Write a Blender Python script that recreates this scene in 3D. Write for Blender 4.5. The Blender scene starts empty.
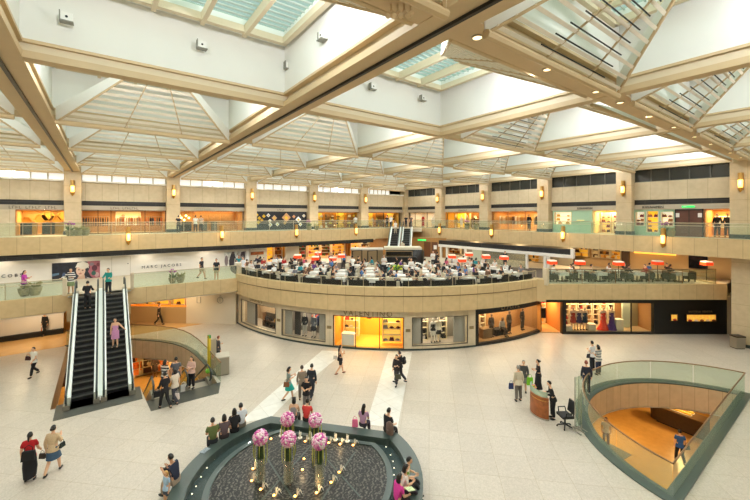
import bpy, bmesh, math, random
from math import sin, cos, radians as RAD, pi
from mathutils import Vector, Matrix
from mathutils.geometry import tessellate_polygon
random.seed(7)
SC = bpy.context.scene
COL = SC.collection

# ------------------------------------------------------------------ camera
FPX, YAW, YH, H = 367.1, RAD(36.613), 216.2, 9.0
CY, SY = cos(YAW), sin(YAW)
cam = bpy.data.cameras.new('camera')
cam.sensor_width = 36.0
cam.lens = 36.0 * FPX / 750.0
cam.shift_y = -(250 - YH) / 750.0
cam.clip_end = 400
camo = bpy.data.objects.new('camera', cam)
COL.objects.link(camo)
camo.location = (0, 0, H)
camo.rotation_euler = (pi / 2, 0, -YAW)
SC.camera = camo

def fr(R, F, z=0.0):                      # right / forward metres -> world
    return Vector((R * CY + F * SY, -R * SY + F * CY, z))
def at(px, py, z=0.0):                    # pixel on the horizontal plane z -> world point
    F = FPX * (H - z) / (py - YH)
    return fr((px - 375) / FPX * F, F, z)
def on_y(px, Y):                          # pixel column on the plane y = Y -> world x
    r = (px - 375) / FPX
    return Y / (-r * SY + CY) * (r * CY + SY)
def on_x(px, X):
    r = (px - 375) / FPX
    return X / (r * CY + SY) * (-r * SY + CY)

# ------------------------------------------------------------------ materials
def lin(c):
    return tuple((v / 12.92 if v <= .04045 else ((v + .055) / 1.055) ** 2.4) for v in c)
def hexc(s):
    return tuple(int(s[i:i + 2], 16) / 255 for i in (0, 2, 4))
MATS = {}
def mat(name, col, rough=.6, metal=0., var=0., scale=6., emit=0., ecol=None, bump=0., spec=.5, coat=0.):
    """procedural principled material; var = amount of noise variation in value"""
    if name in MATS: return MATS[name]
    if isinstance(col, str): col = hexc(col)
    c = lin(col)
    m = bpy.data.materials.new(name); m.use_nodes = True
    nt = m.node_tree; b = nt.nodes['Principled BSDF']
    b.inputs['Base Color'].default_value = (*c, 1)
    b.inputs['Roughness'].default_value = rough
    b.inputs['Metallic'].default_value = metal
    b.inputs['Specular IOR Level'].default_value = spec
    b.inputs['Coat Weight'].default_value = coat
    m.diffuse_color = (*c, 1)
    if var or bump:
        tc = nt.nodes.new('ShaderNodeTexCoord'); n = nt.nodes.new('ShaderNodeTexNoise')
        n.inputs['Scale'].default_value = scale; n.inputs['Detail'].default_value = 6
        nt.links.new(tc.outputs['Object'], n.inputs['Vector'])
        if var:
            r = nt.nodes.new('ShaderNodeValToRGB')
            r.color_ramp.elements[0].position = .3; r.color_ramp.elements[1].position = .7
            r.color_ramp.elements[0].color = (*[max(0, v * (1 - var)) for v in c], 1)
            r.color_ramp.elements[1].color = (*[min(1, v * (1 + var)) for v in c], 1)
            nt.links.new(n.outputs['Fac'], r.inputs['Fac']); nt.links.new(r.outputs['Color'], b.inputs['Base Color'])
        if bump:
            bp = nt.nodes.new('ShaderNodeBump'); bp.inputs['Strength'].default_value = bump
            nt.links.new(n.outputs['Fac'], bp.inputs['Height']); nt.links.new(bp.outputs['Normal'], b.inputs['Normal'])
    if emit:
        e = lin(hexc(ecol) if isinstance(ecol, str) else (ecol or col))
        b.inputs['Emission Color'].default_value = (*e, 1); b.inputs['Emission Strength'].default_value = emit
    MATS[name] = m
    return m
def glass(name, tint, refl=.12, rough=.02):
    if name in MATS: return MATS[name]
    m = bpy.data.materials.new(name); m.use_nodes = True
    nt = m.node_tree; nt.nodes.clear()
    o = nt.nodes.new('ShaderNodeOutputMaterial'); mx = nt.nodes.new('ShaderNodeMixShader')
    t = nt.nodes.new('ShaderNodeBsdfTransparent'); g = nt.nodes.new('ShaderNodeBsdfGlossy')
    t.inputs['Color'].default_value = (*lin(hexc(tint)), 1)
    g.inputs['Roughness'].default_value = rough; g.inputs['Color'].default_value = (.95, .96, .95, 1)
    f = nt.nodes.new('ShaderNodeFresnel'); f.inputs['IOR'].default_value = 1.12
    mu = nt.nodes.new('ShaderNodeMath'); mu.operation = 'ADD'; mu.inputs[1].default_value = refl * .3; mu.use_clamp = True
    ge = nt.nodes.new('ShaderNodeNewGeometry'); iv = nt.nodes.new('ShaderNodeMath'); iv.operation = 'SUBTRACT'; iv.inputs[0].default_value = 1.0
    ml = nt.nodes.new('ShaderNodeMath'); ml.operation = 'MULTIPLY'; nt.links.new(ge.outputs['Backfacing'], iv.inputs[1])
    nt.links.new(f.outputs[0], mu.inputs[0]); nt.links.new(mu.outputs[0], ml.inputs[0]); nt.links.new(iv.outputs[0], ml.inputs[1]); nt.links.new(ml.outputs[0], mx.inputs[0])
    nt.links.new(t.outputs[0], mx.inputs[1]); nt.links.new(g.outputs[0], mx.inputs[2]); nt.links.new(mx.outputs[0], o.inputs[0])
    MATS[name] = m
    return m
def frosted(name, tint, a=.35):
    """sheet glass with a milky green tone: part transparent, part diffuse"""
    if name in MATS: return MATS[name]
    m = glass(name, 'f4fbf6'); nt = m.node_tree
    o = [n for n in nt.nodes if n.type == 'OUTPUT_MATERIAL'][0]; mx = [n for n in nt.nodes if n.type == 'MIX_SHADER'][0]
    d = nt.nodes.new('ShaderNodeBsdfDiffuse'); d.inputs['Color'].default_value = (*lin(hexc(tint)), 1)
    m2 = nt.nodes.new('ShaderNodeMixShader'); m2.inputs[0].default_value = a
    nt.links.new(mx.outputs[0], m2.inputs[1]); nt.links.new(d.outputs[0], m2.inputs[2]); nt.links.new(m2.outputs[0], o.inputs[0])
    return m
def brick(name, col, joint, w, h, off=0., rough=.5, var=.06, mort=.012, plane='wall', spec=.4, bias=0.):
    """stone panels with joints, mapped in object space (u along the wall by generated 'UV' map)"""
    if name in MATS: return MATS[name]
    m = bpy.data.materials.new(name); m.use_nodes = True
    nt = m.node_tree; b = nt.nodes['Principled BSDF']; b.inputs['Roughness'].default_value = rough
    b.inputs['Specular IOR Level'].default_value = spec
    uv = nt.nodes.new('ShaderNodeUVMap'); uv.uv_map = 'uv'
    br = nt.nodes.new('ShaderNodeTexBrick'); br.offset = off; br.inputs['Scale'].default_value = 1
    br.inputs['Brick Width'].default_value = w; br.inputs['Row Height'].default_value = h
    br.inputs['Mortar Size'].default_value = mort; br.inputs['Bias'].default_value = bias
    c = lin(hexc(col))
    br.inputs['Color1'].default_value = (*[v * (1 - var) for v in c], 1)
    br.inputs['Color2'].default_value = (*[min(1, v * (1 + var)) for v in c], 1)
    br.inputs['Mortar'].default_value = (*lin(hexc(joint)), 1)
    n = nt.nodes.new('ShaderNodeTexNoise'); n.inputs['Scale'].default_value = 3; n.inputs['Detail'].default_value = 8
    tc = nt.nodes.new('ShaderNodeTexCoord'); nt.links.new(tc.outputs['Object'], n.inputs['Vector'])
    mx = nt.nodes.new('ShaderNodeMixRGB'); mx.blend_type = 'MULTIPLY'; mx.inputs['Fac'].default_value = .35
    rp = nt.nodes.new('ShaderNodeValToRGB'); rp.color_ramp.elements[0].color = (.62, .58, .52, 1); rp.color_ramp.elements[0].position = .25
    rp.color_ramp.elements[1].position = .7
    nt.links.new(n.outputs['Fac'], rp.inputs['Fac']); nt.links.new(rp.outputs['Color'], mx.inputs['Color2'])
    nt.links.new(uv.outputs['UV'], br.inputs['Vector']); nt.links.new(br.outputs['Color'], mx.inputs['Color1'])
    nt.links.new(mx.outputs['Color'], b.inputs['Base Color'])
    MATS[name] = m
    return m

# ------------------------------------------------------------------ mesh builder
class MB:
    def __init__(s, xf=None):
        s.v = []; s.f = []; s.m = []; s.uv = []; s.xf = xf; s.cm = 0
    def add(s, vs, fs, mi=None, uvs=None, raw=False):
        o = len(s.v)
        for p in vs:
            p = Vector(p)
            s.v.append(s.xf(p) if (s.xf and not raw) else p)
        s.uv += list(uvs) if uvs else [(p[0] + p[1], p[2]) for p in vs]
        for f in fs:
            s.f.append([i + o for i in f]); s.m.append(s.cm if mi is None else mi)
    def box(s, x0, x1, y0, y1, z0, z1, mi=None, nx=1, mtx=None):
        if x1 < x0: x0, x1 = x1, x0
        vs = []; uvs = []
        for i in range(nx + 1):
            x = x0 + (x1 - x0) * i / nx
            for (y, z) in ((y0, z0), (y1, z0), (y1, z1), (y0, z1)):
                p = Vector((x, y, z)); vs.append(mtx @ p if mtx else p); uvs.append((x + (y - y0), z))
        fs = [(0, 3, 2, 1), (nx * 4, nx * 4 + 1, nx * 4 + 2, nx * 4 + 3)]
        for i in range(nx):
            a = i * 4; b = a + 4
            for j in range(4):
                k = (j + 1) % 4
                fs.append((a + j, a + k, b + k, b + j))
        s.add(vs, fs, mi, uvs)
    def cbox(s, c, sx, sy, sz, mi=None, rz=0, mtx=None):
        M = Matrix.Translation(c) @ Matrix.Rotation(rz, 4, 'Z')
        if mtx: M = M @ mtx
        s.box(-sx / 2, sx / 2, -sy / 2, sy / 2, -sz / 2, sz / 2, mi, 1, M)
    def poly(s, pts, z0, z1, mi=None, top=True, bottom=True, sides=True, holes=()):
        loops = [list(pts)] + [list(h) for h in holes]
        flat = [p for l in loops for p in l]; n = len(flat)
        tris = tessellate_polygon([[Vector((p[0], p[1], 0)) for p in l] for l in loops])
        vs = [(p[0], p[1], z1) for p in flat] + [(p[0], p[1], z0) for p in flat]
        fs = []
        for t in tris:
            a, b, c = [Vector((flat[i][0], flat[i][1])) for i in t]
            cr = (b - a).x * (c - a).y - (b - a).y * (c - a).x
            t = t if cr > 0 else tuple(reversed(t))
            if top: fs.append(tuple(t))
            if bottom: fs.append(tuple(n + i for i in reversed(t)))
        s.add(vs, fs, mi, [(p[0], p[1]) for p in flat] * 2)
        if sides:
            o = 0
            for l in loops:
                k = len(l); run = 0
                for i in range(k):
                    p, q = l[i], l[(i + 1) % k]
                    d = math.hypot(q[0] - p[0], q[1] - p[1])
                    s.add([(p[0], p[1], z0), (q[0], q[1], z0), (q[0], q[1], z1), (p[0], p[1], z1)], [(0, 1, 2, 3)], mi,
                          [(run, z0), (run + d, z0), (run + d, z1), (run, z1)])
                    run += d
    def tube(s, pts, r, n=8, mi=None, cap=True, sy=1.):
        pts = [Vector(p) for p in pts]; rs = r if isinstance(r, (list, tuple)) else [r] * len(pts)
        vs = []; fs = []; up0 = None
        for i, p in enumerate(pts):
            d = (pts[min(i + 1, len(pts) - 1)] - pts[max(i - 1, 0)])
            d = d.normalized() if d.length > 1e-9 else Vector((0, 0, 1))
            if up0 is None:
                up0 = Vector((0, 1, 0)) if abs(d.z) > .8 else Vector((0, 0, 1))
            a = d.cross(up0)
            if a.length < 1e-6: a = d.cross(Vector((1, 0, 0)))
            a.normalize(); b = d.cross(a).normalized(); up0 = b if abs(b.dot(up0)) > 0 and b.dot(up0) > 0 else -b
            b = up0
            for j in range(n):
                t = 2 * pi * j / n
                vs.append(p + a * cos(t) * rs[i] + b * sin(t) * rs[i] * sy)
        for i in range(len(pts) - 1):
            for j in range(n):
                k = (j + 1) % n
                fs.append((i * n + j, i * n + k, (i + 1) * n + k, (i + 1) * n + j))
        if cap:
            fs.append(tuple(reversed(range(n)))); fs.append(tuple((len(pts) - 1) * n + j for j in range(n)))
        s.add(vs, fs, mi)
    def lathe(s, prof, c=(0, 0, 0), n=16, mi=None, sx=1., sy=1.):
        c = Vector(c); vs = []; fs = []
        for r, z in prof:
            for j in range(n):
                t = 2 * pi * j / n
                vs.append(c + Vector((r * cos(t) * sx, r * sin(t) * sy, z)))
        k = len(prof)
        for i in range(k - 1):
            for j in range(n):
                q = (j + 1) % n
                fs.append((i * n + j, i * n + q, (i + 1) * n + q, (i + 1) * n + j))
        fs.append(tuple(reversed(range(n)))); fs.append(tuple((k - 1) * n + j for j in range(n)))
        s.add(vs, fs, mi)
    def ell(s, c, rx, ry, rz, n=10, k=7, mi=None, mtx=None):
        vs = []; fs = []
        for i in range(1, k):
            t = pi * i / k
            for j in range(n):
                q = 2 * pi * j / n
                vs.append(Vector((rx * sin(t) * cos(q), ry * sin(t) * sin(q), rz * cos(t))))
        vs += [Vector((0, 0, rz)), Vector((0, 0, -rz))]
        a = (k - 1) * n; b = a + 1
        for i in range(k - 2):
            for j in range(n):
                q = (j + 1) % n
                fs.append((i * n + j, (i + 1) * n + j, (i + 1) * n + q, i * n + q))
        for j in range(n):
            q = (j + 1) % n
            fs.append((a, j, q)); fs.append((b, (k - 2) * n + q, (k - 2) * n + j))
        c = Vector(c)
        s.add([c + (mtx @ p if mtx else p) for p in vs], fs, mi)
    def mesh(s, me, mi=None, mtx=None):
        s.add([(mtx @ v.co if mtx else v.co.copy()) for v in me.vertices], [tuple(p.vertices) for p in me.polygons], mi)
    def build(s, name, mats, parent=None, smooth=False, kind=None, world=True):
        me = bpy.data.meshes.new(name)
        vs = s.v
        if parent is not None and world:
            inv = wm(parent).inverted(); vs = [inv @ p for p in vs]
        me.from_pydata([tuple(p) for p in vs], [], s.f)
        mats = mats if isinstance(mats, (list, tuple)) else [mats]
        for m in mats: me.materials.append(m)
        for p, mi in zip(me.polygons, s.m): p.material_index = mi
        if smooth:
            me.polygons.foreach_set('use_smooth', [True] * len(me.polygons))
            try: me.set_sharp_from_angle(angle=RAD(40))
            except Exception: pass
        l = me.uv_layers.new(name='uv')
        flat = []
        for lp in me.loops: flat += s.uv[lp.vertex_index]
        l.data.foreach_set('uv', flat)
        me.update()
        o = bpy.data.objects.new(name, me); COL.objects.link(o)
        if parent is not None: o.parent = parent
        if kind: o['kind'] = kind
        return o
def wm(o):
    m = o.matrix_basis.copy()
    while o.parent is not None:
        o = o.parent; m = o.matrix_basis @ m
    return m
def tag(o, label, cat, group=None, kind=None):
    o['label'] = label; o['category'] = cat
    if group: o['group'] = group
    if kind: o['kind'] = kind
    return o
def thing(name, label, cat, loc=(0, 0, 0), rz=0, group=None):
    o = bpy.data.objects.new(name, None); COL.objects.link(o)
    o.empty_display_size = .1
    o.location = loc; o.rotation_euler = (0, 0, rz)
    o.matrix_basis = Matrix.Translation(loc) @ Matrix.Rotation(rz, 4, 'Z')
    return tag(o, label, cat, group)
KIDS = {}
def dup(o, loc=None, rz=None, label=None, group=None, parent=None, mats=None):
    """copy of a thing with copies of its parts (mesh data shared); mats maps part name -> material"""
    c = o.copy(); COL.objects.link(c)
    if parent is not None: c.parent = parent
    else:
        c.matrix_basis = Matrix.Translation(loc if loc is not None else o.location) @ Matrix.Rotation(rz if rz is not None else o.rotation_euler.z, 4, 'Z')
    if label: c['label'] = label
    if group: c['group'] = group
    nm = o.name.split('.')[0]
    if mats and nm in mats and c.type == 'MESH':
        c.material_slots[0].link = 'OBJECT'; c.material_slots[0].material = mats[nm]
    for ch in o.children: dup(ch, parent=c, mats=mats)
    return c
def area(name, loc, size, power, col=(1, .85, .65), rot=(0, 0, 0), size_y=None, shape='RECTANGLE', spread=None):
    l = bpy.data.lights.new(name, 'AREA'); l.energy = power; l.color = col; l.shape = shape
    l.size = size
    if size_y: l.size_y = size_y
    if spread: l.spread = spread
    o = bpy.data.objects.new(name, l); COL.objects.link(o); o.location = loc; o.rotation_euler = rot
    return o
def point(name, loc, power, col=(1, .8, .55), r=.1):
    l = bpy.data.lights.new(name, 'POINT'); l.energy = power; l.color = col; l.shadow_soft_size = r
    o = bpy.data.objects.new(name, l); COL.objects.link(o); o.location = loc
    return o
def text_mesh(txt, size, depth=.02, spacing=1.):
    cu = bpy.data.curves.new('t', 'FONT'); cu.body = txt; cu.size = size; cu.extrude = depth; cu.align_x = 'CENTER'; cu.align_y = 'CENTER'
    cu.space_character = spacing; cu.resolution_u = 2
    ob = bpy.data.objects.new('t', cu); COL.objects.link(ob)
    dg = bpy.context.evaluated_depsgraph_get(); dg.update()
    me = bpy.data.meshes.new_from_object(ob.evaluated_get(dg))
    bpy.data.objects.remove(ob); bpy.data.curves.remove(cu)
    return me
ORD = ('first second third fourth fifth sixth seventh eighth ninth tenth eleventh twelfth thirteenth fourteenth fifteenth sixteenth '
       'seventeenth eighteenth nineteenth twentieth twenty-first twenty-second twenty-third twenty-fourth twenty-fifth twenty-sixth twenty-seventh twenty-eighth twenty-ninth thirtieth').split()

# wall frames: u along the wall, d away from the atrium (into the shops), z up
def frame_left(p):  return Vector((p.x, 41.4 + p.y, p.z))
def frame_right(p): return Vector((36.4 + p.y, p.x, p.z))
RC = Vector((26.5, 32.6)); RR = 17.4
def frame_ring(p):                         # u = metres of arc from angle 180 deg, d inwards
    a = pi + p.x / RR; r = RR - p.y
    return Vector((RC.x + r * cos(a), RC.y + r * sin(a), p.z))
FT = 28.0                                  # the terrace front faces the camera
def frame_terr(p):  return fr(p.x, FT + p.y, p.z)
def ring_u(px):
    r = (px - 375) / FPX; dx, dy = r * CY + SY, -r * SY + CY
    ox, oy = -RC.x, -RC.y
    A = dx * dx + dy * dy; B = 2 * (ox * dx + oy * dy); C = ox * ox + oy * oy - RR * RR
    t = (-B - math.sqrt(B * B - 4 * A * C)) / (2 * A)
    a = math.atan2(dy * t - RC.y, dx * t - RC.x) % (2 * pi)
    return (a - pi) * RR
def terr_u(px, d=0): return (px - 375) / FPX * (FT + d)
Z1, Z2 = 3.9, 7.42
# ------------------------------------------------------------------ people
def skin(nodes, edges, root, torso=None, sub=1):
    names = list(nodes); idx = {n: i for i, n in enumerate(names)}
    me = bpy.data.meshes.new('s')
    me.from_pydata([tuple(nodes[n][0]) for n in names], [(idx[a], idx[b]) for a, b in edges], [])
    ob = bpy.data.objects.new('s', me); COL.objects.link(ob)
    md = ob.modifiers.new('k', 'SKIN'); md.use_smooth_shade = True
    for i, n in enumerate(names):
        r = nodes[n][1] * 1.12
        d = me.skin_vertices[0].data[i]; d.radius = (r, r); d.use_root = (n == root)
    sb = ob.modifiers.new('b', 'SUBSURF'); sb.levels = sub; sb.render_levels = sub
    dg = bpy.context.evaluated_depsgraph_get(); dg.update()
    out = bpy.data.meshes.new_from_object(ob.evaluated_get(dg))
    bpy.data.objects.remove(ob); bpy.data.meshes.remove(me)
    if torso:                              # flatten the chest front to back
        a, b = torso; ax = (b - a).normalized(); fw = Vector((1, 0, 0)).cross(ax) * -1
        for v in out.vertices:
            t = (v.co - a).dot(ax)
            if -.14 < t < (b - a).length + .1:
                q = v.co - (a + ax * t); k = q.dot(fw)
                if abs(q.x) < .26 and abs(k) < .2: v.co -= fw * k * .30
    return out

ARM = {  # elbow from shoulder, wrist from elbow (x outward)
    'down': ((.06, -.02, -.27), (.0, .05, -.24)), 'phone': ((.03, .05, -.26), (-.08, .21, .10)),
    'hold': ((.06, .02, -.26), (-.13, .20, .03)), 'lap': ((.05, .07, -.25), (-.09, .19, -.09)),
    'fwd': ((.04, .10, -.25), (0, .16, -.17)), 'back': ((.06, -.12, -.24), (0, -.04, -.24)),
    'rail': ((.07, .11, -.23), (0, .21, -.02)), 'fold': ((.06, .06, -.25), (-.22, .15, .02)),
    'out': ((.17, .02, -.20), (.17, .12, -.10)), 'strap': ((.10, .0, -.25), (-.10, .16, .16)),
}
def joints(pose='stand', arms=('down', 'down'), lean=0.):
    J = {}
    L = lean
    if pose == 'sit':
        J['pel'] = Vector((0, 0, .56)); J['wst'] = Vector((0, .02 + L * .3, .74)); J['cst'] = Vector((0, .05 + L * .7, .92)); J['nck'] = Vector((0, .08 + L, 1.08))
        legs = [((.10, .40, .53), (.10, .42, .09)), ((.10, .40, .53), (.11, .44, .09))]
    else:
        J['pel'] = Vector((0, 0, .93)); J['wst'] = Vector((0, L * .3, 1.10)); J['cst'] = Vector((0, .01 + L * .7, 1.27)); J['nck'] = Vector((0, .01 + L, 1.44))
        if pose == 'walk': legs = [((.09, .17, .50), (.09, .24, .08)), ((.09, -.02, .50), (.09, -.33, .16))]
        elif pose == 'walk2': legs = [((.09, -.03, .50), (.09, -.30, .14)), ((.09, .16, .50), (.09, .24, .08))]
        elif pose == 'step': legs = [((.10, .20, .60), (.10, .14, .22)), ((.10, .02, .49), (.10, -.02, .08))]
        else: legs = [((.10, .02, .49), (.11, -.01, .08)), ((.10, .02, .49), (.12, .01, .08))]
    for i, sx in ((0, -1), (1, 1)):
        S = J['nck'] + Vector((sx * .165, -.01, -.05)); e, w = ARM[arms[i]]
        J['sh%d' % i] = S; J['el%d' % i] = S + Vector((sx * e[0], e[1], e[2])); J['wr%d' % i] = J['el%d' % i] + Vector((sx * w[0], w[1], w[2]))
        k, a = legs[i]
        J['hp%d' % i] = J['pel'] + Vector((sx * .085, .0 if pose != 'sit' else .03, -.04))
        J['kn%d' % i] = Vector((sx * k[0], k[1], k[2])); J['an%d' % i] = Vector((sx * a[0], a[1], a[2]))
    J['hd'] = J['nck'] + Vector((0, .03 + L * .25, .165))
    return J
def add_head(mb, C, pitch=0., yaw=0.):
    R = Matrix.Rotation(yaw, 3, 'Z') @ Matrix.Rotation(-pitch, 3, 'X')
    n, k = 12, 9; vs = []; fs = []
    for i in range(k + 1):
        t = pi * i / k
        for j in range(n):
            q = 2 * pi * j / n
            x, y, z = .076 * sin(t) * cos(q), .094 * sin(t) * sin(q), .118 * cos(t)
            if z < 0: x *= 1 + .28 * z / .118; y = y * (1 + (.05 if y > 0 else .35) * z / .118)
            vs.append(C + R @ Vector((x, y, z)))
    for i in range(k):
        for j in range(n):
            q = (j + 1) % n
            fs.append((i * n + j, (i + 1) * n + j, (i + 1) * n + q, i * n + q))
    mb.add(vs, fs, 0)
    P = lambda x, y, z: C + R @ Vector((x, y, z))
    mb.add([P(-.014, .088, -.03), P(.014, .088, -.03), P(0, .116, -.028), P(0, .09, .025)], [(0, 1, 2), (0, 2, 3), (1, 3, 2)], 0)   # nose
    for sx in (-1, 1):
        mb.ell(P(sx * .077, -.005, -.01), .012, .022, .034, 6, 5, 0)
        mb.ell(P(sx * .031, .083, .008), .013, .008, .008, 6, 4, 1)
    mb.ell(P(0, .086, -.062), .024, .008, .007, 6, 4, 2)
def add_hand(mb, w, d, side):
    d = d.normalized(); s = Vector((1, 0, 0)); s = (s - d * s.dot(d)).normalized(); b = d.cross(s) * (1 if side else -1)
    mb.tube([w - d * .03, w + d * .03, w + d * .09], [.026, .036, .036], 6, 0, sy=.5)
    s2 = b.cross(d).normalized(); ax = b                    # knuckle line along ax
    for i, l in enumerate((.062, .074, .07, .054)):
        p = w + d * .085 + ax * (-.027 + .018 * i)
        mb.tube([p, p + d * l * .5 + s2 * .006, p + d * l * .85 + s2 * .024], [.010, .009, .007], 4, 0)
    p = w + d * .03 - ax * .03
    mb.tube([p, p + d * .03 - ax * .022, p + d * .06 - ax * .022 + s2 * .012], [.012, .010, .008], 4, 0)

SKINS = [mat('skin_%d' % i, c, .5) for i, c in enumerate(('e0b08c', 'd49f7a', 'c98f68', 'e8bd9c'))]
EYE = mat('eye_dark', '1a1210', .3); LIP = mat('lip', '9c5048', .5)
HAIRS = {'black': mat('hair_black', '17120f', .45), 'brown': mat('hair_brown', '3a2418', .5), 'red': mat('hair_auburn', '7a3420', .5),
         'grey': mat('hair_grey', '8d8880', .6), 'blond': mat('hair_blond', 'c99a58', .5)}
CLOTH = {}
def cloth(c):
    if c not in CLOTH: CLOTH[c] = mat('cloth_' + c, c, .85, var=.10, scale=25)
    return CLOTH[c]
SHOE = mat('shoe_dark', '1c1a1a', .5)
BODY_R = dict(pel=.145, wst=.125, cst=.150, nck=.058, sh=.060, el=.042, wr=.030, hp=.092, kn=.058, an=.038)

def person(label, pos, face, h=1.66, pose='stand', arms=('down', 'down'), top='2b2b2b', sleeve='short', bottom=('trousers', '222222'), hair=('short', 'black'),
           shoes=None, lean=0., pitch=.1, tone=0, group=None, z=None, build=1., stripes=None, hyaw=0., name='person', cat='person', sock=None):
    """pos = world point under the pelvis; face = heading in radians (0 looks along +y, positive turns left)"""
    J = joints(pose, arms, lean); k = h / 1.70
    def rad(n):
        n2 = n[:2] if n[-1] in '01' else n
        return BODY_R[n2] * (build if n2 in ('pel', 'wst', 'cst', 'hp') else 1)
    E = [('pel', 'wst'), ('wst', 'cst'), ('cst', 'nck')]
    for i in '01': E += [('cst', 'sh' + i), ('sh' + i, 'el' + i), ('el' + i, 'wr' + i), ('pel', 'hp' + i), ('hp' + i, 'kn' + i), ('kn' + i, 'an' + i)]
    nodes = {n: (J[n], rad(n)) for n in J if n != 'hd'}
    tor = (J['pel'], J['nck'])
    S = Matrix.Scale(k, 4)
    mb = MB(); mb.mesh(skin(nodes, E, 'pel', tor), 0)
    mb.tube([J['nck'] - Vector((0, 0, .06)), J['nck'], J['hd'] - Vector((0, .02, .07))], [.065, .052, .048], 8, 0)
    add_head(mb, J['hd'], pitch, hyaw)
    for i in (0, 1): add_hand(mb, J['wr%d' % i], J['wr%d' % i] - J['el%d' % i], i)
    mb.v = [S @ p for p in mb.v]
    p = Vector(pos)
    root = mb.build(name, [SKINS[tone], EYE, LIP], smooth=True)
    root.matrix_basis = Matrix.Translation(p) @ Matrix.Rotation(face, 4, 'Z')
    tag(root, label, cat, group)
    def part(nm, m, b, smooth=True):
        b.v = [S @ q for q in b.v]
        return b.build(nm, m, root, smooth, world=False)
    def sub_skin(ns, es, add):
        nd = {}
        for n, (co, r) in ns.items(): nd[n] = (co, r + add)
        b = MB(); b.mesh(skin(nd, es, 'pel' if 'pel' in nd else list(nd)[0], tor), 0); return b
    # top
    if top:
        ns = {n: nodes[n] for n in ('pel', 'wst', 'cst')}; low = J['pel'] - (J['wst'] - J['pel']).normalized() * .085
        ns['nck'] = (J['cst'].lerp(J['nck'], .75), .075); es = [('pel', 'wst'), ('wst', 'cst'), ('cst', 'nck')]
        for i in '01':
            ns['sh' + i] = nodes['sh' + i]; es.append(('cst', 'sh' + i))
            if sleeve == 'long':
                ns['el' + i] = nodes['el' + i]; ns['wr' + i] = (J['el' + i].lerp(J['wr' + i], .9), .036); es += [('sh' + i, 'el' + i), ('el' + i, 'wr' + i)]
            elif sleeve == 'short':
                ns['el' + i] = (J['sh' + i].lerp(J['el' + i], .7), .055); es.append(('sh' + i, 'el' + i))
            else:
                ns['sh' + i] = (J['cst'].lerp(J['sh' + i], .8), .055)
        m = cloth(top)
        if stripes: m = stripe_mat(top, stripes)
        tb = sub_skin(ns, es, .012)
        if pose != 'sit': tb.tube([J['wst'].lerp(J['pel'], .1), J['pel'].lerp(J['wst'], .25), J['pel'], low], [.135 * build, .164 * build, .188 * build, .200 * build], 14, 0, sy=.80)
        part('top', m, tb)
    # bottom
    bt, bc = bottom
    if bt in ('trousers', 'shorts'):
        ns = {'pel': (J['pel'], rad('pel'))}; es = []
        for i in '01':
            ns['hp' + i] = nodes['hp' + i]; es.append(('pel', 'hp' + i))
            if bt == 'shorts': ns['kn' + i] = (J['hp' + i].lerp(J['kn' + i], .85), .075); es.append(('hp' + i, 'kn' + i))
            else:
                ns['kn' + i] = nodes['kn' + i]; ns['an' + i] = (J['an' + i] + Vector((0, 0, .03)), .050); es += [('hp' + i, 'kn' + i), ('kn' + i, 'an' + i)]
        ns['pel2'] = (J['pel'].lerp(J['wst'], .75), .128); es.append(('pel', 'pel2'))
        part('trousers' if bt == 'trousers' else 'shorts', cloth(bc), sub_skin(ns, es, .014))
    elif bt in ('skirt', 'dress', 'longskirt', 'gown'):
        b = MB()
        km = (J['kn0'] + J['kn1']) / 2; f = {'skirt': .85, 'dress': .95, 'longskirt': 1.0, 'gown': 1.0}[bt]
        hem = J['pel'].lerp(km, f)
        rings = [(J['wst'].lerp(J['pel'], .2), .135, .105), (J['pel'], .178, .135), (J['pel'].lerp(hem, .5), .195, .15 + .04 * (pose[:4] == 'walk')), (hem, .21, .16 + .08 * (pose[:4] == 'walk'))]
        if bt == 'longskirt':
            am = (J['an0'] + J['an1']) / 2; rings.append((hem.lerp(am, .8), .17, .22))
        if bt == 'gown': rings.append((Vector((.05, .02, .03)), .42, .34))
        nn = 14; vs = []; fs = []
        for c, rx, ry in rings:
            for j in range(nn):
                q = 2 * pi * j / nn; rr = 1 + (.04 * (j % 2) if c is not rings[0][0] else 0)
                off = Vector((rx * cos(q) * rr, ry * sin(q) * rr, 0)) if pose != 'sit' else Vector((rx * cos(q), 0 if c is not rings[0][0] else ry * sin(q), ry * sin(q) * .8))
                vs.append(c + off)
        for i in range(len(rings) - 1):
            for j in range(nn):
                q = (j + 1) % nn
                fs.append((i * nn + j, i * nn + q, (i + 1) * nn + q, (i + 1) * nn + j))
        fs.append(tuple(reversed(range(nn)))); fs.append(tuple((len(rings) - 1) * nn + j for j in range(nn)))
        b.add(vs, fs, 0)
        part('skirt', cloth(bc), b)
    # shoes
    for i in '01':
        b = MB(); a = J['an' + i]
        b.ell(a + Vector((0, .055, -.035)), .045, .125, .045, 8, 6, 0)
        part('shoe', cloth(shoes) if shoes else SHOE, b)
    # hair
    hs, hc = hair
    if hs != 'none':
        b = MB(); C = J['hd']; R = Matrix.Rotation(hyaw, 3, 'Z') @ Matrix.Rotation(-pitch, 3, 'X')
        n, kk = 12, 8; vs = []; fs = []
        for i in range(kk + 1):
            t = pi * i / kk
            for j in range(n):
                q = 2 * pi * j / n
                x, y, z = .086 * sin(t) * cos(q), .103 * sin(t) * sin(q), .128 * cos(t)
                if y > 0 and z < .05: y *= .35 if z > -.02 else .0       # pull the front back so the face shows
                if z < -.03: z = -.03 - (z + .03) * (-.35); x *= .96
                vs.append(C + R @ Vector((x, y - .008, z + .006)))
        for i in range(kk):
            for j in range(n):
                q = (j + 1) % n
                fs.append((i * n + j, (i + 1) * n + j, (i + 1) * n + q, i * n + q))
        b.add(vs, fs, 0)
        P = lambda x, y, z: C + R @ Vector((x, y, z))
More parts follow.
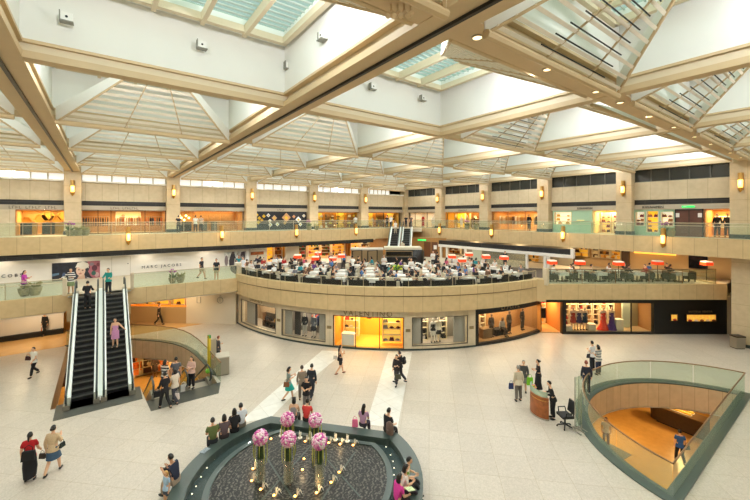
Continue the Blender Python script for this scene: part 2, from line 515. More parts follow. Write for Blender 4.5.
        if hs == 'long': b.tube([P(0, -.05, .04), P(0, -.085, -.06), P(0, -.10, -.18), P(0, -.095, -.30)], [.07, .085, .085, .04], 8, 0, sy=.5)
        if hs == 'bob': b.tube([P(0, -.04, .05), P(0, -.05, -.05), P(0, -.05, -.13)], [.085, .098, .085], 8, 0, sy=.8)
        if hs == 'bun': b.ell(P(0, -.12, .02), .05, .045, .05, 8, 6, 0)
        if hs == 'pony': b.tube([P(0, -.10, .03), P(0, -.135, -.04), P(0, -.13, -.17)], [.03, .036, .015], 6, 0)
        if hs == 'cap': b.tube([P(0, .06, .05), P(0, .17, .03)], [.06, .05], 8, 0, sy=.2)
        part('hair' if hs != 'cap' else 'cap', HAIRS[hc], b)
    return root
def stripe_mat(c1, c2):
    nm = 'stripe_%s_%s' % (c1, c2)
    if nm in MATS: return MATS[nm]
    m = mat(nm, c1, .85); nt = m.node_tree; b = nt.nodes['Principled BSDF']
    tc = nt.nodes.new('ShaderNodeTexCoord'); w = nt.nodes.new('ShaderNodeTexWave'); w.bands_direction = 'Z'; w.inputs['Scale'].default_value = 2.2
    r = nt.nodes.new('ShaderNodeValToRGB'); r.color_ramp.interpolation = 'CONSTANT'
    r.color_ramp.elements[0].color = (*lin(hexc(c1)), 1); r.color_ramp.elements[1].color = (*lin(hexc(c2)), 1); r.color_ramp.elements[1].position = .5
    nt.links.new(tc.outputs['Object'], w.inputs['Vector']); nt.links.new(w.outputs['Fac'], r.inputs['Fac']); nt.links.new(r.outputs['Color'], b.inputs['Base Color'])
    return m

def bag(label, loc, rz=0, col='1a1a1a', kind='tote', s=1., group=None, cat='bag'):
    """loc = bottom centre"""
    names = {'tote': 'handbag', 'shopping': 'shopping_bag', 'backpack': 'backpack'}
    t = thing(names[kind], label, cat, loc, rz, group)
    b = MB(); m = cloth(col)
    if kind == 'backpack':
        b.lathe([(.05, 0), (.15, .03), (.16, .2), (.14, .36), (.05, .43)], (0, 0, 0), 10, 0, 1, .6); b.v = [p * s for p in b.v]
        b.build('bag_body', m, t, True, world=False)
        b = MB(); b.lathe([(.03, .05), (.10, .07), (.10, .19), (.03, .21)], (0, -.07, 0), 8, 0, 1, .5); b.v = [p * s for p in b.v]; b.build('pocket', m, t, True, world=False)
    else:
        w, d, hh = (.30, .12, .24) if kind == 'tote' else (.28, .11, .34)
        b.add([(-w / 2, -d / 2, 0), (w / 2, -d / 2, 0), (w / 2, d / 2, 0), (-w / 2, d / 2, 0), (-w / 2 * .9, -d / 4, hh), (w / 2 * .9, -d / 4, hh), (w / 2 * .9, d / 4, hh), (-w / 2 * .9, d / 4, hh)],
              [(0, 3, 2, 1), (4, 5, 6, 7), (0, 1, 5, 4), (1, 2, 6, 5), (2, 3, 7, 6), (3, 0, 4, 7)], 0)
        b.v = [p * s for p in b.v]; b.build('bag_body', m, t, False, world=False)
        b = MB(); b.tube([(-w * .3, 0, hh - .01), (-w * .25, 0, hh + .10), (0, 0, hh + .16), (w * .25, 0, hh + .10), (w * .3, 0, hh - .01)], .010, 5, 0)
        b.v = [p * s for p in b.v]; b.build('handle', m, t, True, world=False)
    return t
# ------------------------------------------------------------------ palette
STONE = brick('stone_fascia', 'd0b586', 'a48a62', 1.25, 5.0, var=.035, mort=.012, rough=.55)
STONE_T = brick('stone_course', 'd0b586', 'a3885f', 1.25, .62, var=.035, mort=.014, rough=.55)
BAND = brick('stone_band', 'cfbd9d', 'a3906f', 1.2, 5.0, var=.03, mort=.012, rough=.6)
COLM = brick('stone_column', 'cdb793', 'b29a74', 5.0, 1.45, var=.03, mort=.012, rough=.5)
SHOPST = brick('stone_shopfront', 'd8c8aa', 'b3a283', 1.6, 3.4, var=.03, mort=.010, rough=.5)
VOIDST = brick('stone_void', 'd5bd98', 'b09570', .55, 5.0, var=.07, mort=.010, rough=.55)
DARKGR = brick('dark_grille', '232120', '3c3a36', 1.4, .6, var=.12, mort=.02, rough=.5)
PLASTER = mat('plaster', 'e3d6bd', .8, var=.03, scale=2)
WHITEW = mat('white_paint', 'efe9dd', .7, var=.02, scale=2)
STEEL = mat('brushed_steel', 'b9b4a8', .35, 1.0)
SATIN = mat('satin_metal', 'a8a294', .45, .8)
BRONZE = mat('dark_bronze', '3a2f24', .4, .6)
BLACK = mat('black_gloss', '0c0b0b', .35)
BLACKM = mat('black_matt', '15130f', .7)
GOLD = mat('gold', 'c08c3a', .35, .7)
GRANITE = mat('green_granite', '44504a', .3, var=.22, scale=40, coat=.1)
GRANITE_D = mat('dark_granite', '333c38', .3, var=.3, scale=30)
GLASS = glass('clear_glass', 'fafbf9', .06)
GLASS_R = frosted('rail_glass', 'd4e0d0', .06)
WOOD = mat('warm_wood', 'a86a32', .4, var=.2, scale=8)
LAMP = mat('lamp_glow', 'ffe2a0', .5, emit=7., ecol='ffd98c')

def floor_mat():
    m = bpy.data.materials.new('terrazzo'); m.use_nodes = True
    nt = m.node_tree; b = nt.nodes['Principled BSDF']; b.inputs['Roughness'].default_value = .32; b.inputs['Specular IOR Level'].default_value = .35
    tc = nt.nodes.new('ShaderNodeTexCoord')
    mp = nt.nodes.new('ShaderNodeMapping'); mp.inputs['Rotation'].default_value = (0, 0, RAD(45)); nt.links.new(tc.outputs['Object'], mp.inputs['Vector'])
    br = nt.nodes.new('ShaderNodeTexBrick'); br.offset = 0; br.inputs['Scale'].default_value = 1
    br.inputs['Brick Width'].default_value = 1.2; br.inputs['Row Height'].default_value = 1.2; br.inputs['Mortar Size'].default_value = .008
    br.inputs['Color1'].default_value = (*lin(hexc('cbc0b1')), 1); br.inputs['Color2'].default_value = (*lin(hexc('c4b9aa')), 1); br.inputs['Mortar'].default_value = (*lin(hexc('b3a48b')), 1)
    nt.links.new(mp.outputs['Vector'], br.inputs['Vector'])
    v = nt.nodes.new('ShaderNodeTexVoronoi'); v.inputs['Scale'].default_value = 26.0
    nt.links.new(tc.outputs['Object'], v.inputs['Vector'])
    r = nt.nodes.new('ShaderNodeValToRGB'); r.color_ramp.elements[0].color = (.87, .85, .81, 1); r.color_ramp.elements[1].color = (1.05, 1.04, 1.03, 1)
    r.color_ramp.elements[0].position = .1; r.color_ramp.elements[1].position = .9
    nt.links.new(v.outputs['Color'], r.inputs['Fac'])
    mx = nt.nodes.new('ShaderNodeMixRGB'); mx.blend_type = 'MULTIPLY'; mx.inputs['Fac'].default_value = 1
    nt.links.new(br.outputs['Color'], mx.inputs['Color1']); nt.links.new(r.outputs['Color'], mx.inputs['Color2']); nt.links.new(mx.outputs['Color'], b.inputs['Base Color'])
    return m
TERR = floor_mat()
TILE_W = brick('white_tile', 'e6e2d8', 'cfc8b8', 1.0, 1.0, var=.03, mort=.01, rough=.3)
WARMFL = mat('warm_floor', 'c79a58', .25, var=.08, scale=3)

# ------------------------------------------------------------------ voids in the ground floor
VL = [(-1.95, 22.7), (1.62, 22.7), (1.72, 20.9), (4.98, 20.9), (5.0, 22.2), (4.97, 23.8), (4.85, 25.6), (4.66, 27.1), (4.4, 28.2), (4.0, 29.2), (3.3, 30.3), (2.5, 31.2), (1.8, 31.9), (.6, 32.6), (-.7, 32.9), (-1.95, 33.0)]
VC, VR = Vector((20.25, 2.65)), 5.72
a0, a1 = math.asin((3.62 - VC.y) / (VR + .35)), 0
def seg(r, y, n=40):
    a = math.asin((y - VC.y) / r)
    return [(VC.x + r * cos(a + (pi - 2 * a) * i / n), VC.y + r * sin(a + (pi - 2 * a) * i / n)) for i in range(n + 1)]
VRI = seg(VR - .15, 3.95)                      # opening
VRO = seg(VR + .38, 3.5)                       # outer edge of the kerb
m = MB(); m.poly([(-18, -8), (46, -8), (46, 52), (-18, 52)], -.02, 0, holes=[VL, VRO], bottom=False, sides=False)
m.build('floor', TERR, kind='structure')
# slab edge of the voids and the floor below
m = MB()
for loop in (VL, VRI):
    run = 0
    for i in range(len(loop)):
        p, q = loop[i], loop[(i + 1) % len(loop)]; d = math.hypot(q[0] - p[0], q[1] - p[1])
        m.add([(p[0], p[1], -1.25), (q[0], q[1], -1.25), (q[0], q[1], 0), (p[0], p[1], 0)], [(0, 1, 2, 3)], 0, [(run, -1.25), (run + d, -1.25), (run + d, 0), (run, 0)]); run += d
m.build('trim_1', VOIDST, kind='structure')
m = MB(); m.poly([(-18, -8), (46, -8), (46, 52), (-18, 52)], -4.2, -4.0); m.build('floor_basement', WARMFL, kind='structure')
m = MB(); m.poly([(-18, -8), (46, -8), (46, 52), (-18, 52)], -1.30, -1.24, holes=[VL, VRI], sides=False); m.build('ceiling_basement', PLASTER, kind='structure')
m = MB(); m.box(-18, 46, 41, 41.2, -4, -1.25); m.box(-18, -17.8, -8, 41, -4, -1.25); m.box(45.8, 46, -8, 41, -4, -1.25); m.box(-18, 46, -8, -7.8, -4, -1.25)
m.build('wall_basement', mat('basement_wall', '9c7a48', .7), kind='structure')
# kerb of the right-hand void
m = MB(); m.poly(VRO, 0, .05, holes=[VRI]); m.build('trim_2', GRANITE, kind='structure')
m = MB()
off = lambda L, d: [((p[0] - 1.0) * 1 + 1.0 + d * (p[0] - 1) / max(.1, math.hypot(p[0] - 1, p[1] - 27)), p[1] + d * (p[1] - 27) / max(.1, math.hypot(p[0] - 1, p[1] - 27))) for p in L]
ed = VL[4:]; m.poly(list(ed) + list(reversed(off(ed, .32))), 0, .05); m.build('trim_3', GRANITE, kind='structure')

# pale floor bands
def band(name, quad):
    m = MB(); m.poly(quad, .0005, .004); m.build(name, TILE_W, kind='structure')
band('floor_band', [at(322, 350.5).xy, at(264, 400).xy, at(238, 424).xy, at(271, 417.5).xy, at(296, 392).xy, at(345, 351.5).xy])
band('floor_strip', [at(388, 352.5).xy, at(366, 424.6).xy, at(397.5, 428).xy, at(412, 352).xy])

# ------------------------------------------------------------------ upper floors
def arc(r, a, b, n): return [(RC.x + r * cos(RAD(a + (b - a) * i / n)), RC.y + r * sin(RAD(a + (b - a) * i / n))) for i in range(n + 1)]
YL1 = 30.7
A0 = 180 + math.degrees(math.asin((RC.y - YL1) / 17.75)); A1 = 268.6
TF = 27.2                                       # terrace slab edge, facing the camera
tl, tr = fr(terr_u(546, TF - FT), TF), fr(25.8, TF)
L1 = [(-18, YL1), (-1.75, YL1), (-1.75, 30.95), (1.5, 30.95), (1.5, YL1)] + arc(17.75, A0, A1, 60) + [(tl.x, tl.y), (tr.x, tr.y), (46, tr.y), (46, 50), (-18, 50)]
m = MB(); m.poly(L1, 3.05, Z1, sides=False); m.build('floor_terrace', mat('terrace_floor', 'c9bba2', .5, var=.05), kind='structure')
m = MB(); m.poly(arc(17.1, 160, 300, 60) + arc(5, 300, 160, 12), Z1 + .001, Z1 + .006, sides=False); m.build('floor_restaurant', mat('restaurant_carpet', '54463a', .8, var=.12), kind='structure')
# fascias of the first floor
m = MB()
m.box(-18, -1.8, YL1 - .25, YL1, 2.95, 4.0); m.box(1.55, 9.0, YL1 - .25, YL1, 2.95, 4.0); m.box(-1.8, -1.55, YL1 - .4, YL1 + .2, 2.3, 4.0); m.box(1.32, 1.57, YL1 - .4, YL1 + .2, 2.3, 4.0)
m.build('fascia_wall', STONE, kind='structure')
m = MB(frame_ring); L = RR * pi / 180
m.box((A0 - 180) * L, (A1 - 178.2) * L, -.45, -.15, 2.68, 3.69, nx=60); m.build('fascia_ring_wall', STONE, kind='structure')
m = MB(frame_ring); m.box((A0 - 180) * L, (A1 - 178.2) * L, -.50, -.12, 3.76, 4.32, nx=60); m.build('parapet_ring_wall', STONE_T, kind='structure')
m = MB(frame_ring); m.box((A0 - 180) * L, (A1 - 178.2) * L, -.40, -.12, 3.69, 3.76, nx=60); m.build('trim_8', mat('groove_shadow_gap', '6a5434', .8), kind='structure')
m = MB(); m.poly([(25.95, 14.74), (26.3, 14.22), (26.9, 14.6), (26.6, 15.4)], 2.68, 4.3); m.build('fascia_joint_wall', MATS['stone_plain'] if 'stone_plain' in MATS else mat('stone_plain', 'd0b586', .55), kind='structure')
m = MB(lambda p: fr(p.x, p.y, p.z)); m.box(terr_u(545, TF - FT), 25.6, TF - .1, TF + .2, 2.83, 3.98); m.build('fascia_terrace_wall', STONE, kind='structure')
m = MB(lambda p: fr(p.x, p.y, p.z)); m.box(25.6, 26.0, TF - .1, FT + 1.5, 2.83, 3.98); m.build('fascia_end_wall', STONE, kind='structure')
m = MB(); m.box(-18, -1.9, YL1 - .1, YL1, 2.86, 2.95); m.box(1.6, 9, YL1 - .1, YL1, 2.86, 2.95); m.build('trim_4', WHITEW, kind='structure')

YL2, XR2 = 37.2, 34.3                           # edges of the second floor gallery
c1 = (on_y(389, YL2), YL2); c2 = (XR2, on_x(413, XR2))
L2 = [(-18, YL2), c1, c2, (XR2, -8), (46, -8), (46, 52), (-18, 52)]
m = MB(); m.poly(L2, 6.2, Z2, sides=False); m.build('floor_gallery', mat('gallery_floor', 'c4b59a', .4, var=.05), kind='structure')
m = MB(); m.box(-18, c1[0], YL2 - .12, YL2, 6.16, Z2 + .03); m.build('fascia_gallery_wall', STONE, kind='structure')
m = MB(lambda p: Vector((p.y, p.x, p.z))); m.box(-8, c2[1], XR2 - .12, XR2, 6.16, Z2 + .03); m.build('fascia_gallery_side_wall', STONE, kind='structure')
m = MB(); d = Vector((c2[0] - c1[0], c2[1] - c1[1])); m.box(0, d.length, -.12, 0, 6.16, Z2 + .03, mtx=Matrix.Translation((c1[0], c1[1], 0)) @ Matrix.Rotation(math.atan2(d.y, d.x), 4, 'Z')); m.build('fascia_corner_wall', STONE, kind='structure')
m = MB(); m.box(-18, 27.5, YL2 + .15, YL2 + .4, 5.72, 6.16); m.build('trim_5', DARKGR, kind='structure')

# outer walls of the hall
# bands above the shops (left wall y = 41.4, right wall x = 36.4)
for nm, F, a, b, win in (('left', frame_left, -18, 36.9, 12.15), ('right', frame_right, -8, 41.9, 11.85)):
    m = MB(F); m.box(a, b, .0, .4, 10.36, win); m.build('wall_' + nm, BAND, kind='structure')
    m = MB(F); m.box(a, b, .12, .4, 9.95, 10.36); m.build('wall_' + nm + '_grille', DARKGR, kind='structure')
    m = MB(F); m.box(a, b, -.02, .4, 9.55, 9.95); m.build('wall_' + nm + '_sign_band', mat('sign_band', 'b5a994', .4, .3), kind='structure')
    m = MB(F); m.box(a, b, .05, .4, 12.97, 15.6); m.build('wall_' + nm + '_top', WHITEW, kind='structure')
m = MB(frame_left); m.box(-18, 36.4, -.25, .5, 12.0, 12.15); m.build('sill_left', WHITEW, kind='structure')
# clerestory: bright windows left, dark louvred glazing right
n = 0
XC = [-2.04 + 7.669 * i for i in range(-2, 6)]; YC = [5.335 + 7.2 * i for i in range(-2, 6)]
DG = mat('dark_glazing', '2b2d2a', .2, spec=.6); DGF = mat('dark_mullion', '56544c', .5)
SKYP = mat('bright_pane', 'ffffff', .3, emit=.85, ecol='fbf8f2')
for i in range(1, 7):
    x0, x1 = XC[i] + .58, XC[i + 1] - .58
    if i == 6: x0, x1 = XC[i] + .6, 33.5
    k = 6
    if i == 1: k = 6
    m = MB(frame_left); m.box(x0, x1, .22, .26, 12.15, 12.97); n += 1
    w = m.build('window_%d' % n, SKYP, kind='structure')
    m = MB(frame_left)
    for j in range(k + 1):
        x = x0 + (x1 - x0) * j / k; m.box(x - .06, x + .06, .12, .3, 12.15, 12.97)
    m.box(x0, x1, .12, .3, 12.90, 12.97); m.build('window_frame', mat('window_frame', 'c9c2b4', .5), w)
for i in range(0, 7):
    x0, x1 = YC[i] + .5, YC[i + 1] - .5; k = 5
    m = MB(frame_right); m.box(x0, x1, .22, .26, 11.85, 12.97); n += 1
    w = m.build('window_%d' % n, DG, kind='structure')
    m = MB(frame_right)
    for j in range(k + 1):
        x = x0 + (x1 - x0) * j / k; m.box(x - .035, x + .035, .15, .28, 11.85, 12.97)
    m.box(x0, x1, .13, .3, 12.92, 12.97); m.box(x0, x1, .13, .3, 11.85, 11.91); m.build('window_frame', DGF, w)
# hall walls behind the camera and around
m = MB(); m.box(-18.2, -18, -8, 52, -1.2, 15.6); m.build('wall_west', PLASTER, kind='structure')
m = MB(); m.box(-18, 46, -8.2, -8, -1.2, 15.6); m.build('wall_south', PLASTER, kind='structure')
m = MB(); m.box(46, 46.2, -8, 52, -1.2, 15.6); m.build('wall_east', PLASTER, kind='structure')
m = MB(); m.box(-18, 46, 52, 52.2, -1.2, 15.6); m.build('wall_north', PLASTER, kind='structure')
# columns from the gallery up to the roof, with dark plinths
def column(F, u, n):
    m = MB(F); m.box(u - .58, u + .58, -.58, .45, Z2, 13.3); c = m.build('column', COLM, kind='structure')
    m = MB(F); m.box(u - .62, u + .62, -.62, .2, Z2, Z2 + .30); m.build('plinth', GRANITE_D, c)
for i in range(2, 7): column(frame_left, XC[i], i)
for i in range(2, 7): column(frame_right, YC[i], i)
m = MB(); m.box(35.9, 37.0, 40.9, 42, Z2, 13.3); c = m.build('column', COLM, kind='structure')
# the big pillar at the right edge and its foot
m = MB(); m.box(35.35, 37.9, 4.0, 5.75, 0, 6.2); c = m.build('column', COLM, kind='structure')
m = MB(); m.box(35.3, 37.95, 3.95, 5.8, 0, .22); m.build('plinth', GRANITE_D, c)

# shop boxes: floor, back, sides and ceiling of one unit
def shop(F, u0, u1, z0, z1, dep, wallc, light=(1, .72, .36), power=60., floorc=None, d0=.35, sides=True, back=None, lit=True):
    n = max(1, int(abs(u1 - u0) / 1.5)) if F is frame_ring else 1
    W = mat('shop_wall_' + wallc, wallc, .7)
    m = MB(F); m.box(u0, u1, dep, dep + .1, z0, z1, nx=n); m.build('wall_shop', W if back is None else back, kind='structure')
    if sides:
        for uu in (u0 - .05, u1): m = MB(F); m.box(uu, uu + .05, d0, dep, z0, z1); m.build('wall_shop_side', W, kind='structure')
    m = MB(F); m.box(u0, u1, d0, dep, z1 - .04, z1, nx=n); m.build('ceiling_shop', WHITEW, kind='structure')
    m = MB(F); m.box(u0, u1, d0, dep, z0 + .0, z0 + .03, nx=n); m.build('floor_shop', mat('shop_floor_' + (floorc or 'c8a878'), floorc or 'c8a878', .35), kind='structure')
    if lit:
        c = F(Vector(((u0 + u1) / 2, (d0 + dep) / 2, z1 - .08)))
        e = F(Vector(((u0 + u1) / 2 + .1, (d0 + dep) / 2, z1 - .08))) - c
        area('shop_light', c, abs(u1 - u0) * .8, power * 1.7, light, (0, 0, math.atan2(e.y, e.x)), (dep - d0) * .5)
def pane(F, u0, u1, z0, z1, name='window', gm=None, d=.02, frame=None, n=1, posts=()):
    global NW
    NW += 1
    k = max(1, int(abs(u1 - u0) / 1.2)) if F is frame_ring else 1
    m = MB(F); m.box(u0, u1, d, d + .02, z0, z1, nx=k); w = m.build('window_%d' % NW, gm or GLASS, kind='structure')
    m = MB(F); t = .05
    m.box(u0, u1, d - .03, d + .06, z0, z0 + t, nx=k); m.box(u0, u1, d - .03, d + .06, z1 - t, z1, nx=k)
    for u in (u0 + t / 2, u1 - t / 2) + tuple(posts): m.box(u - t / 2, u + t / 2, d - .03, d + .06, z0, z1)
    m.build('window_frame', frame or BRONZE, w)
NW = 40
# ------------------------------------------------------------------ roof
BEAM = mat('beam_paint', 'd3ba92', .55, var=.03, scale=1.5); BEAMW = mat('beam_light', 'e3d3b6', .6)
COFF = mat('coffer_white', 'f1f0ea', .85, var=.015, scale=1); SLAT = mat('slat_paint', 'ece2cf', .6, var=.03); RAFT = mat('rafter_paint', 'c9b08a', .6)
SKYG = glass('skylight_glass', 'd6e4dc', .05)
XB = [-17.38 + 7.669 * i for i in range(8)]; YB = [-9.065 + 7.2 * i for i in range(8)]      # beam axes (7 = the walls)
ZB = 13.0
wide = {2: .95, 3: .95}
for i, x in enumerate(XB):
    w = wide.get(i, .38) / 2
    if i in (0,): continue
    m = MB(); m.box(x - w, x + w, -8, 41.4, ZB - .12, ZB + .06, 0); m.box(x - w * .62, x + w * .62, -8, 41.4, ZB + .06, ZB + .30, 1); m.box(x - w, x + w, -8, 41.4, ZB + .30, ZB + .38, 0)
    b = m.build('beam', [BEAM, BEAMW], kind='structure')
    if i in wide:
        m = MB(); m.box(x - .045, x + .045, -8, 40.8, ZB - .19, ZB - .12); m.build('slot', BLACK, b)
for j, y in enumerate(YB):
    if j == 0: continue
    w = (.80 if j == 2 else .38) / 2
    if j == 2: y = 5.08
    m = MB(); m.box(-18, 36.4, y - w, y + w, ZB - .10, ZB + .08, 0); m.box(-18, 36.4, y - w * .62, y + w * .62, ZB + .08, ZB + .29, 1); m.box(-18, 36.4, y - w, y + w, ZB + .29, ZB + .37, 0)
    b = m.build('beam', [BEAM, BEAMW], kind='structure')
# white coffer walls standing on the beams, the flat rim and the glazing of each bay
m = MB()
for i, x in enumerate(XB):
    w = wide.get(i, .38) / 2 - .06; m.box(x - w, x + w, -8, 41.6, ZB + .37, 15.3)
for j, y in enumerate(YB):
    w = (.8 if j == 2 else .38) / 2 - .06; y = 5.08 if j == 2 else y; m.box(-18, 36.6, y - w, y + w, ZB + .372, 15.298)
m.build('ceiling_coffer_wall', COFF, kind='structure')
m = MB(); m.poly([(-19, -9), (47, -9), (47, 53), (-19, 53)], 15.60, 15.66, holes=[[(-18, -8), (36.6, -8), (36.6, 41.6), (-18, 41.6)]]); m.build('ceiling_outer', WHITEW, kind='structure')
m = MB(); m.box(36.75, 46, -8, 52, 12.9, 13.0); m.box(-18, 46, 41.75, 52, 12.9, 13.0); m.build('ceiling_gallery', WHITEW, kind='structure')
RIM = .38
for i in range(len(XB) - 1):
    for j in range(len(YB) - 1):
        x0, x1, y0, y1 = XB[i], XB[i + 1], YB[j], YB[j + 1]
        if x1 < -10 and y1 < 20: pass
        a, b, c, d = x0 + .3 + RIM, x1 - .3 - RIM, y0 + .3 + RIM, y1 - .3 - RIM
        m = MB(); m.poly([(x0, y0), (x1, y0), (x1, y1), (x0, y1)], 15.02, 15.29, holes=[[(a, c), (b, c), (b, d), (a, d)]]); m.build('ceiling', COFF, kind='structure')
        m = MB(); m.box(a - .12, b + .12, c - .12, c + .06, 14.84, 15.05); m.box(a - .12, b + .12, d - .06, d + .12, 14.84, 15.05)
        m.box(a - .12, a + .06, c, d, 14.84, 15.05); m.box(b - .06, b + .12, c, d, 14.84, 15.05)
        for k in range(1, 5):
            x = a + (b - a) * k / 5; m.box(x - .06, x + .06, c - .2, d + .2, 14.78, 15.08)
        m.build('skylight_frame', BEAMW, kind='structure')
        m = MB(); m.box(a, b, c, d, 15.25, 15.27); g = m.build('skylight_window', SKYG, kind='structure')
        m = MB()
        for k in range(1, 22):
            y = c + (d - c) * k / 22; m.box(a, b, y - .02, y + .02, 15.20, 15.245)
        m.build('glazing_bar', mat('glazing_bar', 'b8c4ba', .5), g)
        # slatted sails: planes rising from a tube along the beam to a flat top under the skylight
        xc, yc = (x0 + x1) / 2, (y0 + y1) / 2
        far = not (j == 2 and i in (2, 3)); near = j in (1, 2)
        for side in ([1] if far else []) + ([-1] if near else []):
            wy = (y1 - (.82 if j != 1 else .72)) if side == 1 else (y0 + ((.20 if i < 4 else .50) if j == 2 else .7))
            xa, xb = x0 + .58, x1 - .58
            zt = .25 if (j, side) == (2, -1) else 0.
            P0 = Vector((0, wy, 12.72 + zt)); P1 = Vector((0, yc + side * (.12 if not zt else .5), 14.72 - zt * 1.6))
            m = MB()
            m.tube([(xa, wy, 12.68 + zt), (xb, wy, 12.68 + zt)], .10 if not zt else .07, 8, 1); N = 11
            for k in range(N):
                t = (k + .6) / N; p = P0.lerp(P1, t); hw = (xb - xa) / 2 * (1 - t) + .42 * t
                fx = [(-1, -.30), (-.30, .36), (.36, 1)]
                for q, (s0, s1) in enumerate(fx):
                    g = Vector((0, (P1 - P0).y, (P1 - P0).z)).normalized(); wd = .135 if j > 1 else .085; nn = Vector((0, -g.z, g.y)) * .02
                    ax, bx = xc + hw * s0, xc + hw * s1 - (.0 if q == 2 else .03)
                    lo = p - g * wd / 2; hi = p + g * wd / 2
                    vs = [(ax, lo.y, lo.z), (bx, lo.y, lo.z), (bx, hi.y, hi.z), (ax, hi.y, hi.z)]
                    vs += [(v[0], v[1] + nn.y, v[2] + nn.z) for v in vs]
                    m.add(vs, [(0, 1, 2, 3), (7, 6, 5, 4), (0, 4, 5, 1), (1, 5, 6, 2), (2, 6, 7, 3), (3, 7, 4, 0)], 0)
            for s in (-.98, -.32, .36, .98):
                m.tube([(xc + (xb - xa) / 2 * s, P0.y, P0.z), (xc + .45 * s, P1.y, P1.z)], .045 if abs(s) > .9 else .03, 5, 2)
            if side == 1 and (i, j) in ((3, 1), (4, 1), (4, 2), (5, 2), (5, 1)):
                for k in range(N - 2):
                    t = (k + 1.1) / N; p = P0.lerp(P1, t); hw = ((xb - xa) / 2 * (1 - t) + .42 * t) * .55
                    m.tube([(xc - hw, p.y, p.z - .10), (xc + hw, p.y, p.z - .10)], .018, 5, 3)
            m.build('ceiling_louver', [SLAT, BEAM, RAFT, BLACKM], kind='structure')
            # deep white fins along the hips
            m = MB()
            for s in (-1, 1):
                q0 = Vector((xc + s * (xb - xa) / 2, P0.y, P0.z)); q1 = Vector((xc + s * .46, P1.y, P1.z))
                vs = [q0, q1, q1 + Vector((0, 0, .28)), q0 + Vector((0, 0, .55))]; vs += [v + Vector((0, .03, 0)) for v in vs]
                m.add(vs, [(0, 1, 2, 3), (7, 6, 5, 4), (0, 4, 5, 1), (1, 5, 6, 2), (2, 6, 7, 3), (3, 7, 4, 0)], 0)
            m.build('ceiling_fin', COFF, kind='structure')

# downlights under the heavy beam and over the gallery
LENS = mat('downlight_lens', 'fff3d8', .4, emit=3., ecol='ffe0a8')
def downlight(x, y, z, label, group, power=90):
    t = thing('downlight', label, 'ceiling light', (x, y, z), 0, group)
    m = MB(); m.lathe([(.13, 0), (.13, -.03), (.10, -.03), (.10, -.005)], (x, y, z), 16); m.build('trim_ring', STEEL, t, True)
    m = MB(); m.lathe([(.099, -.004), (.099, -.02)], (x, y, z), 16); m.build('lens', LENS, t.children[0])
k = 0
for i in (3, 4, 5, 6):
    for f in ((.12, .5, .88) if i < 5 else (.3, .7)):
        downlight(XB[i] + 7.669 * f, 5.08, ZB - .10, 'round recessed downlight, %s from the dark slot beam along the wide cream roof beam' % ORD[k], 'downlights in the wide roof beam'); k += 1
# uplight boxes on the coffer walls
k = 0
for px, py, Y, X in ((67, 19.5, 12.29, None), (201, 46.5, 12.29, None), (287, 67, 12.29, None), (371, 87.5, 12.29, None), (421, 99, 12.29, None), (326, 37, None, 5.22)):
    if Y: x = on_y(px, Y); F = x * SY + Y * CY; loc = Vector((x, Y - .10, H + (YH - py) * F / FPX)); rz = 0
    else: y = on_x(px, X); F = X * SY + y * CY; loc = Vector((X - .10, y, H + (YH - py) * F / FPX)); rz = -pi / 2
    where = ('near the picture corner', 'above the first louvred pyramid', 'beside the slot beam', 'right of the slot beam', 'beside the far coffer corner', 'on the face along the slot beam')[k]
    t = thing('uplight', 'small white uplight box on the white coffer wall, ' + where, 'wall light', loc, rz); k += 1
    m = MB(); m.cbox((0, 0, 0), .24, .16, .22); m.build('housing', mat('uplight_white', 'f6f4ee', .5), t, world=False)
    m = MB(); m.cbox((0, -.03, -.125), .28, .22, .025); m.cbox((-.135, -.02, 0), .02, .18, .26); m.build('bracket', mat('uplight_bracket', '8c8a80', .5), t, world=False)
    m = MB(); m.lathe([(.03, 0), (.03, .01)], (0, 0, 0), 10); m.v = [Vector((p.x, -.081 - p.z, p.y)) for p in m.v]; m.build('lens', BLACKM, t, world=False)
# the four hanging spotlights near the wide beam
for k in range(4):
    p = fr(*[(391 + 6.5 * k - 375) / FPX * 6.75, 6.75], 0); z = H + (YH - 5) * 6.75 / FPX
    t = thing('hanging_spotlight', 'small cream spotlight on a rod, %s of four hanging at the slot beam crossing' % ('leftmost', 'second', 'third', 'rightmost')[k], 'spotlight', (p.x, p.y, 12.90), 0, 'spotlights at the beam crossing')
    m = MB(); m.tube([(p.x, p.y, 12.90), (p.x, p.y, z - .18)], .018, 6); m.build('rod', BEAM, t)
    m = MB(); m.tube([(p.x + .03, p.y, z - .14), (p.x - .12, p.y - .05, z - .26)], .05, 8); m.build('lamp_head', BEAM, t, True)
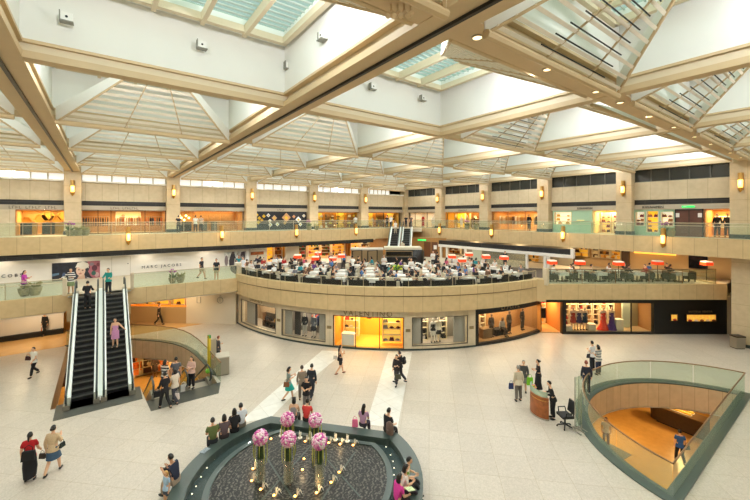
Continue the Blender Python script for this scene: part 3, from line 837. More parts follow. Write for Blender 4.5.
# ------------------------------------------------------------------ shop fittings
def sgn(F): return -1 if F is frame_right else 1
def sign(F, u, z, txt, size, m, label, d=-.06, spacing=1.1, depth=.02, cat='sign', name='sign_lettering'):
    s = sgn(F); b = MB()
    if txt[0] == '#':                      # lettering too small to read in the photograph: rows of letter-sized strokes
        ws = [int(c) for c in txt[1:].split(',')]; x = -(sum(ws) + len(ws) - 1) * size * .45
        for w in ws:
            for k in range(w):
                for (a, c, e, f) in ((0, .12, -.5, .5), (0, .62, (-.5, .38, -.06)[k % 3], (-.38, .5, .06)[k % 3])):
                    q = [(x + a * size, e * size), (x + c * size, e * size), (x + c * size, f * size), (x + a * size, f * size)]
                    vs = [F(Vector((u + s * p[0], dd, z + p[1]))) for dd in (d, d - depth) for p in q]
                    b.add(vs, [(0, 1, 2, 3), (7, 6, 5, 4), (0, 4, 5, 1), (1, 5, 6, 2), (2, 6, 7, 3), (3, 7, 4, 0)], 0)
                x += size * .9
            x += size * .9
    else:
        me = text_mesh(txt, size, depth, spacing)
        b.add([F(Vector((u + s * v.co.x, d - v.co.z, z + v.co.y))) for v in me.vertices], [tuple(p.vertices) for p in me.polygons], 0)
    o = b.build(name, m); return tag(o, label, cat)
def rot_of(F, u):
    n = F(Vector((u, .1, 0))) - F(Vector((u, 0, 0))); return math.atan2(n.y, n.x) - pi / 2     # local +y points into the shop
def rack(F, u0, u1, d, z, cols, label, glabel, group, hgt=1.45, step=.17, glen=.85):
    c = F(Vector(((u0 + u1) / 2, d, z))); t = thing('clothing_rack', label, 'rack', c, rot_of(F, (u0 + u1) / 2))
    m = MB(F); m.tube([(u0, d, z + hgt), (u1, d, z + hgt)], .025, 6); m.build('rail', STEEL, t)
    for u in (u0, u1):
        m = MB(F); m.tube([(u, d, z), (u, d, z + hgt)], .025, 6); m.build('post', STEEL, t)
    n = int(abs(u1 - u0) / step); protos = {}
    for k in range(n):
        u = u0 + (u1 - u0) * (k + .5) / n; cn, ch = cols[k % len(cols)] if random.random() < .7 else random.choice(cols)
        p = F(Vector((u, d, z + hgt - .03))); rz = rot_of(F, u) + random.uniform(-.15, .15)
        if cn not in protos:
            m = MB(); w = .21
            m.box(-.035, .035, -w, w, -glen, -.12, 0)
            for q in m.v[-8:]:
                if q.z > -.2: q.y *= .85; q.x *= .6
            m.box(-.03, .03, -w * 1.25, -w * .8, -.62, -.14, 0); m.box(-.03, .03, w * .8, w * 1.25, -.62, -.14, 0); m.tube([(0, 0, -.13), (0, 0, .02)], .012, 4, 0)
            g = m.build('garment', cloth(ch)); tag(g, glabel % cn, 'clothes', group + ', ' + cn); protos[cn] = g
        else:
            g = protos[cn].copy(); COL.objects.link(g)
        g.matrix_basis = Matrix.Translation(p) @ Matrix.Rotation(rz, 4, 'Z')
BAGS = {}
def small_bag(c, kind=0):
    key = (c, kind)
    m = MB()
    if kind == 0: m.add([(-.17, -.07, 0), (.17, -.07, 0), (.17, .07, 0), (-.17, .07, 0), (-.13, -.04, .22), (.13, -.04, .22), (.13, .04, .22), (-.13, .04, .22)], [(0, 3, 2, 1), (4, 5, 6, 7), (0, 1, 5, 4), (1, 2, 6, 5), (2, 3, 7, 6), (3, 0, 4, 7)]); m.tube([(-.08, 0, .21), (-.06, 0, .31), (.06, 0, .31), (.08, 0, .21)], .012, 5)
    elif kind == 1: m.ell((0, 0, .07), .16, .08, .07, 8, 6); m.tube([(-.10, 0, .1), (-.05, 0, .17), (.05, 0, .17), (.10, 0, .1)], .01, 5)
    else: m.lathe([(.06, 0), (.09, .08), (.05, .18), (.03, .26), (.05, .27)], (0, 0, 0), 8)
    return m
def display(F, u0, u1, z0, z1, d, rows, per, items, back, label, ilabel, group, board=None, glow=0., kinds=(0, 1), iname='handbag', icat='handbag', scale=1., frame=None):
    """shelving thing (back panel, shelf boards, side panels) with goods standing on the boards"""
    c = F(Vector(((u0 + u1) / 2, d, z0))); t = thing('display_shelf', label, 'shelf', c, rot_of(F, (u0 + u1) / 2))
    m = MB(F); m.box(u0, u1, d + .28, d + .32, z0, z1); m.build('back_panel', mat('panel_%s_%s' % (back, glow), back, .6, emit=glow, ecol=back), t)
    bm = board or mat('shelf_board', 'e8d6ae', .5)
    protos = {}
    for u in (u0, u1):
        m = MB(F); m.box(u - .03, u + .03, d - .02, d + .32, z0, z1); m.build('side_panel', frame or bm, t)
    for r in range(rows):
        z = z0 + .04 + (z1 - z0 - .10) * r / rows
        m = MB(F); m.box(u0, u1, d - .02, d + .30, z - .03, z); m.build('shelf_board', bm, t)
        for k in range(per):
            if random.random() < (.46 if iname == 'display_item' else .12): continue
            u = u0 + (u1 - u0) * (k + .5 + random.uniform(-.12, .12)) / per; cn, ch = random.choice(items); kd = random.choice(kinds)
            key = (cn, kd)
            if key not in protos:
                g = small_bag(ch, kd); g.v = [p * scale for p in g.v]; g = g.build(iname, cloth(ch)); tag(g, ilabel % cn, icat, group + ', ' + cn); protos[key] = g
            else: g = protos[key].copy(); COL.objects.link(g)
            g.matrix_basis = Matrix.Translation(F(Vector((u, d + .13, z)))) @ Matrix.Rotation(rot_of(F, u), 4, 'Z')
    return t
def plinth(F, u, d, z, w, dd, h, m, label, cat='display stand', top=None):
    c = F(Vector((u, d, z))); t = thing('display_plinth', label, cat, c, rot_of(F, u))
    b = MB(); b.box(-w / 2, w / 2, -dd / 2, dd / 2, 0, h - .05); b.build('plinth_body', m, t, world=False)
    b = MB(); b.box(-w / 2 - .03, w / 2 + .03, -dd / 2 - .03, dd / 2 + .03, h - .05, h); b.build('plinth_top', top or m, t, world=False)
def mannequin(F, u, d, z, label, top, bottom, tone='e8e0d4', sleeve='long', turn=0., pose='stand', h=1.75, arms=('down', 'down'), hair=('none', 'black')):
    p = F(Vector((u, d, z)))
    o = person(label, p, rot_of(F, u) + pi + turn, h, pose, arms, top, sleeve, bottom, hair, name='mannequin', cat='mannequin')
    mm = mat('mannequin_' + tone, tone, .4); o.data.materials[0] = mm
    o.data.materials[1] = mm; o.data.materials[2] = mm
    return o
LET = mat('sign_letters_dark', '2a2620', .5); LETG = mat('sign_letters_grey', '9c9484', .4, .5); LETB = mat('sign_letters_bronze', '8c7a58', .4, .6)
ul = lambda px: on_y(px, 41.4)
ur = lambda px: on_x(px, 36.4)
ZT = 9.55
PIER = brick('stone_pier', 'd2c2a4', 'ab9a7c', 1.5, 3.2, var=.03, mort=.012)
# ---- left gallery, from the left
m = MB(frame_left); m.box(-18, ul(15), .0, .4, Z2, ZT); m.build('wall_left_panel', PIER, kind='structure')
shop(frame_left, ul(15.5), ul(67) + .2, Z2, ZT, 3.2, 'dfae66', power=150)
pane(frame_left, ul(15.5), ul(67) + .1, Z2, ZT, frame=WOOD, posts=(ul(51),))
m = thing('honeycomb_display', 'gold honeycomb wall display in the amber shop left of the first column', 'display', frame_left(Vector((ul(43), 3.0, 8.4))), 0)
for k, (px, z, s) in enumerate(((37, 8.72, .42), (44, 8.98, .40), (52, 8.65, .40), (60, 9.0, .36), (21, 8.6, .30))):
    b = MB(); q = frame_left(Vector((ul(px), 2.6, z))); b.lathe([(s * 1.15, 0), (s * 1.25, 0), (s * 1.25, .25), (s * 1.15, .25), (s * 1.15, .02)], (0, 0, 0), 6)
    b.v = [Vector((q.x + p.x, q.y - p.z + .25, q.z + p.y)) for p in b.v]; b.build('honeycomb_cell', mat('honey_gold', 'd09a3c', .4, .3), m)
for k, (px, w, c) in enumerate(((24, .7, 'dark'), (31, .5, 'gold'), (47, .8, 'dark'), (56, .6, 'gold'), (64, .5, 'gold'))):
    plinth(frame_left, ul(px), 1.2 + .3 * (k % 2), Z2, w, .6, 1.0, BLACKM if c == 'dark' else GOLD, '%s display plinth, %s from the left in the amber honeycomb shop' % (c, ORD[k]))
sign(frame_left, ul(34), 9.74, '#4,5,4', .22, LET, 'dark letters on the fascia above the honeycomb shop', spacing=1.3)
# second bay: the clothes shop
shop(frame_left, ul(80.5), ul(166), Z2, ZT, 3.5, 'b4875a', power=170)
pane(frame_left, ul(80.5), ul(166), Z2, ZT, posts=(ul(98), ul(111), ul(145)), frame=BRONZE)
GC = [('black', '1b1a1c'), ('navy', '222a44'), ('dark grey', '3a3836'), ('charcoal', '2a2a2e')]
rack(frame_left, ul(82), ul(109), 1.2, Z2, GC, 'long steel rail of dark clothes at the left end of the clothes shop', '%s garment on the rail left of the shop entrance', 'clothes on the dark rail', 1.55)
rack(frame_left, ul(116), ul(143), 2.3, Z2, [('white', 'e6e0d4'), ('cream', 'd8c6a4'), ('grey', '8c8780'), ('rust', 'a0522c')], 'steel rail of pale clothes deep inside the clothes shop', '%s garment on the pale rail deep in the clothes shop', 'clothes on the pale rail', 1.55)
rack(frame_left, ul(146), ul(164), 1.1, Z2, [('orange', 'd0662c'), ('red', 'a42c28'), ('black', '1d1b1b'), ('navy', '27304c')], 'steel rail of mixed orange and dark clothes beside the second column', '%s garment on the rail beside the second column', 'clothes beside the second column', 1.55)
display(frame_left, ul(117), ul(143), Z2 + 1.4, ZT - .1, 3.1, 1, 9, [('cream', 'e6d8b8'), ('brown', '6a4428')], 'e8c890', 'lit upper shelf on the back wall of the clothes shop', '%s bag on the high shelf of the clothes shop', 'bags on the high shelf', glow=.5)
sign(frame_left, ul(125), 9.74, '#4,7', .20, LET, 'dark letters on the fascia above the clothes shop', spacing=1.1)
# third bay: lamps niche and the wooden cupboard
shop(frame_left, ul(178), ul(243), Z2, ZT, 3.0, 'caa06a', power=120)
pane(frame_left, ul(178), ul(237.5), Z2, ZT, posts=(ul(193),), frame=WOOD)
t = thing('wooden_screen', 'tall warm wood screen wall in the shop between second and third columns', 'screen', frame_left(Vector((ul(219), 1.6, Z2))), 0)
for k in range(3):
    b = MB(frame_left); x0, x1 = ul(199 + 13 * k), ul(211 + 13 * k); b.box(x0, x1, 1.6, 1.7, Z2 + .05, ZT - .25); b.build('panel', mat('honey_wood', 'b88850', .45, var=.15, scale=5), t)
b = MB(frame_left); b.box(ul(198), ul(238), 1.55, 1.75, ZT - .25, ZT - .1); b.build('top_rail', WOOD, t)
for k in range(5):
    x = ul(181.5 + 2.4 * k); z = 9.15 - .22 * (k % 3); t = thing('pendant_lamp', 'small glowing globe pendant, %s from the left in the lamp shop niche' % ORD[k], 'lamp', frame_left(Vector((x, 1.2 + .3 * (k % 2), ZT - .05))), 0, 'globe pendants')
    b = MB(frame_left); b.tube([(x, 1.2 + .3 * (k % 2), ZT - .05), (x, 1.2 + .3 * (k % 2), z)], .01, 4); b.build('cord', BLACKM, t)
    b = MB(frame_left); b.ell((x, 1.2 + .3 * (k % 2), z - .1), .11, .11, .11, 8, 6); b.build('globe', LAMP, t, True)
for k, px in enumerate((181.5, 185.5, 190, 206, 216)): plinth(frame_left, ul(px), .9, Z2, .5, .5, .95, BLACKM if k < 3 else mat('cabinet_grey', '6a6252', .5), 'low %s display cabinet, %s from the left in the lamp and wood shop' % ('black' if k < 3 else 'grey', ORD[k]))
sign(frame_left, ul(203), 9.74, '#2,6', .20, LETG, 'grey letters on the fascia above the wooden screen', spacing=1.1)
# fourth bay: black wall with turned squares
m = MB(frame_left); m.box(ul(253), ul(307), .1, .2, Z2, ZT); m.build('wall_left_black', mat('black_wall', '161820', .3, var=.5, scale=18), kind='structure')
DI = [(256.5, 9.15, .34, 'e2b82a'), (259.5, 8.78, .30, 'e2b82a'), (264, 9.0, .30, 'd8ac28'), (258.5, 8.3, .34, 'e2c040'), (262, 8.55, .28, 'c89a20'), (268.5, 9.1, .32, 'e8e6e0'), (270, 8.45, .32, 'f0eee8'),
      (274.5, 8.8, .46, 'cfa47a'), (270.5, 8.0, .34, 'f0eee8'), (277.5, 8.05, .34, 'e8e4dc'), (286.5, 8.85, .78, 'c79566'), (285, 8.2, .34, 'a8825c'), (298.5, 8.6, .52, 'e8e6ea'), (300.5, 8.0, .34, 'efe9e2'), (294, 8.95, .30, 'c88a6a'), (304, 9.05, .30, 'e6e6e6')]
for k, (px, z, s, c) in enumerate(DI):
    cn = {'e': 'yellow' if c[1] in '2' else 'white', 'f': 'white', 'd': 'yellow', 'c': 'tan', 'a': 'brown'}[c[0]]
    b = MB(); q = frame_left(Vector((ul(px), .04, z))); b.box(-s / 2, s / 2, -.03, .03, -s / 2, s / 2, 0, 1, Matrix.Translation(q) @ Matrix.Rotation(pi / 4, 4, 'Y')); b.box(-s / 2 * .5, s / 2 * .5, -.045, -.03, -s / 2 * .5, s / 2 * .3, 1, 1, Matrix.Translation(q) @ Matrix.Rotation(pi / 4, 4, 'Y'))
    o = b.build('wall_panel', [mat('diamond_' + c, c, .5), mat('diamond_in_%d' % (k % 3), ('6a4a3a', '4a5a8a', 'b04a5a')[k % 3] if s > .4 else c, .5)])
    tag(o, '%s square panel turned on its corner, %s from the left on the black shop wall' % (cn, ORD[k]), 'panel')
sign(frame_left, ul(281), 9.74, '#5', .2, LET, 'short dark letters on the fascia above the black diamond wall')
# fifth and sixth bays: gold displays
GI = [('gold', 'c99a2c'), ('yellow', 'e8c23c'), ('brown', '5a3a1c'), ('amber', 'b0701c'), ('ivory', 'f0e2b8')]
for k, (p0, p1, q) in enumerate(((316, 360, 'between the fourth and fifth columns'), (367.5, 400, 'between the fifth column and the corner'))):
    shop(frame_left, ul(p0), ul(p1), Z2, ZT, 2.6, 'd2a040', power=110, light=(1, .74, .3))
    pane(frame_left, ul(p0), ul(p1), Z2, ZT, frame=BRONZE, posts=(ul((p0 + p1) / 2),))
    n = 4 if k == 0 else 3
    for j in range(n):
        u0 = ul(p0) + (ul(p1) - ul(p0)) * (j + .06) / n; u1 = ul(p0) + (ul(p1) - ul(p0)) * (j + .9) / n
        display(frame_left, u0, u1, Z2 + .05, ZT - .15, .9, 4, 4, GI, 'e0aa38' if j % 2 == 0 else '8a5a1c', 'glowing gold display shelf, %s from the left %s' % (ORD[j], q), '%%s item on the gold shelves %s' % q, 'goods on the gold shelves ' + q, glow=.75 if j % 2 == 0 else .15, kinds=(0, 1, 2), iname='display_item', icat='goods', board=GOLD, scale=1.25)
# ---- right gallery, from the corner to the right
shop(frame_right, ur(437), ur(409), Z2, ZT, 3.0, 'd8cab4', power=100, light=(1, .86, .68))
pane(frame_right, ur(437), ur(409), Z2, ZT, posts=(ur(427), ur(415)))
mannequin(frame_right, ur(419), .8, Z2 + .03, 'mannequin in a long red dress near the gallery corner', 'b3202c', ('longskirt', 'b3202c'))
mannequin(frame_right, ur(429), .9, Z2 + .03, 'mannequin in a white dress right of the red dress', 'ece6dc', ('dress', 'ece6dc'))
mannequin(frame_right, ur(431.8), 1.3, Z2 + .03, 'mannequin in grey beside the first right-hand column', '74706c', ('trousers', '3a3836'))
rack(frame_right, ur(427), ur(421), 2.2, Z2, [('white', 'e8e2d8'), ('grey', '9a948c')], 'rail of pale clothes behind the red dress', '%s garment on the rail behind the red dress', 'clothes behind the red dress')
shop(frame_right, ur(483), ur(446), Z2, ZT, 3.0, 'c9922c', power=130, light=(1, .72, .28))
pane(frame_right, ur(483), ur(446), Z2, ZT, frame=GOLD, posts=(ur(457), ur(473)))
for j, (p0, p1, gl) in enumerate(((456, 447, .8), (474, 461, .1), (482.5, 475.5, .9))):
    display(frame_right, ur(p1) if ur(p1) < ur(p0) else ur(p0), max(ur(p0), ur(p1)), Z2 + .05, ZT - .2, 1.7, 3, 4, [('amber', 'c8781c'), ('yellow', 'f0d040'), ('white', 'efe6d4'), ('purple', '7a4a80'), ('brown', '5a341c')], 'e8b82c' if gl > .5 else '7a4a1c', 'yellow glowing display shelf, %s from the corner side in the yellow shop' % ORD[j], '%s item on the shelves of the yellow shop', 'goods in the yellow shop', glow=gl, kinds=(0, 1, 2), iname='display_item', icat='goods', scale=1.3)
for k, (px, c, w) in enumerate(((452, 'c89a3c', 'amber'), (458, 'efe4d0', 'white'), (464, 'c9a46a', 'tan'), (470, '4a2c24', 'dark brown'), (477, '8a4a6a', 'plum'))):
    mannequin(frame_right, ur(px), .7, Z2 + .03, 'mannequin in %s at the front of the yellow shop' % w, c, ('dress' if k % 2 else 'trousers', c), h=1.65)
sign(frame_right, ur(463), 9.74, '#8', .2, LET, 'dark letters on the fascia above the yellow shop', spacing=1.2)
shop(frame_right, ur(541), ur(492), Z2, ZT, 3.2, 'cf9a58', power=150, light=(1, .76, .42))
pane(frame_right, ur(541), ur(492), Z2, ZT, frame=WOOD, posts=(ur(508), ur(525)))
rack(frame_right, ur(523), ur(494), 1.2, Z2 + .1, [('cream', 'e6cfa4'), ('tan', 'c79a62'), ('ivory', 'efe2c8'), ('ochre', 'c08a3c'), ('brown', '7a4c28')], 'long rail of cream and tan clothes in the wide clothes shop on the right gallery', '%s garment on the long cream rail', 'clothes on the long cream rail', 1.6, .2, 1.0)
rack(frame_right, ur(538), ur(527), 1.4, Z2 + .1, [('ochre', 'cc9440'), ('black', '1e1c1c'), ('cream', 'e2cca0')], 'short rail of ochre clothes beside the black mannequin', '%s garment on the short ochre rail', 'clothes on the short ochre rail', 1.6, .2, 1.0)
mannequin(frame_right, ur(525), .8, Z2 + .03, 'mannequin in black among the cream clothes', '1a1a1c', ('trousers', '1a1a1c'), 'c9a27a')
mannequin(frame_right, ur(539), .7, Z2 + .03, 'mannequin in white beside the third right-hand column', 'efe8dc', ('trousers', '4a4238'), 'd8b490')
sign(frame_right, ur(518), 9.74, '#6,5', .16, LETG, 'pale grey letters on the fascia above the cream clothes shop', spacing=1.2)
# bag shop with green glass
def green_wall(p0, p1, holes):
    e = [p0] + [q for h in holes for q in h[:2]] + [p1]; m = MB(frame_right)
    for a, c in zip(e[0::2], e[1::2]):
        if c - a > .3: m.box(ur(c), ur(a), .05, .12, Z2, ZT)
    for a, c, z0, z1 in holes: m.box(ur(c), ur(a), .05, .12, Z2, z0); m.box(ur(c), ur(a), .05, .12, z1, ZT)
    m.build('wall_green_glass', GGLS, kind='structure')
    m = MB(frame_right); m.box(ur(p1), ur(p0), .50, .6, Z2, ZT); m.build('wall_niche_back', WHITEW, kind='structure')
BG = [('brown', '6a3a1c'), ('dark red', '6a1c20'), ('black', '231a18'), ('tan', 'a06a38')]
GGLS = mat('green_back_painted', 'a5c2a4', .15, spec=.6)
shop(frame_right, ur(622), ur(592), Z2, ZT, 3.0, 'e6cf96', power=120, light=(1, .84, .5))
green_wall(552.5, 592, [(554, 571, Z2 + .75, ZT - .15)])
display(frame_right, ur(571), ur(554), Z2 + .75, ZT - .15, .06, 3, 2, [('yellow', 'd8a838'), ('gold', 'c08a2c')], 'fff0c4', 'lit cream shelf niche with yellow bags in the green glass front', '%s bag in the lit niche of the green glass front', 'bags in the green glass niche', glow=.9)
sign(frame_right, ur(580.5), 8.6, 'KWANPEN', .13, mat('gold_letters', 'f0dca0', .4, emit=.8, ecol='f0dca0'), 'small pale letters on the green glass panel', d=.03)
display(frame_right, ur(620.5), ur(605), Z2 + .05, ZT - .2, 1.6, 4, 3, BG, 'ffe9b4', 'cream shelves of brown bags inside the bag shop entrance', '%s bag on the cream shelves in the entrance', 'bags inside the bag shop', glow=.7)
display(frame_right, ur(603), ur(593.5), Z2 + .05, ZT - .2, 1.6, 4, 2, BG, 'ffd67a', 'amber shelves of bags at the left of the bag shop entrance', '%s bag on the amber shelves in the entrance', 'bags on the amber shelves', glow=.7)
display(frame_right, ur(618), ur(611), Z2 + .0, Z2 + .9, .5, 2, 2, BG, 'fff0cc', 'low counter of bags standing in the bag shop entrance', '%s bag on the low counter', 'bags on the low counter', glow=.3)
sign(frame_right, ur(585), 9.74, 'KWANPEN', .26, LET, 'bold dark letters on the fascia above the green glass front')
green_wall(633.5, 674.5, [(635.5, 644, Z2 + .75, ZT - .2), (646.5, 658, Z2 + .25, ZT - .15), (661, 673, Z2 + .75, ZT - .2)])
display(frame_right, ur(644), ur(635.5), Z2 + .75, ZT - .2, .06, 3, 2, BG, 'fff2d0', 'white lit niche with three rows of dark bags beside the fourth column', '%s bag in the white niche beside the fourth column', 'bags in the white niche', glow=.8)
display(frame_right, ur(658), ur(646.5), Z2 + .25, ZT - .15, .06, 4, 2, BG, 'ffc02c', 'bright yellow lit niche with four rows of bags', '%s bag in the bright yellow niche', 'bags in the yellow niche', glow=.9)
display(frame_right, ur(673), ur(661), Z2 + .75, ZT - .2, .06, 3, 2, BG + [('plum', '6a2a4a')], 'fff0c8', 'white lit niche with dark bags beside the brown double door', '%s bag in the white niche beside the double door', 'bags in the white niche by the door', glow=.8)
sign(frame_right, ur(653), 9.74, 'KWANPEN', .28, LET, 'bold dark letters on the fascia above the yellow niche')
# brown double door with the green exit sign
t = MB(frame_right); t.box(ur(703), ur(675), .0, .2, Z2, ZT); w = t.build('door_1', mat('door_brown', '5c3424', .45, var=.12, scale=4), kind='structure')
b = MB(frame_right); mid = ur(689)
b.box(mid - .02, mid + .02, -.02, 0, Z2, ZT - .1); b.box(ur(703), ur(702.2), -.06, .1, Z2, ZT); b.box(ur(675.8), ur(675), -.06, .1, Z2, ZT); b.box(ur(703), ur(675), -.06, .1, ZT - .1, ZT); b.build('door_frame', BLACKM, w)
for k, px in enumerate((677.5, 700)):
    b = MB(frame_right); b.box(ur(px) - .12, ur(px) + .12, -.03, 0, Z2 + 1.5, Z2 + 1.82); tag(b.build('notice', WHITEW), 'small white notice on the %s of the brown double door' % ('left leaf' if k == 0 else 'right leaf'), 'notice')
GRN = mat('exit_green', '22c860', .4, emit=1.6, ecol='22d860')
def exit_sign(F, u, z, label, s=1., mirror=''):
    t = thing('exit_sign', label, 'sign', F(Vector((u, -.08, z))), rot_of(F, u))
    b = MB(F); b.box(u - .85 * s, u + .85 * s, -.12, -.04, z - .14 * s, z + .14 * s); b.build('housing', GRN, t)
    me = text_mesh('EXIT', .2 * s, .01, 1.1); sg = sgn(F)
    b = MB(); b.add([F(Vector((u + .4 * s + sg * v.co.x - .0, -.13 - v.co.z, z + v.co.y))) for v in me.vertices], [tuple(p.vertices) for p in me.polygons]); b.build('lettering', WHITEW, t)
exit_sign(frame_right, ur(688.5), 9.74, 'green lit exit sign above the brown double door', .45)
# suit shop beside the pillar
shop(frame_right, ur(733.5), ur(704.5), Z2, ZT, 2.8, 'c9924c', power=110)
pane(frame_right, ur(733.5), ur(704.5), Z2, ZT, frame=WOOD)
for k, (px, wh) in enumerate(((715, 'left'), (725.5, 'right'))):
    mannequin(frame_right, ur(px), .7, Z2 + .03, 'mannequin in a dark suit, %s one of the pair beside the big pillar' % wh, '1c1a1c', ('trousers', '1c1a1c'), 'e2d2b8')
rack(frame_right, ur(732), ur(708), 2.2, Z2 + .1, [('black', '1a1919'), ('brown', '5a3a22'), ('white', 'e6dcc8')], 'rail of dark suits behind the two suited mannequins', '%s jacket on the rail behind the suited mannequins', 'jackets behind the suits')

# ------------------------------------------------------------------ sconces
def sconce(F, u, z, d, label, hgt, group, light=True):
    c = F(Vector((u, d, z))); t = thing('wall_sconce', label, 'wall lamp', c, rot_of(F, u), group)
    b = MB(); b.lathe([(.03, -hgt * .5), (.10, -hgt * .42), (.125, -hgt * .26)], (0, 0, 0), 10); b.build('base_cup', GOLD, t, True, world=False)
    b = MB(); b.lathe([(.12, -hgt * .26), (.135, -hgt * .1), (.135, hgt * .12), (.11, hgt * .16)], (0, 0, 0), 10); b.build('lamp_shade', mat('sconce_glow', 'ffd890', .5, emit=3.2, ecol='ffc05c'), t, True, world=False)
    b = MB(); b.lathe([(.125, hgt * .13), (.13, hgt * .3), (.11, hgt * .5), (.02, hgt * .5)], (0, 0, 0), 10); b.build('upper_body', mat('sconce_brass', 'b8924e', .4, .5), t, True, world=False)
    b = MB(); b.box(-.15, .15, .10, .16, -hgt * .40, hgt * .5); b.build('bracket', GOLD, t, world=False)
    if light: point('sconce_light', F(Vector((u, d - .35, z))), 14, (1, .74, .38), .12)
for i in range(2, 7): sconce(frame_left, XC[i], 11.45 - .02 * i, -.80, 'gold torch sconce on the %s column of the left gallery' % ORD[i - 2], 1.35, 'column sconces', i < 5)
for i in range(2, 7): sconce(frame_right, YC[i], 11.35, -.80, 'gold torch sconce on the %s column from the right edge, right gallery' % ORD[i - 2], 1.35, 'column sconces', i < 5)
FL = lambda p: Vector((p.x, YL2 + p.y, p.z)); FRR = lambda p: Vector((XR2 + p.y, p.x, p.z))
for k, px in enumerate((128.5, 222, 296.5, 356)): sconce(FL, on_y(px, YL2 - .25), 7.35, -.32, 'gold torch sconce on the left gallery parapet, %s from the left' % ORD[k], 1.5, 'parapet sconces', k < 2)
for k, px in enumerate((439.5, 491.5, 563, 663)): sconce(FRR, on_x(px, XR2 - .25), 7.35, -.32, 'gold torch sconce on the right gallery parapet, %s from the corner' % ORD[k], 1.5, 'parapet sconces', k > 1)

# ------------------------------------------------------------------ ground floor: round shopfront
u = ring_u
R0 = (A0 - 180) * L - 2.0
def ringbox(a, b, z0, z1, m, name='wall_ring', d0=0., d1=.35):
    k = MB(frame_ring); k.box(a, b, d0, d1, z0, z1, nx=max(1, int(abs(b - a) / .8))); return k.build(name, m, kind='structure')
U = {p: u(p) for p in (241, 276, 281.5, 325.5, 333, 404, 412, 468, 475.5, 541.5)}
ringbox(R0, U[475.5], 2.22, 2.72, SHOPST); ringbox(R0, U[333], 0.0, .28, SHOPST); ringbox(U[404], U[475.5], 0, .28, SHOPST)
for a, b in ((R0, U[241]), (U[276], U[281.5]), (U[325.5], U[333]), (U[404], U[412]), (U[468], U[475.5])): ringbox(a, b, .28, 2.22, SHOPST)
ringbox(R0, U[475.5], 0.0, .12, GRANITE_D, 'baseboard_ring', -.03, .0)
for n_, (a, b, wc, pw, wm_) in enumerate(((241, 276, '9a8468', 60, None), (281.5, 325.5, '77716a', 45, None), (333, 404, 'e8a838', 150, None), (412, 468, '8a8478', 55, None))):
    ent = a == 333
    shop(frame_ring, U[a], U[b], .02 if ent else .28, 2.22, 3.0 if ent else 1.6, wc, power=pw, light=(1, .72, .30) if ent else (1, .85, .65), floorc='e8b858' if ent else 'a89c8c')
    pane(frame_ring, U[a], U[b], .02 if ent else .28, 2.22, frame=mat('frame_grey', '6e675c', .4, .5) if not ent else BRONZE, posts=(u(355.5), u(379.5)) if ent else ())
# window one: grey panels and a counter
def ring_panel(p0, p1, z0, z1, d, m, label, name='standing_screen', cat='panel'):
    k = MB(frame_ring); k.box(u(p0), u(p1), d, d + .06, z0, z1, nx=2); return tag(k.build(name, m), label, cat)
GP = mat('grey_panel', 'a9a39a', .5); GP2 = mat('dark_panel', '3c3a38', .5)
ring_panel(243, 251, .35, 2.15, .35, GP, 'grey panel at the left of the leftmost round-shop window'); ring_panel(251.8, 253.5, .35, 2.15, .3, GP2, 'dark upright post panel in the leftmost round-shop window')
ring_panel(271, 275.5, .35, 2.15, .4, GP2, 'dark panel at the right of the leftmost round-shop window')
display(frame_ring, u(255), u(270), .3, 1.35, .7, 2, 3, [('gold', 'b98a44'), ('black', '241c18')], '5a4c3c', 'low dark counter of bags in the leftmost round-shop window', '%s bag on the counter in the leftmost window', 'bags in the leftmost window', board=mat('counter_brown', '6a4c34', .4), scale=1.1)
ring_panel(282.5, 290, .35, 2.15, .25, GP, 'pale grey panel left of the mannequin pair'); ring_panel(290.2, 296, .35, 2.15, .5, GP2, 'dark panel left of the mannequin pair'); ring_panel(317.5, 325, .35, 2.15, .25, GP, 'pale grey panel right of the mannequin pair')
mannequin(frame_ring, u(300), .6, .30, 'mannequin in black top and pale trousers, left of the window pair', '24262c', ('trousers', 'b4b0a8'), h=1.7)
mannequin(frame_ring, u(309.5), .6, .30, 'mannequin in grey top and dark skirt, right of the window pair', '6a6e78', ('dress', '2a2c34'), h=1.7)
rack(frame_ring, u(303), u(316), 1.2, .3, [('rust', 'a8482c'), ('navy', '2e4064'), ('white', 'e2dcd2'), ('blue', '4a6a94')], 'rail of colourful clothes behind the mannequin pair', '%s garment on the rail behind the mannequin pair', 'clothes behind the mannequin pair', 1.6)
# the glowing entrance
display(frame_ring, u(336), u(353), .35, 2.05, 1.6, 3, 3, [('white', 'efe6d8'), ('dark', '2a1c18'), ('red', 'a8302c')], 'f8c860', 'warm lit shelf of bags left of the glowing doorway', '%s bag on the shelf left of the glowing doorway', 'bags left of the doorway', glow=.6)
display(frame_ring, u(382), u(402), .25, 2.05, 1.0, 4, 3, [('black', '1e1a1a'), ('dark red', '5a1c1c'), ('grey', '8c8880')], 'ffd060', 'yellow lit shelf of bags right of the glowing doorway', '%s bag on the shelf right of the glowing doorway', 'bags right of the doorway', glow=.7)
plinth(frame_ring, u(346), .7, .05, .9, .5, .8, WHITEW, 'white display table left of the glowing doorway')
t = thing('hanging_display', 'dark hanging lantern display above the glowing doorway', 'lamp', frame_ring(Vector((u(366), 1.4, 2.2))), 0)
k = MB(frame_ring); k.box(u(364), u(368.5), 1.2, 1.6, 1.75, 2.18); k.build('lantern_box', mat('lantern_brown', '7a4a1c', .5), t)
sign(frame_ring, u(367.5), 2.42, 'VALENTINO', .52, LETB, 'large bronze serif letters above the glowing entrance', d=-.03, spacing=1.25)
sign(frame_ring, u(256.5), 2.44, '#9', .22, LETB, 'bronze letters above the leftmost round-shop window', d=-.03, spacing=1.2)
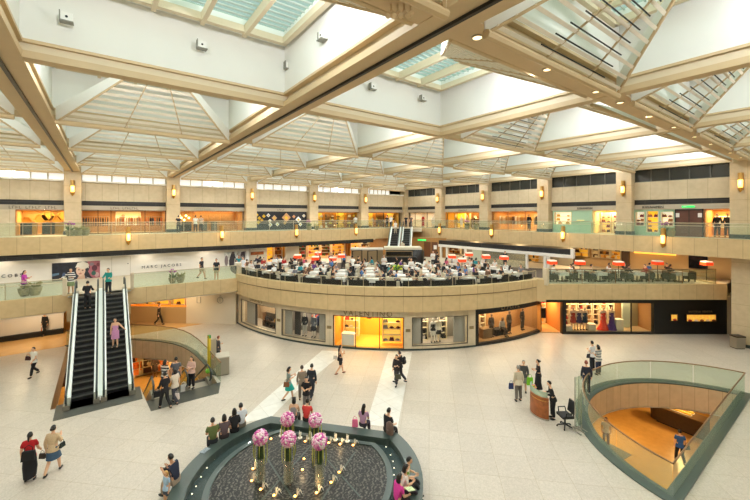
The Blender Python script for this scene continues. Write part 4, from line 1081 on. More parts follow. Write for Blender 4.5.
for k_, px in enumerate((278.7, 329.2, 408, 471.5)):
    k = MB(frame_ring); k.box(u(px) - .16, u(px) + .16, -.03, .0, 1.25, 1.45, nx=1); tag(k.build('wall_plaque', LETB), 'small bronze plaque on the stone pier, %s from the left on the round shopfront' % ORD[k_], 'plaque')
ring_panel(413, 421.5, .35, 2.15, .25, GP, 'pale grey panel left of the two pale mannequins'); ring_panel(455, 466.5, .35, 2.15, .25, GP, 'pale grey panel right of the two pale mannequins'); ring_panel(422, 424, .35, 2.15, .4, GP2, 'dark strip panel beside the two pale mannequins')
mannequin(frame_ring, u(435.5), .6, .30, 'mannequin in black dress, left of the two pale mannequins', '1c1c20', ('skirt', 'd8d0c4'), h=1.68, sleeve='none')
mannequin(frame_ring, u(441.5), .7, .30, 'mannequin in cream, right of the two pale mannequins', 'e0d4bc', ('skirt', '3a3630'), h=1.7)
display(frame_ring, u(425.5), u(432), .3, 2.1, 1.1, 4, 2, [('grey', '8c8780'), ('white', 'd8d2c8'), ('black', '242222')], '6e675c', 'narrow grey shelf beside the pale mannequins', '%s item on the narrow grey shelf', 'items on the narrow grey shelf', kinds=(0, 1, 2), iname='display_item', icat='goods')
display(frame_ring, u(445), u(453), .3, 2.1, 1.1, 4, 2, [('grey', '77736c'), ('black', '242222')], '4a4640', 'dark grey shelf right of the pale mannequins', '%s item on the dark grey shelf', 'items on the dark grey shelf', kinds=(0, 1, 2), iname='display_item', icat='goods')
# dark curved window with the brown figures
ringbox(U[475.5], U[541.5], 2.25, 2.72, BLACK); ringbox(U[475.5], U[541.5], 0, .14, BLACK); ringbox(U[475.5], U[475.5] + .25, 0, 2.3, BLACK)
shop(frame_ring, U[475.5] + .2, U[541.5], .12, 2.25, 1.75, 'a87c4c', power=110, light=(1, .76, .46), floorc='b08a5c')
pane(frame_ring, U[475.5] + .2, U[541.5], .14, 2.25, frame=BLACK)
BR = mat('bronze_figure', '4c3a2a', .5)
for k_, (px, po, c, wh) in enumerate(((500, 'stand', '4a3c30', 'standing, left of the seated one'), (511, 'sit', 'b8ac9c', 'seated pale figure on the dark block'), (519, 'stand', '5a4a38', 'standing, right of the seated one'), (533, 'stand', '2a221c', 'standing alone near the doorway'))):
    mannequin(frame_ring, u(px), .9, .15, 'brown mannequin in the dark curved window, ' + wh, c, ('trousers', '3a2e24'), '6a4c34', pose=po, h=1.72)
plinth(frame_ring, u(511), 1.15, .15, 1.1, .5, .46, BLACKM, 'dark block under the seated mannequin')
display(frame_ring, u(478), u(484), .15, 2.1, 1.3, 4, 2, [('brown', '5a3a20'), ('tan', 'b08a54')], 'c89a5c', 'amber shelf at the left end of the dark curved window', '%s bag at the left end of the dark curved window', 'bags in the dark curved window', glow=.3)
display(frame_ring, u(492), u(498), .15, 2.1, 1.35, 4, 2, [('brown', '5a3a20'), ('tan', 'b08a54'), ('ivory', 'e4d8bc')], 'a87840', 'brown shelf behind the standing mannequins', '%s bag behind the standing mannequins', 'bags behind the standing mannequins', glow=.2)
plinth(frame_ring, u(495), 1.0, .15, .8, .5, .7, mat('plinth_tan', '8a6c48', .5), 'tan display plinth left of the brown mannequins')
sign(frame_ring, u(511), 2.5, '#7', .3, LETB, 'bronze letters on the dark header of the curved window', d=-.03)
# flat shopfront facing the camera
ut = terr_u
def tbox(a, b, z0, z1, m, name='wall_front', d0=0., d1=.35):
    k = MB(frame_terr); k.box(a, b, d0, d1, z0, z1); return k.build(name, m, kind='structure')
tbox(ut(543), ut(727), 2.42, 2.95, BLACK); tbox(ut(654.5), ut(727), 0, 2.42, BLACK); tbox(ut(565), ut(654.5), 0, .10, BLACK); tbox(ut(562.5), ut(566), 0, 2.42, BLACK); tbox(ut(727), 27.5, 0, 2.9, SHOPST, 'wall_front_end', .1, .5)
shop(frame_terr, ut(543), ut(563), .02, 2.42, 3.2, 'c98a44', power=70, floorc='d0a468')
shop(frame_terr, ut(565.5), ut(654.5), .08, 2.42, 2.6, 'a87844', power=150, light=(1, .78, .48), floorc='c8a878')
pane(frame_terr, ut(565.5), ut(654.5), .10, 2.42, frame=BLACK, posts=(ut(631.5),))
k = MB(frame_terr); k.box(ut(544), ut(553), 1.2, 1.5, .9, 1.7); tag(k.build('wall_hanging', BLACKM), 'black bag display inside the amber doorway', 'display')
display(frame_terr, ut(546), ut(561), .1, 2.3, 2.6, 4, 3, [('red', 'b8302c'), ('brown', '6a4422'), ('tan', 'c89a54')], 'e8a850', 'amber shelves at the back of the open doorway', '%s bag at the back of the amber doorway', 'bags in the amber doorway', glow=.5)
for k_ in range(8):
    p0 = 568 + 8 * k_
    display(frame_terr, ut(p0), ut(p0 + 6.2), .12, 2.3, 1.9, 5, 2, [('brown', '5a3a20'), ('red', 'a82c28'), ('tan', 'c89a5c'), ('black', '201a18'), ('ivory', 'ecdcb8')], ('c08a48', '6a4424')[k_ % 2], '%s narrow shelf from the left in the gown window' % ORD[k_], '%s item on the shelves of the gown window', 'goods in the gown window', glow=(.5, .08)[k_ % 2], kinds=(0, 1, 2), iname='display_item', icat='goods')
for k_, (px, c, bt, la) in enumerate(((578, 'b0402c', 'skirt', 'mannequin in a short coral red dress, left in the gown window'), (584, '4a3c58', 'skirt', 'mannequin in a plum dress beside the short coral one'), (590, '2c3844', 'skirt', 'mannequin in a dark blue-grey dress near the middle of the gown window'), (609, 'd0381c', 'gown', 'mannequin in a long bright red gown'), (617.5, '4a2a6a', 'gown', 'mannequin in a long purple gown'))):
    mannequin(frame_terr, ut(px), .7, .12, la, c, (bt, c), 'd8b898', sleeve='none', h=1.78)
for k_, (px, h_) in enumerate(((572, .35), (596, .5), (624, .85))): plinth(frame_terr, ut(px), .7, .12, .55, .5, h_, mat('plinth_cream', 'd8c8a8', .5), 'cream display plinth, %s from the left in the gown window' % ORD[k_])
k = MB(frame_terr); k.box(ut(633), ut(641), 1.2, 1.3, .15, 2.3); tag(k.build('standing_screen', mat('pale_green_panel', 'c9cfb4', .5)), 'pale green panel right of the long gowns', 'panel')
k = MB(frame_terr); k.box(ut(641), ut(653), 1.6, 1.7, .15, 2.3); tag(k.build('standing_screen', mat('olive_panel', '9a8c64', .4)), 'olive grey panel at the right end of the gown window', 'panel')
for k_, (p0, p1, z0, z1, la) in enumerate(((670.5, 677, 1.05, 1.5, 'small square lit niche in the black wall'), (686, 715.5, 1.0, 1.5, 'wide lit niche in the black wall beside the pillar'))):
    t = thing('display_niche', la, 'display window', frame_terr(Vector(((ut(p0) + ut(p1)) / 2, -.02, z0))), -YAW)
    k = MB(frame_terr); k.box(ut(p0), ut(p1), -.012, -.002, z0, z1); k.build('lit_panel', mat('niche_glow', 'f0b850', .5, var=.5, scale=5, emit=1.0, ecol='f0a840'), t)
    k = MB(frame_terr)
    for a, b, c, d in ((ut(p0) - .04, ut(p1) + .04, z0 - .04, z0), (ut(p0) - .04, ut(p1) + .04, z1, z1 + .04), (ut(p0) - .04, ut(p0), z0, z1), (ut(p1), ut(p1) + .04, z0, z1)): k.box(a, b, -.09, 0, c, d)
    k.build('niche_frame', BRONZE, t)
    n = 1 if k_ == 0 else 5
    for j in range(n):
        g = small_bag('x', 1).build('handbag', cloth(('a83020', 'f0e0c8', '8a4a20', 'e8d8b0', '6a3018')[j])); tag(g, '%s bag in the %s lit niche of the black wall' % (('red', 'ivory', 'brown', 'cream', 'dark brown')[j], 'small' if k_ == 0 else 'wide'), 'handbag')
        q = frame_terr(Vector((ut(p0) + (ut(p1) - ut(p0)) * (j + .5) / n, -.10, z0 + .005))); g.matrix_basis = Matrix.Translation(q) @ Matrix.Rotation(-YAW, 4, 'Z')
sign(frame_terr, ut(700), 1.72, 'BOTTEGA VENETA', .20, LETB, 'faint bronze letters above the wide lit niche', d=-.03)
sign(frame_terr, ut(608), 2.68, 'BOTTEGA VENETA', .30, LETB, 'bronze letters on the black header above the gowns', d=-.03)
k = thing('litter_bin', 'small grey metal bin at the foot of the big pillar', 'bin', at(737.5, 348, 0), -YAW)
b = MB(); b.box(-.30, .30, -.25, .25, .05, .78); b.build('bin_body', STEEL, k, world=False)
b = MB(); b.box(-.32, .32, -.27, .27, .78, .86); b.box(-.28, .28, -.23, .23, 0, .05); b.build('lid', BRONZE, k, world=False)
m = MB(frame_right); m.box(-8, ur(734.5), .0, .2, Z2, ZT); m.build('wall_right_panel', PIER, kind='structure')
# ------------------------------------------------------------------ balustrades
HAND = mat('handrail_steel', 'c4b79a', .35, .8); HANDB = mat('handrail_bronze', '8a6c4a', .4, .5)
def balustrade(pts, z, h, label, gm=None, hand=None, seg=2.4, low=.0, rail_r=.03, second=False, post=True):
    pts = [Vector((p[0], p[1], 0)) for p in pts]; c = pts[0].copy(); c.z = z
    t = thing('glass_balustrade', label, 'balustrade', c)
    hm = hand or HAND
    b = MB(); b.tube([(p.x, p.y, z + h) for p in pts], rail_r, 8)
    b.build('handrail', hm, t, True)
    if second:
        b = MB(); b.tube([(p.x, p.y, z + h - .20) for p in pts], rail_r * .7, 6); b.build('lower_rail', hm, t, True)
    # walk along and cut panels
    L = [0.]
    for a, q in zip(pts, pts[1:]): L.append(L[-1] + (q - a).length)
    n = max(1, round(L[-1] / seg))
    def pt(s):
        for i in range(len(pts) - 1):
            if s <= L[i + 1] + 1e-6: return pts[i].lerp(pts[i + 1], (s - L[i]) / max(1e-6, L[i + 1] - L[i]))
        return pts[-1].copy()
    for k in range(n):
        s0, s1 = L[-1] * k / n + .02, L[-1] * (k + 1) / n - .02
        mid = [s0] + [l for l in L if s0 + .01 < l < s1 - .01] + [s1]
        b = MB(); vs = []; fs = []
        for s in mid:
            p = pt(s); q = pt(min(L[-1], s + .01)) - pt(max(0, s - .01)); nn = Vector((-q.y, q.x, 0)).normalized() * .008
            vs += [p - nn + Vector((0, 0, z + low)), p + nn + Vector((0, 0, z + low)), p + nn + Vector((0, 0, z + h - .03)), p - nn + Vector((0, 0, z + h - .03))]
        for i in range(len(mid) - 1):
            for j in range(4): fs.append((i * 4 + j, i * 4 + (j + 1) % 4, i * 4 + 4 + (j + 1) % 4, i * 4 + 4 + j))
        fs += [(3, 2, 1, 0), tuple(len(vs) - 4 + j for j in range(4))]
        b.add(vs, fs); b.build('glass_panel', gm or GLASS_R, t)
    if post:
        for k in range(n + 1):
            p = pt(L[-1] * k / n); b = MB(); b.tube([(p.x, p.y, z), (p.x, p.y, z + h)], .022, 6); b.build('post', hm, t)
    return t
balustrade([(-18, YL2 - .06), (c1[0], YL2 - .06)], Z2 + .03, 1.05, 'long glass balustrade of the left second-floor gallery', seg=2.6, second=True)
balustrade([(XR2 - .06, c2[1]), (XR2 - .06, -6)], Z2 + .03, 1.05, 'long glass balustrade of the right second-floor gallery', seg=2.6, second=True)
balustrade([(-18, YL1 - .12), (-1.95, YL1 - .12)], 4.0, 1.0, 'glass balustrade of the first-floor walkway left of the escalators', seg=2.6, second=True)
balustrade([(1.75, YL1 - .12), (8.75, YL1 - .12)], 4.0, 1.0, 'glass balustrade of the first-floor walkway between escalators and restaurant', seg=2.4)
balustrade(arc(17.72, A0, A1, 64), 4.33, .60, 'curved low glass balustrade round the restaurant terrace', gm=GLASS, seg=1.5)
k0 = fr(terr_u(549, TF - FT), TF + .05); k1 = fr(25.3, TF + .05)
balustrade([(k0.x, k0.y), (k1.x, k1.y)], 3.98, 1.08, 'straight glass balustrade of the cafe terrace above the gown window', gm=frosted('smoky_glass', '7c8468', .20), seg=2.6, second=True, hand=HANDB)
for nm, q in (('at the corner between restaurant and cafe terrace', fr(terr_u(547.5, TF - FT) - .12, TF)), ('at the left end of the restaurant parapet', Vector((8.98, 30.75, 0)))):
    b = MB(); b.box(q.x - .16, q.x + .16, q.y - .16, q.y + .16, 3.9, 5.15); tag(b.build('stone_post', SHOPST), 'square stone post ' + nm, 'post')
b = MB(); b.box(-2.02, -1.82, YL1 - .3, YL1 + .1, 3.95, 5.05); tag(b.build('stone_post', SHOPST), 'square post left of the upper escalator landing', 'post')
b = MB(); b.box(1.58, 1.76, YL1 - .3, YL1 + .1, 3.95, 5.05); tag(b.build('stone_post', SHOPST), 'square post right of the upper escalator landing', 'post')
balustrade(seg(VR + .05, 3.72, 32), .05, 1.08, 'curved glass balustrade round the right-hand void', hand=HANDB, seg=2.1, post=False, gm=frosted('green_rail_glass', 'cbd8bd', .10))
g = seg(VR + .05, 3.72, 2)
balustrade([g[0], g[2]], .05, 1.08, 'straight glass balustrade along the flat side of the right-hand void', hand=HANDB, seg=2.9, post=False, gm=MATS['green_rail_glass'])
balustrade([(5.15, 20.9)] + [(p[0], p[1]) for p in off(VL[4:], .12)], .05, 1.05, 'curved glass balustrade round the escalator void', hand=HANDB, seg=2.0, post=False, gm=frosted('gold_rail_glass', 'd0c8a4', .10))

# ------------------------------------------------------------------ first floor, left: white hoarding with posters
YH1 = 38.3
def zat(px, py, Y):
    x = on_y(px, Y); F = x * SY + Y * CY
    return H + (YH - py) * F / FPX
xe = on_y(249, YH1)
m = MB(); m.box(-18, xe, YH1, YH1 + .2, Z1, 6.2); m.build('wall_hoarding', WHITEW, kind='structure')
m = MB(); m.box(-18, xe, YH1 - .05, YH1, 5.62, 5.78); m.box(xe - .25, xe, YH1 - .05, YH1, Z1, 5.62); m.build('trim_6', mat('hoarding_trim', 'f6f2ea', .6), kind='structure')
def FH(p): return Vector((p.x, YH1 + p.y, p.z))
sign(FH, on_y(162, YH1), zat(162, 266, YH1), 'MARC JACOBS', .34, LET, 'spaced black letters on the white hoarding beside the right poster', spacing=1.55, d=-.03)
sign(FH, on_y(-7, YH1), zat(8, 276, YH1), 'MARC JACOBS', .34, LET, 'spaced black letters on the white hoarding at the left photo edge', spacing=1.55, d=-.03)
b = MB(); x0, x1 = on_y(112, YH1), on_y(130, YH1); b.box(x0, x1, YH1 - .03, YH1, Z1, 5.5); w = b.build('door_2', WHITEW, kind='structure')
b = MB(); b.box(x0 - .04, x0, YH1 - .04, YH1, Z1, 5.54); b.box(x1, x1 + .04, YH1 - .04, YH1, Z1, 5.54); b.box(x0, x1, YH1 - .04, YH1, 5.5, 5.54); b.build('door_frame', mat('door_shadow', 'cfc8b8', .6), w)  # frame a little greyer than the white door
b = MB(); b.ell((x1 - .15, YH1 - .05, 4.9), .04, .03, .04); b.build('door_handle', BLACKM, w)
def poster(name, label, px0, px1, z0, z1, shapes, bg):
    """flat printed picture: layered shapes in poster space (0..1)"""
    x0, x1 = on_y(px0, YH1), on_y(px1, YH1)
    b = MB(); b.box(x0, x1, YH1 - .03, YH1 - .005, z0, z1, 0); ms = [mat('print_' + bg, bg, .45, var=.5, scale=3)]
    for k, (pts, c) in enumerate(shapes):
        if len(pts) == 4 and isinstance(pts[0], (int, float)):
            cx, cy, rx, ry = pts; pts = [(cx + rx * cos(2 * pi * i / 20), cy + ry * sin(2 * pi * i / 20)) for i in range(20)]
        y = YH1 - .032 - .002 * k
        vs = [(x0 + (x1 - x0) * min(1, max(0, p[0])), y, z0 + (z1 - z0) * min(1, max(0, p[1]))) for p in pts]
        b.add(vs, [tuple(range(len(vs)))], len(ms)); ms.append(mat('print_' + c, c, .45))
    return tag(b.build(name, ms), label, 'poster')
zp0, zp1 = zat(76, 287.5, YH1), zat(76, 262, YH1)
poster('poster', 'large photo poster of a pale-capped face on the white hoarding', 52, 100, zp0, zp1, [
    ([(0, .5), (.14, .55), (.14, .62), (0, .6)], '5a7890'), ((.24, .50, .04, .12), '4a5a78'), ([(.36, .0), (.30, .3), (.42, .5), (.6, .55), (.72, .4), (.86, .15), (.9, 0)], '3a3a44'),
    ([(.72, 1), (.78, .75), (.74, .6), (.8, .4), (1, .1), (1, 1)], 'a8626c'), ((.88, .72, .06, .12), '5a2a38'), ((.93, .45, .05, .10), 'c8a0a0'), ((.86, .52, .05, .09), '2c5a50'), ((.96, .85, .04, .08), '7a3a44'), ((.82, .88, .05, .07), '8c7a84'),
    ([(.40, 0), (.44, .28), (.56, .38), (.72, .30), (.78, .08), (.8, 0)], 'd9d2bc'), ([(.50, .32), (.56, .5), (.66, .5), (.68, .34), (.6, .26)], 'd8b49c'),
    ((.585, .66, .10, .22), 'e2c0a8'), ((.645, .84, .115, .13), 'e4ddd0'), ([(.47, .78), (.52, .97), (.64, 1), (.74, .93), (.76, .72), (.66, .84), (.55, .80)], 'e9e4d8'),
    ((.545, .69, .018, .02), '4a3028'), ((.625, .66, .018, .02), '4a3028'), ((.572, .53, .035, .02), 'b06058'), ([(.58, .62), (.575, .56), (.6, .565)], 'c8997f'),
    ([(.70, .38), (.76, .36), (.96, .08), (.9, .04)], 'b8b4b0')], '20222c')
zq0, zq1 = zat(235, 268.5, YH1), zat(235, 251.5, YH1)
poster('poster', 'grey photo poster of two coated figures at the right end of the white hoarding', 224.5, 246, zq0, zq1, [
    ((.08, .5, .08, .3), '8a7a78'), ([(.22, 0), (.2, .5), (.3, .9), (.45, .9), (.52, .6), (.62, .55), (.62, .45), (.5, .4), (.5, 0)], '3a3436'), ((.38, .92, .07, .07), '6a5a54'), ([(.42, .2), (.46, .6), (.5, .6), (.5, .2)], 'c8bca8'),
    ((.60, .85, .05, .06), 'a89a88'), ([(.7, .1), (.72, .8), (.82, .98), (.95, .92), (.96, .3), (.85, .1)], '8c8078'), ([(.74, .7), (.76, .95), (.92, .98), (.96, .6), (.84, .75)], '453c3e'), ((.76, .4, .05, .1), '5a5052')], 'd9d4ca')
# shops on the first floor behind the restaurant
def FB(p): return Vector((p.x, 39.3 + p.y, p.z))
ub = lambda px: on_y(px, 39.3)
zb = lambda px, py: zat(px, py, 39.3)
m = MB(FB); m.box(ub(249), ub(267), 0, .2, Z1, 6.2); m.box(ub(285.5), ub(299), 0, .2, Z1, 6.2); m.box(ub(249), ub(392), 0, .2, 5.85, 6.2); m.build('wall_terrace', mat('terrace_wall', 'ddd3bd', .6), kind='structure')
t = thing('menu_board', 'cream shop board with script lettering and a brown picture strip behind the restaurant', 'sign', FB(Vector((ub(258), -.02, 4.9))))
b = MB(FB); b.box(ub(249.5), ub(266), -.03, 0, 4.75, 5.7); b.build('board', mat('board_cream', 'dcd6c2', .5), t)
b = MB(FB); b.box(ub(250.5), ub(263.5), -.06, -.03, 4.85, 5.18); b.build('picture_strip', mat('picture_brown', 'a85c28', .5, var=.6, scale=6), t)
me = text_mesh('Agnes b. cafe', .28, .01)
b = MB(FB)
for k in range(9): b.tube([(ub(252.0) + .17 * k, -.04, 5.40 + .05 * (k % 2)), (ub(252.0) + .17 * k + .12, -.04, 5.46 - .04 * (k % 3))], .014, 4)
b.build('script_lettering', LET, t)
shop(FB, ub(267.5), ub(285.5), Z1, 5.85, 2.4, 'd89838', power=70, light=(1, .7, .3))
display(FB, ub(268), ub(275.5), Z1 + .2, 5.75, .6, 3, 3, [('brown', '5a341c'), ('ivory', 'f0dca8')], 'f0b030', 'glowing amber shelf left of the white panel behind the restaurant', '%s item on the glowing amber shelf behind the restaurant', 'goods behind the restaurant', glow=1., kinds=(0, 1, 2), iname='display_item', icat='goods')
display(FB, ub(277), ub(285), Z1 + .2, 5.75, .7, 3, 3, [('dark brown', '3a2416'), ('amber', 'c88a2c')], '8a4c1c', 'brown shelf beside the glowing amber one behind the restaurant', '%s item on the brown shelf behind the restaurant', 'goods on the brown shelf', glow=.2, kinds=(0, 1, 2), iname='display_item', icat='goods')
shop(FB, ub(299.5), ub(349), Z1, 5.85, 2.6, 'b87830', power=110, light=(1, .7, .3))
for k, (p0, p1, c, gl) in enumerate(((300.5, 309, '3c4a24', .1), (311, 322, 'e8a02c', .9), (324, 333, '7a4a1c', .2), (335, 348, 'f0a838', .8))):
    display(FB, ub(p0), ub(p1), Z1 + .2, 5.75, .7, 4, 4, [('green', '4a6a2c'), ('red', 'b03a24'), ('amber', 'd8982c'), ('dark', '2a1c14')], c, '%s shelf from the left in the grocery shop behind the restaurant' % ORD[k], '%s goods in the grocery shop behind the restaurant', 'goods in the grocery shop', glow=gl, kinds=(0, 1, 2), iname='display_item', icat='goods', scale=1.3)
shop(FB, ub(352), ub(389), Z1, 5.85, 2.6, 'c8822c', power=90, light=(1, .7, .3))
for k, (p0, p1, gl) in enumerate(((354, 362, .9), (364, 373, .15), (375, 388, .9))):
    display(FB, ub(p0), ub(p1), 4.9, 5.8, .7, 2, 4, [('amber', 'c87820'), ('dark', '2a1c14'), ('ivory', 'ecd8a4')], 'f0a030' if gl > .5 else '6a3c1c', 'high %s shelf left of the far escalators, %s from the left' % ('glowing' if gl > .5 else 'brown', ORD[k]), '%s goods left of the far escalators', 'goods left of the far escalators', glow=gl, kinds=(0, 1, 2), iname='display_item', icat='goods')
# brown wall right of the far escalators with exit sign and doors
q0, q1 = fr((409 - 375) / FPX * 47, 47), fr((446 - 375) / FPX * 45, 45); ang = math.atan2(q1.y - q0.y, q1.x - q0.x)
MW = Matrix.Translation((q0.x, q0.y, 0)) @ Matrix.Rotation(ang, 4, 'Z')
FX = lambda p: MW @ Vector(p)
LW = (q1 - q0).length
m = MB(FX); m.box(-6, LW, 0, .2, Z1, 6.3); m.build('wall_lobby', mat('lobby_wall', 'a8783e', .5, var=.08), kind='structure')
exit_sign(FX, LW * .36, 6.0, 'small green exit sign on the brown wall right of the far escalators', .62)
for k, (a, bb) in enumerate(((.42, .60), (.62, .78))):
    b = MB(FX); b.box(LW * a, LW * bb, -.05, 0, Z1, 5.8); b.build('door_%d' % (3 + k), mat('lobby_door', '6a3f1e', .4), kind='structure')
b = MB(FX); b.box(LW * .68, LW * .76, -.08, -.05, 4.9, 5.4); tag(b.build('notice', WHITEW), 'small white notice on the right lobby door', 'notice')
# white pavilion frame along the right side of the restaurant
XP = 33.2
p0, p1 = on_x(574, XP), on_x(439, XP)
def FP(p): return Vector((XP + p.y, p.x, p.z))
m = MB(FP); m.box(p0, p1, -.05, .25, 5.58, 6.05); m.build('trim_7', DARKGR, kind='structure')
t = thing('pavilion_frame', 'white framed glass pavilion along the right side of the restaurant', 'pavilion', FP(Vector((p1, 0, Z1))))
b = MB(FP); b.box(p0, p1, -.12, .2, 5.28, 5.58); b.box(p0, p0 + .25, -.12, .2, 5.58, 6.1); b.build('header', WHITEW, t)
for px in (441, 447, 465.5, 527, 545, 548.5):
    u_ = on_x(px, XP); b = MB(FP); b.box(u_ - .1, u_ + .1, -.1, .12, Z1, 5.28); b.build('post', WHITEW, t)
b = MB(FP); b.box(on_x(527, XP), on_x(482, XP), .05, .07, Z1, 5.28); b.build('glass_panel', frosted('grey_glass', '8c8a80', .35), t)
b = MB(FP); b.box(on_x(481, XP), on_x(472, XP), .02, .12, Z1, 5.28); b.build('panel', mat('sage_panel', 'b8b8a0', .6), t)
XB1 = 38.4
m = MB(); m.box(XB1, XB1 + .2, on_x(573, XB1), 44, Z1, 6.25); m.build('wall_pavilion', mat('pavilion_wall', '8f8674', .6), kind='structure')
def FQ(p): return Vector((XB1 + p.y, p.x, p.z))
uq = lambda px: on_x(px, XB1)
for k, (p_0, p_1, c, gl) in enumerate(((450, 462, '9a5c28', .25), (530, 544, 'e0a848', .3))):
    display(FQ, uq(p_1), uq(p_0), Z1 + .1, 5.6, -.4, 4, 4, [('amber', 'd8982c'), ('dark', '2a1c14'), ('ivory', 'ecd8b4')], c, '%s bottle shelf inside the white pavilion' % ('left' if k == 0 else 'right'), '%s goods on the %s pavilion shelf' % ('%s', 'left' if k == 0 else 'right'), 'goods in the pavilion', glow=gl, kinds=(0, 1, 2), iname='display_item', icat='goods', scale=1.2)
# cafe terrace on the right: back wall with glowing shops
XT = 40.5
m = MB(); m.box(XT, XT + .2, -7, 24, Z1, 6.25); m.build('wall_cafe', mat('cafe_wall', 'c9a878', .6), kind='structure')
def FC(p): return Vector((XT + p.y, p.x, p.z))
uc = lambda px: on_x(px, XT)
for k, (a, bb, c, gl) in enumerate(((576, 590, 'e8b03c', .5), (594, 600, '6a3f1e', .1), (601, 611, 'd09c48', .35), (612, 622, 'e8a838', .45))):
    display(FC, uc(bb), uc(a), Z1 + .9, 6.0, -.4, 3, 3, [('brown', '5a3418'), ('amber', 'c88020'), ('ivory', 'f0deb0')], c, 'warm shop shelf behind the cafe terrace, %s from the left' % ORD[k], '%s goods on the shelves behind the cafe', 'goods behind the cafe', glow=gl, kinds=(0, 1, 2), iname='display_item', icat='goods', scale=1.3)
b = MB(FC); b.box(uc(630), uc(623), -.35, -.05, Z1, 6.1); tag(b.build('dark_cupboard', mat('cupboard_dark', '4a3420', .5)), 'dark brown cupboard right of the warm cafe shelves', 'cupboard')
b = MB(FC); b.box(uc(676), uc(635), -.25, -.02, 5.55, 5.75); tag(b.build('cove_light', mat('cove_glow', 'ffc85c', .5, emit=2.2, ecol='ffb840')), 'long glowing yellow light strip on the cafe back wall', 'light')
t = thing('display_screen', 'big black screen on the cafe back wall near the pillar', 'screen', FC(Vector((uc(698), -.1, 4.8))), -pi / 2)
b = MB(FC); b.box(uc(708), uc(689), -.13, -.004, 4.55, 5.75); b.build('screen_body', BLACK, t)
b = MB(FC); b.box(uc(707.6), uc(689.4), -.14, -.131, 4.6, 5.7); b.build('panel', mat('screen_dark', '14141c', .15), t)

# ------------------------------------------------------------------ bar and steel counter in the restaurant
qb = fr((403 - 375) / FPX * 37.5, 37.5, Z1); MBAR = Matrix.Translation(qb) @ Matrix.Rotation(-YAW, 4, 'Z')
FBAR = lambda p: MBAR @ Vector(p)
t = thing('bar', 'black rounded bar block with cream canopy and bottle shelf in front of the far escalators', 'bar', qb, -YAW)
b = MB(FBAR); b.box(-1.7, 1.0, 0, 1.6, .0, 1.62); b.build('body', BLACKM, t)
b = MB(FBAR); b.lathe([(.95, 0), (.95, 1.45), (.8, 1.68), (.3, 1.72)], (1.3, .7, 0), 18); b.build('rounded_end', BLACK, t, True)
b = MB(FBAR); b.box(-1.9, 1.9, -.1, 1.7, 1.68, 1.92); b.build('canopy', mat('canopy_cream', 'd8cdb4', .5), t)
b = MB(FBAR); b.box(-1.75, .9, -.22, -.02, .55, .60); b.box(-1.75, .9, -.22, -.02, 1.0, 1.05); b.box(-1.8, .95, -.24, -.0, 1.5, 1.56); b.box(-1.8, -1.75, -.24, 0, .5, 1.56); b.box(.9, .95, -.24, 0, .5, 1.56); b.build('bottle_rack', mat('rack_wood', '9a8258', .5), t)
bp = None
for r in range(2):
    for k in range(13):
        if bp is None: m = MB(); m.lathe([(.035, 0), (.04, .02), (.04, .17), (.014, .23), (.014, .30)], (0, 0, 0), 8); o = bp = tag(m.build('bottle', mat('bottle_glass', '3a2c14', .15)), 'dark bottle standing on the bar rack under the cream canopy', 'bottle', 'bottles on the bar rack')
        else: o = bp.copy(); COL.objects.link(o)
        o.location = FBAR((-1.65 + .205 * k, -.12, .605 + .45 * r))
b = MB(FBAR); b.box(-2.1, 1.2, -1.3, -.8, 0, 1.0); b.box(-2.15, 1.25, -1.35, -.75, 1.0, 1.06); b.build('counter', mat('counter_black', '1e1c1a', .3), t)
qs = fr((367 - 375) / FPX * 38, 38, Z1); MS = Matrix.Translation(qs) @ Matrix.Rotation(-YAW, 4, 'Z'); FS_ = lambda p: MS @ Vector(p)
t = thing('steel_counter', 'long beige steel counter block with black frames left of the bar', 'counter', qs, -YAW)
b = MB(FS_)
for k in range(10):
    a, c = -1.65 + .33 * k, -1.65 + .33 * (k + 1); b.box(a, c, -.25 * cos((k - 4.5) / 5.5), 1.0, .15, 1.62)
b.build('body', mat('warm_steel', 'b49a72', .35, .6), t)
b = MB(FS_); b.box(-1.7, 1.7, -.4, 1.05, 1.62, 1.78); b.build('top', mat('counter_top', 'd6cfc0', .4), t)
b = MB(FS_); b.box(-1.68, 1.68, -.32, 1.0, 0, .15); b.build('base', BLACKM, t)
for x in (-1.45, .1):
    b = MB(FS_); b.tube([(x, -.7, 0), (x, -.7, 1.55), (x + .95, -.7, 1.65), (x + .95, -.7, 0)], .05, 6); b.build('frame', BLACKM, t)

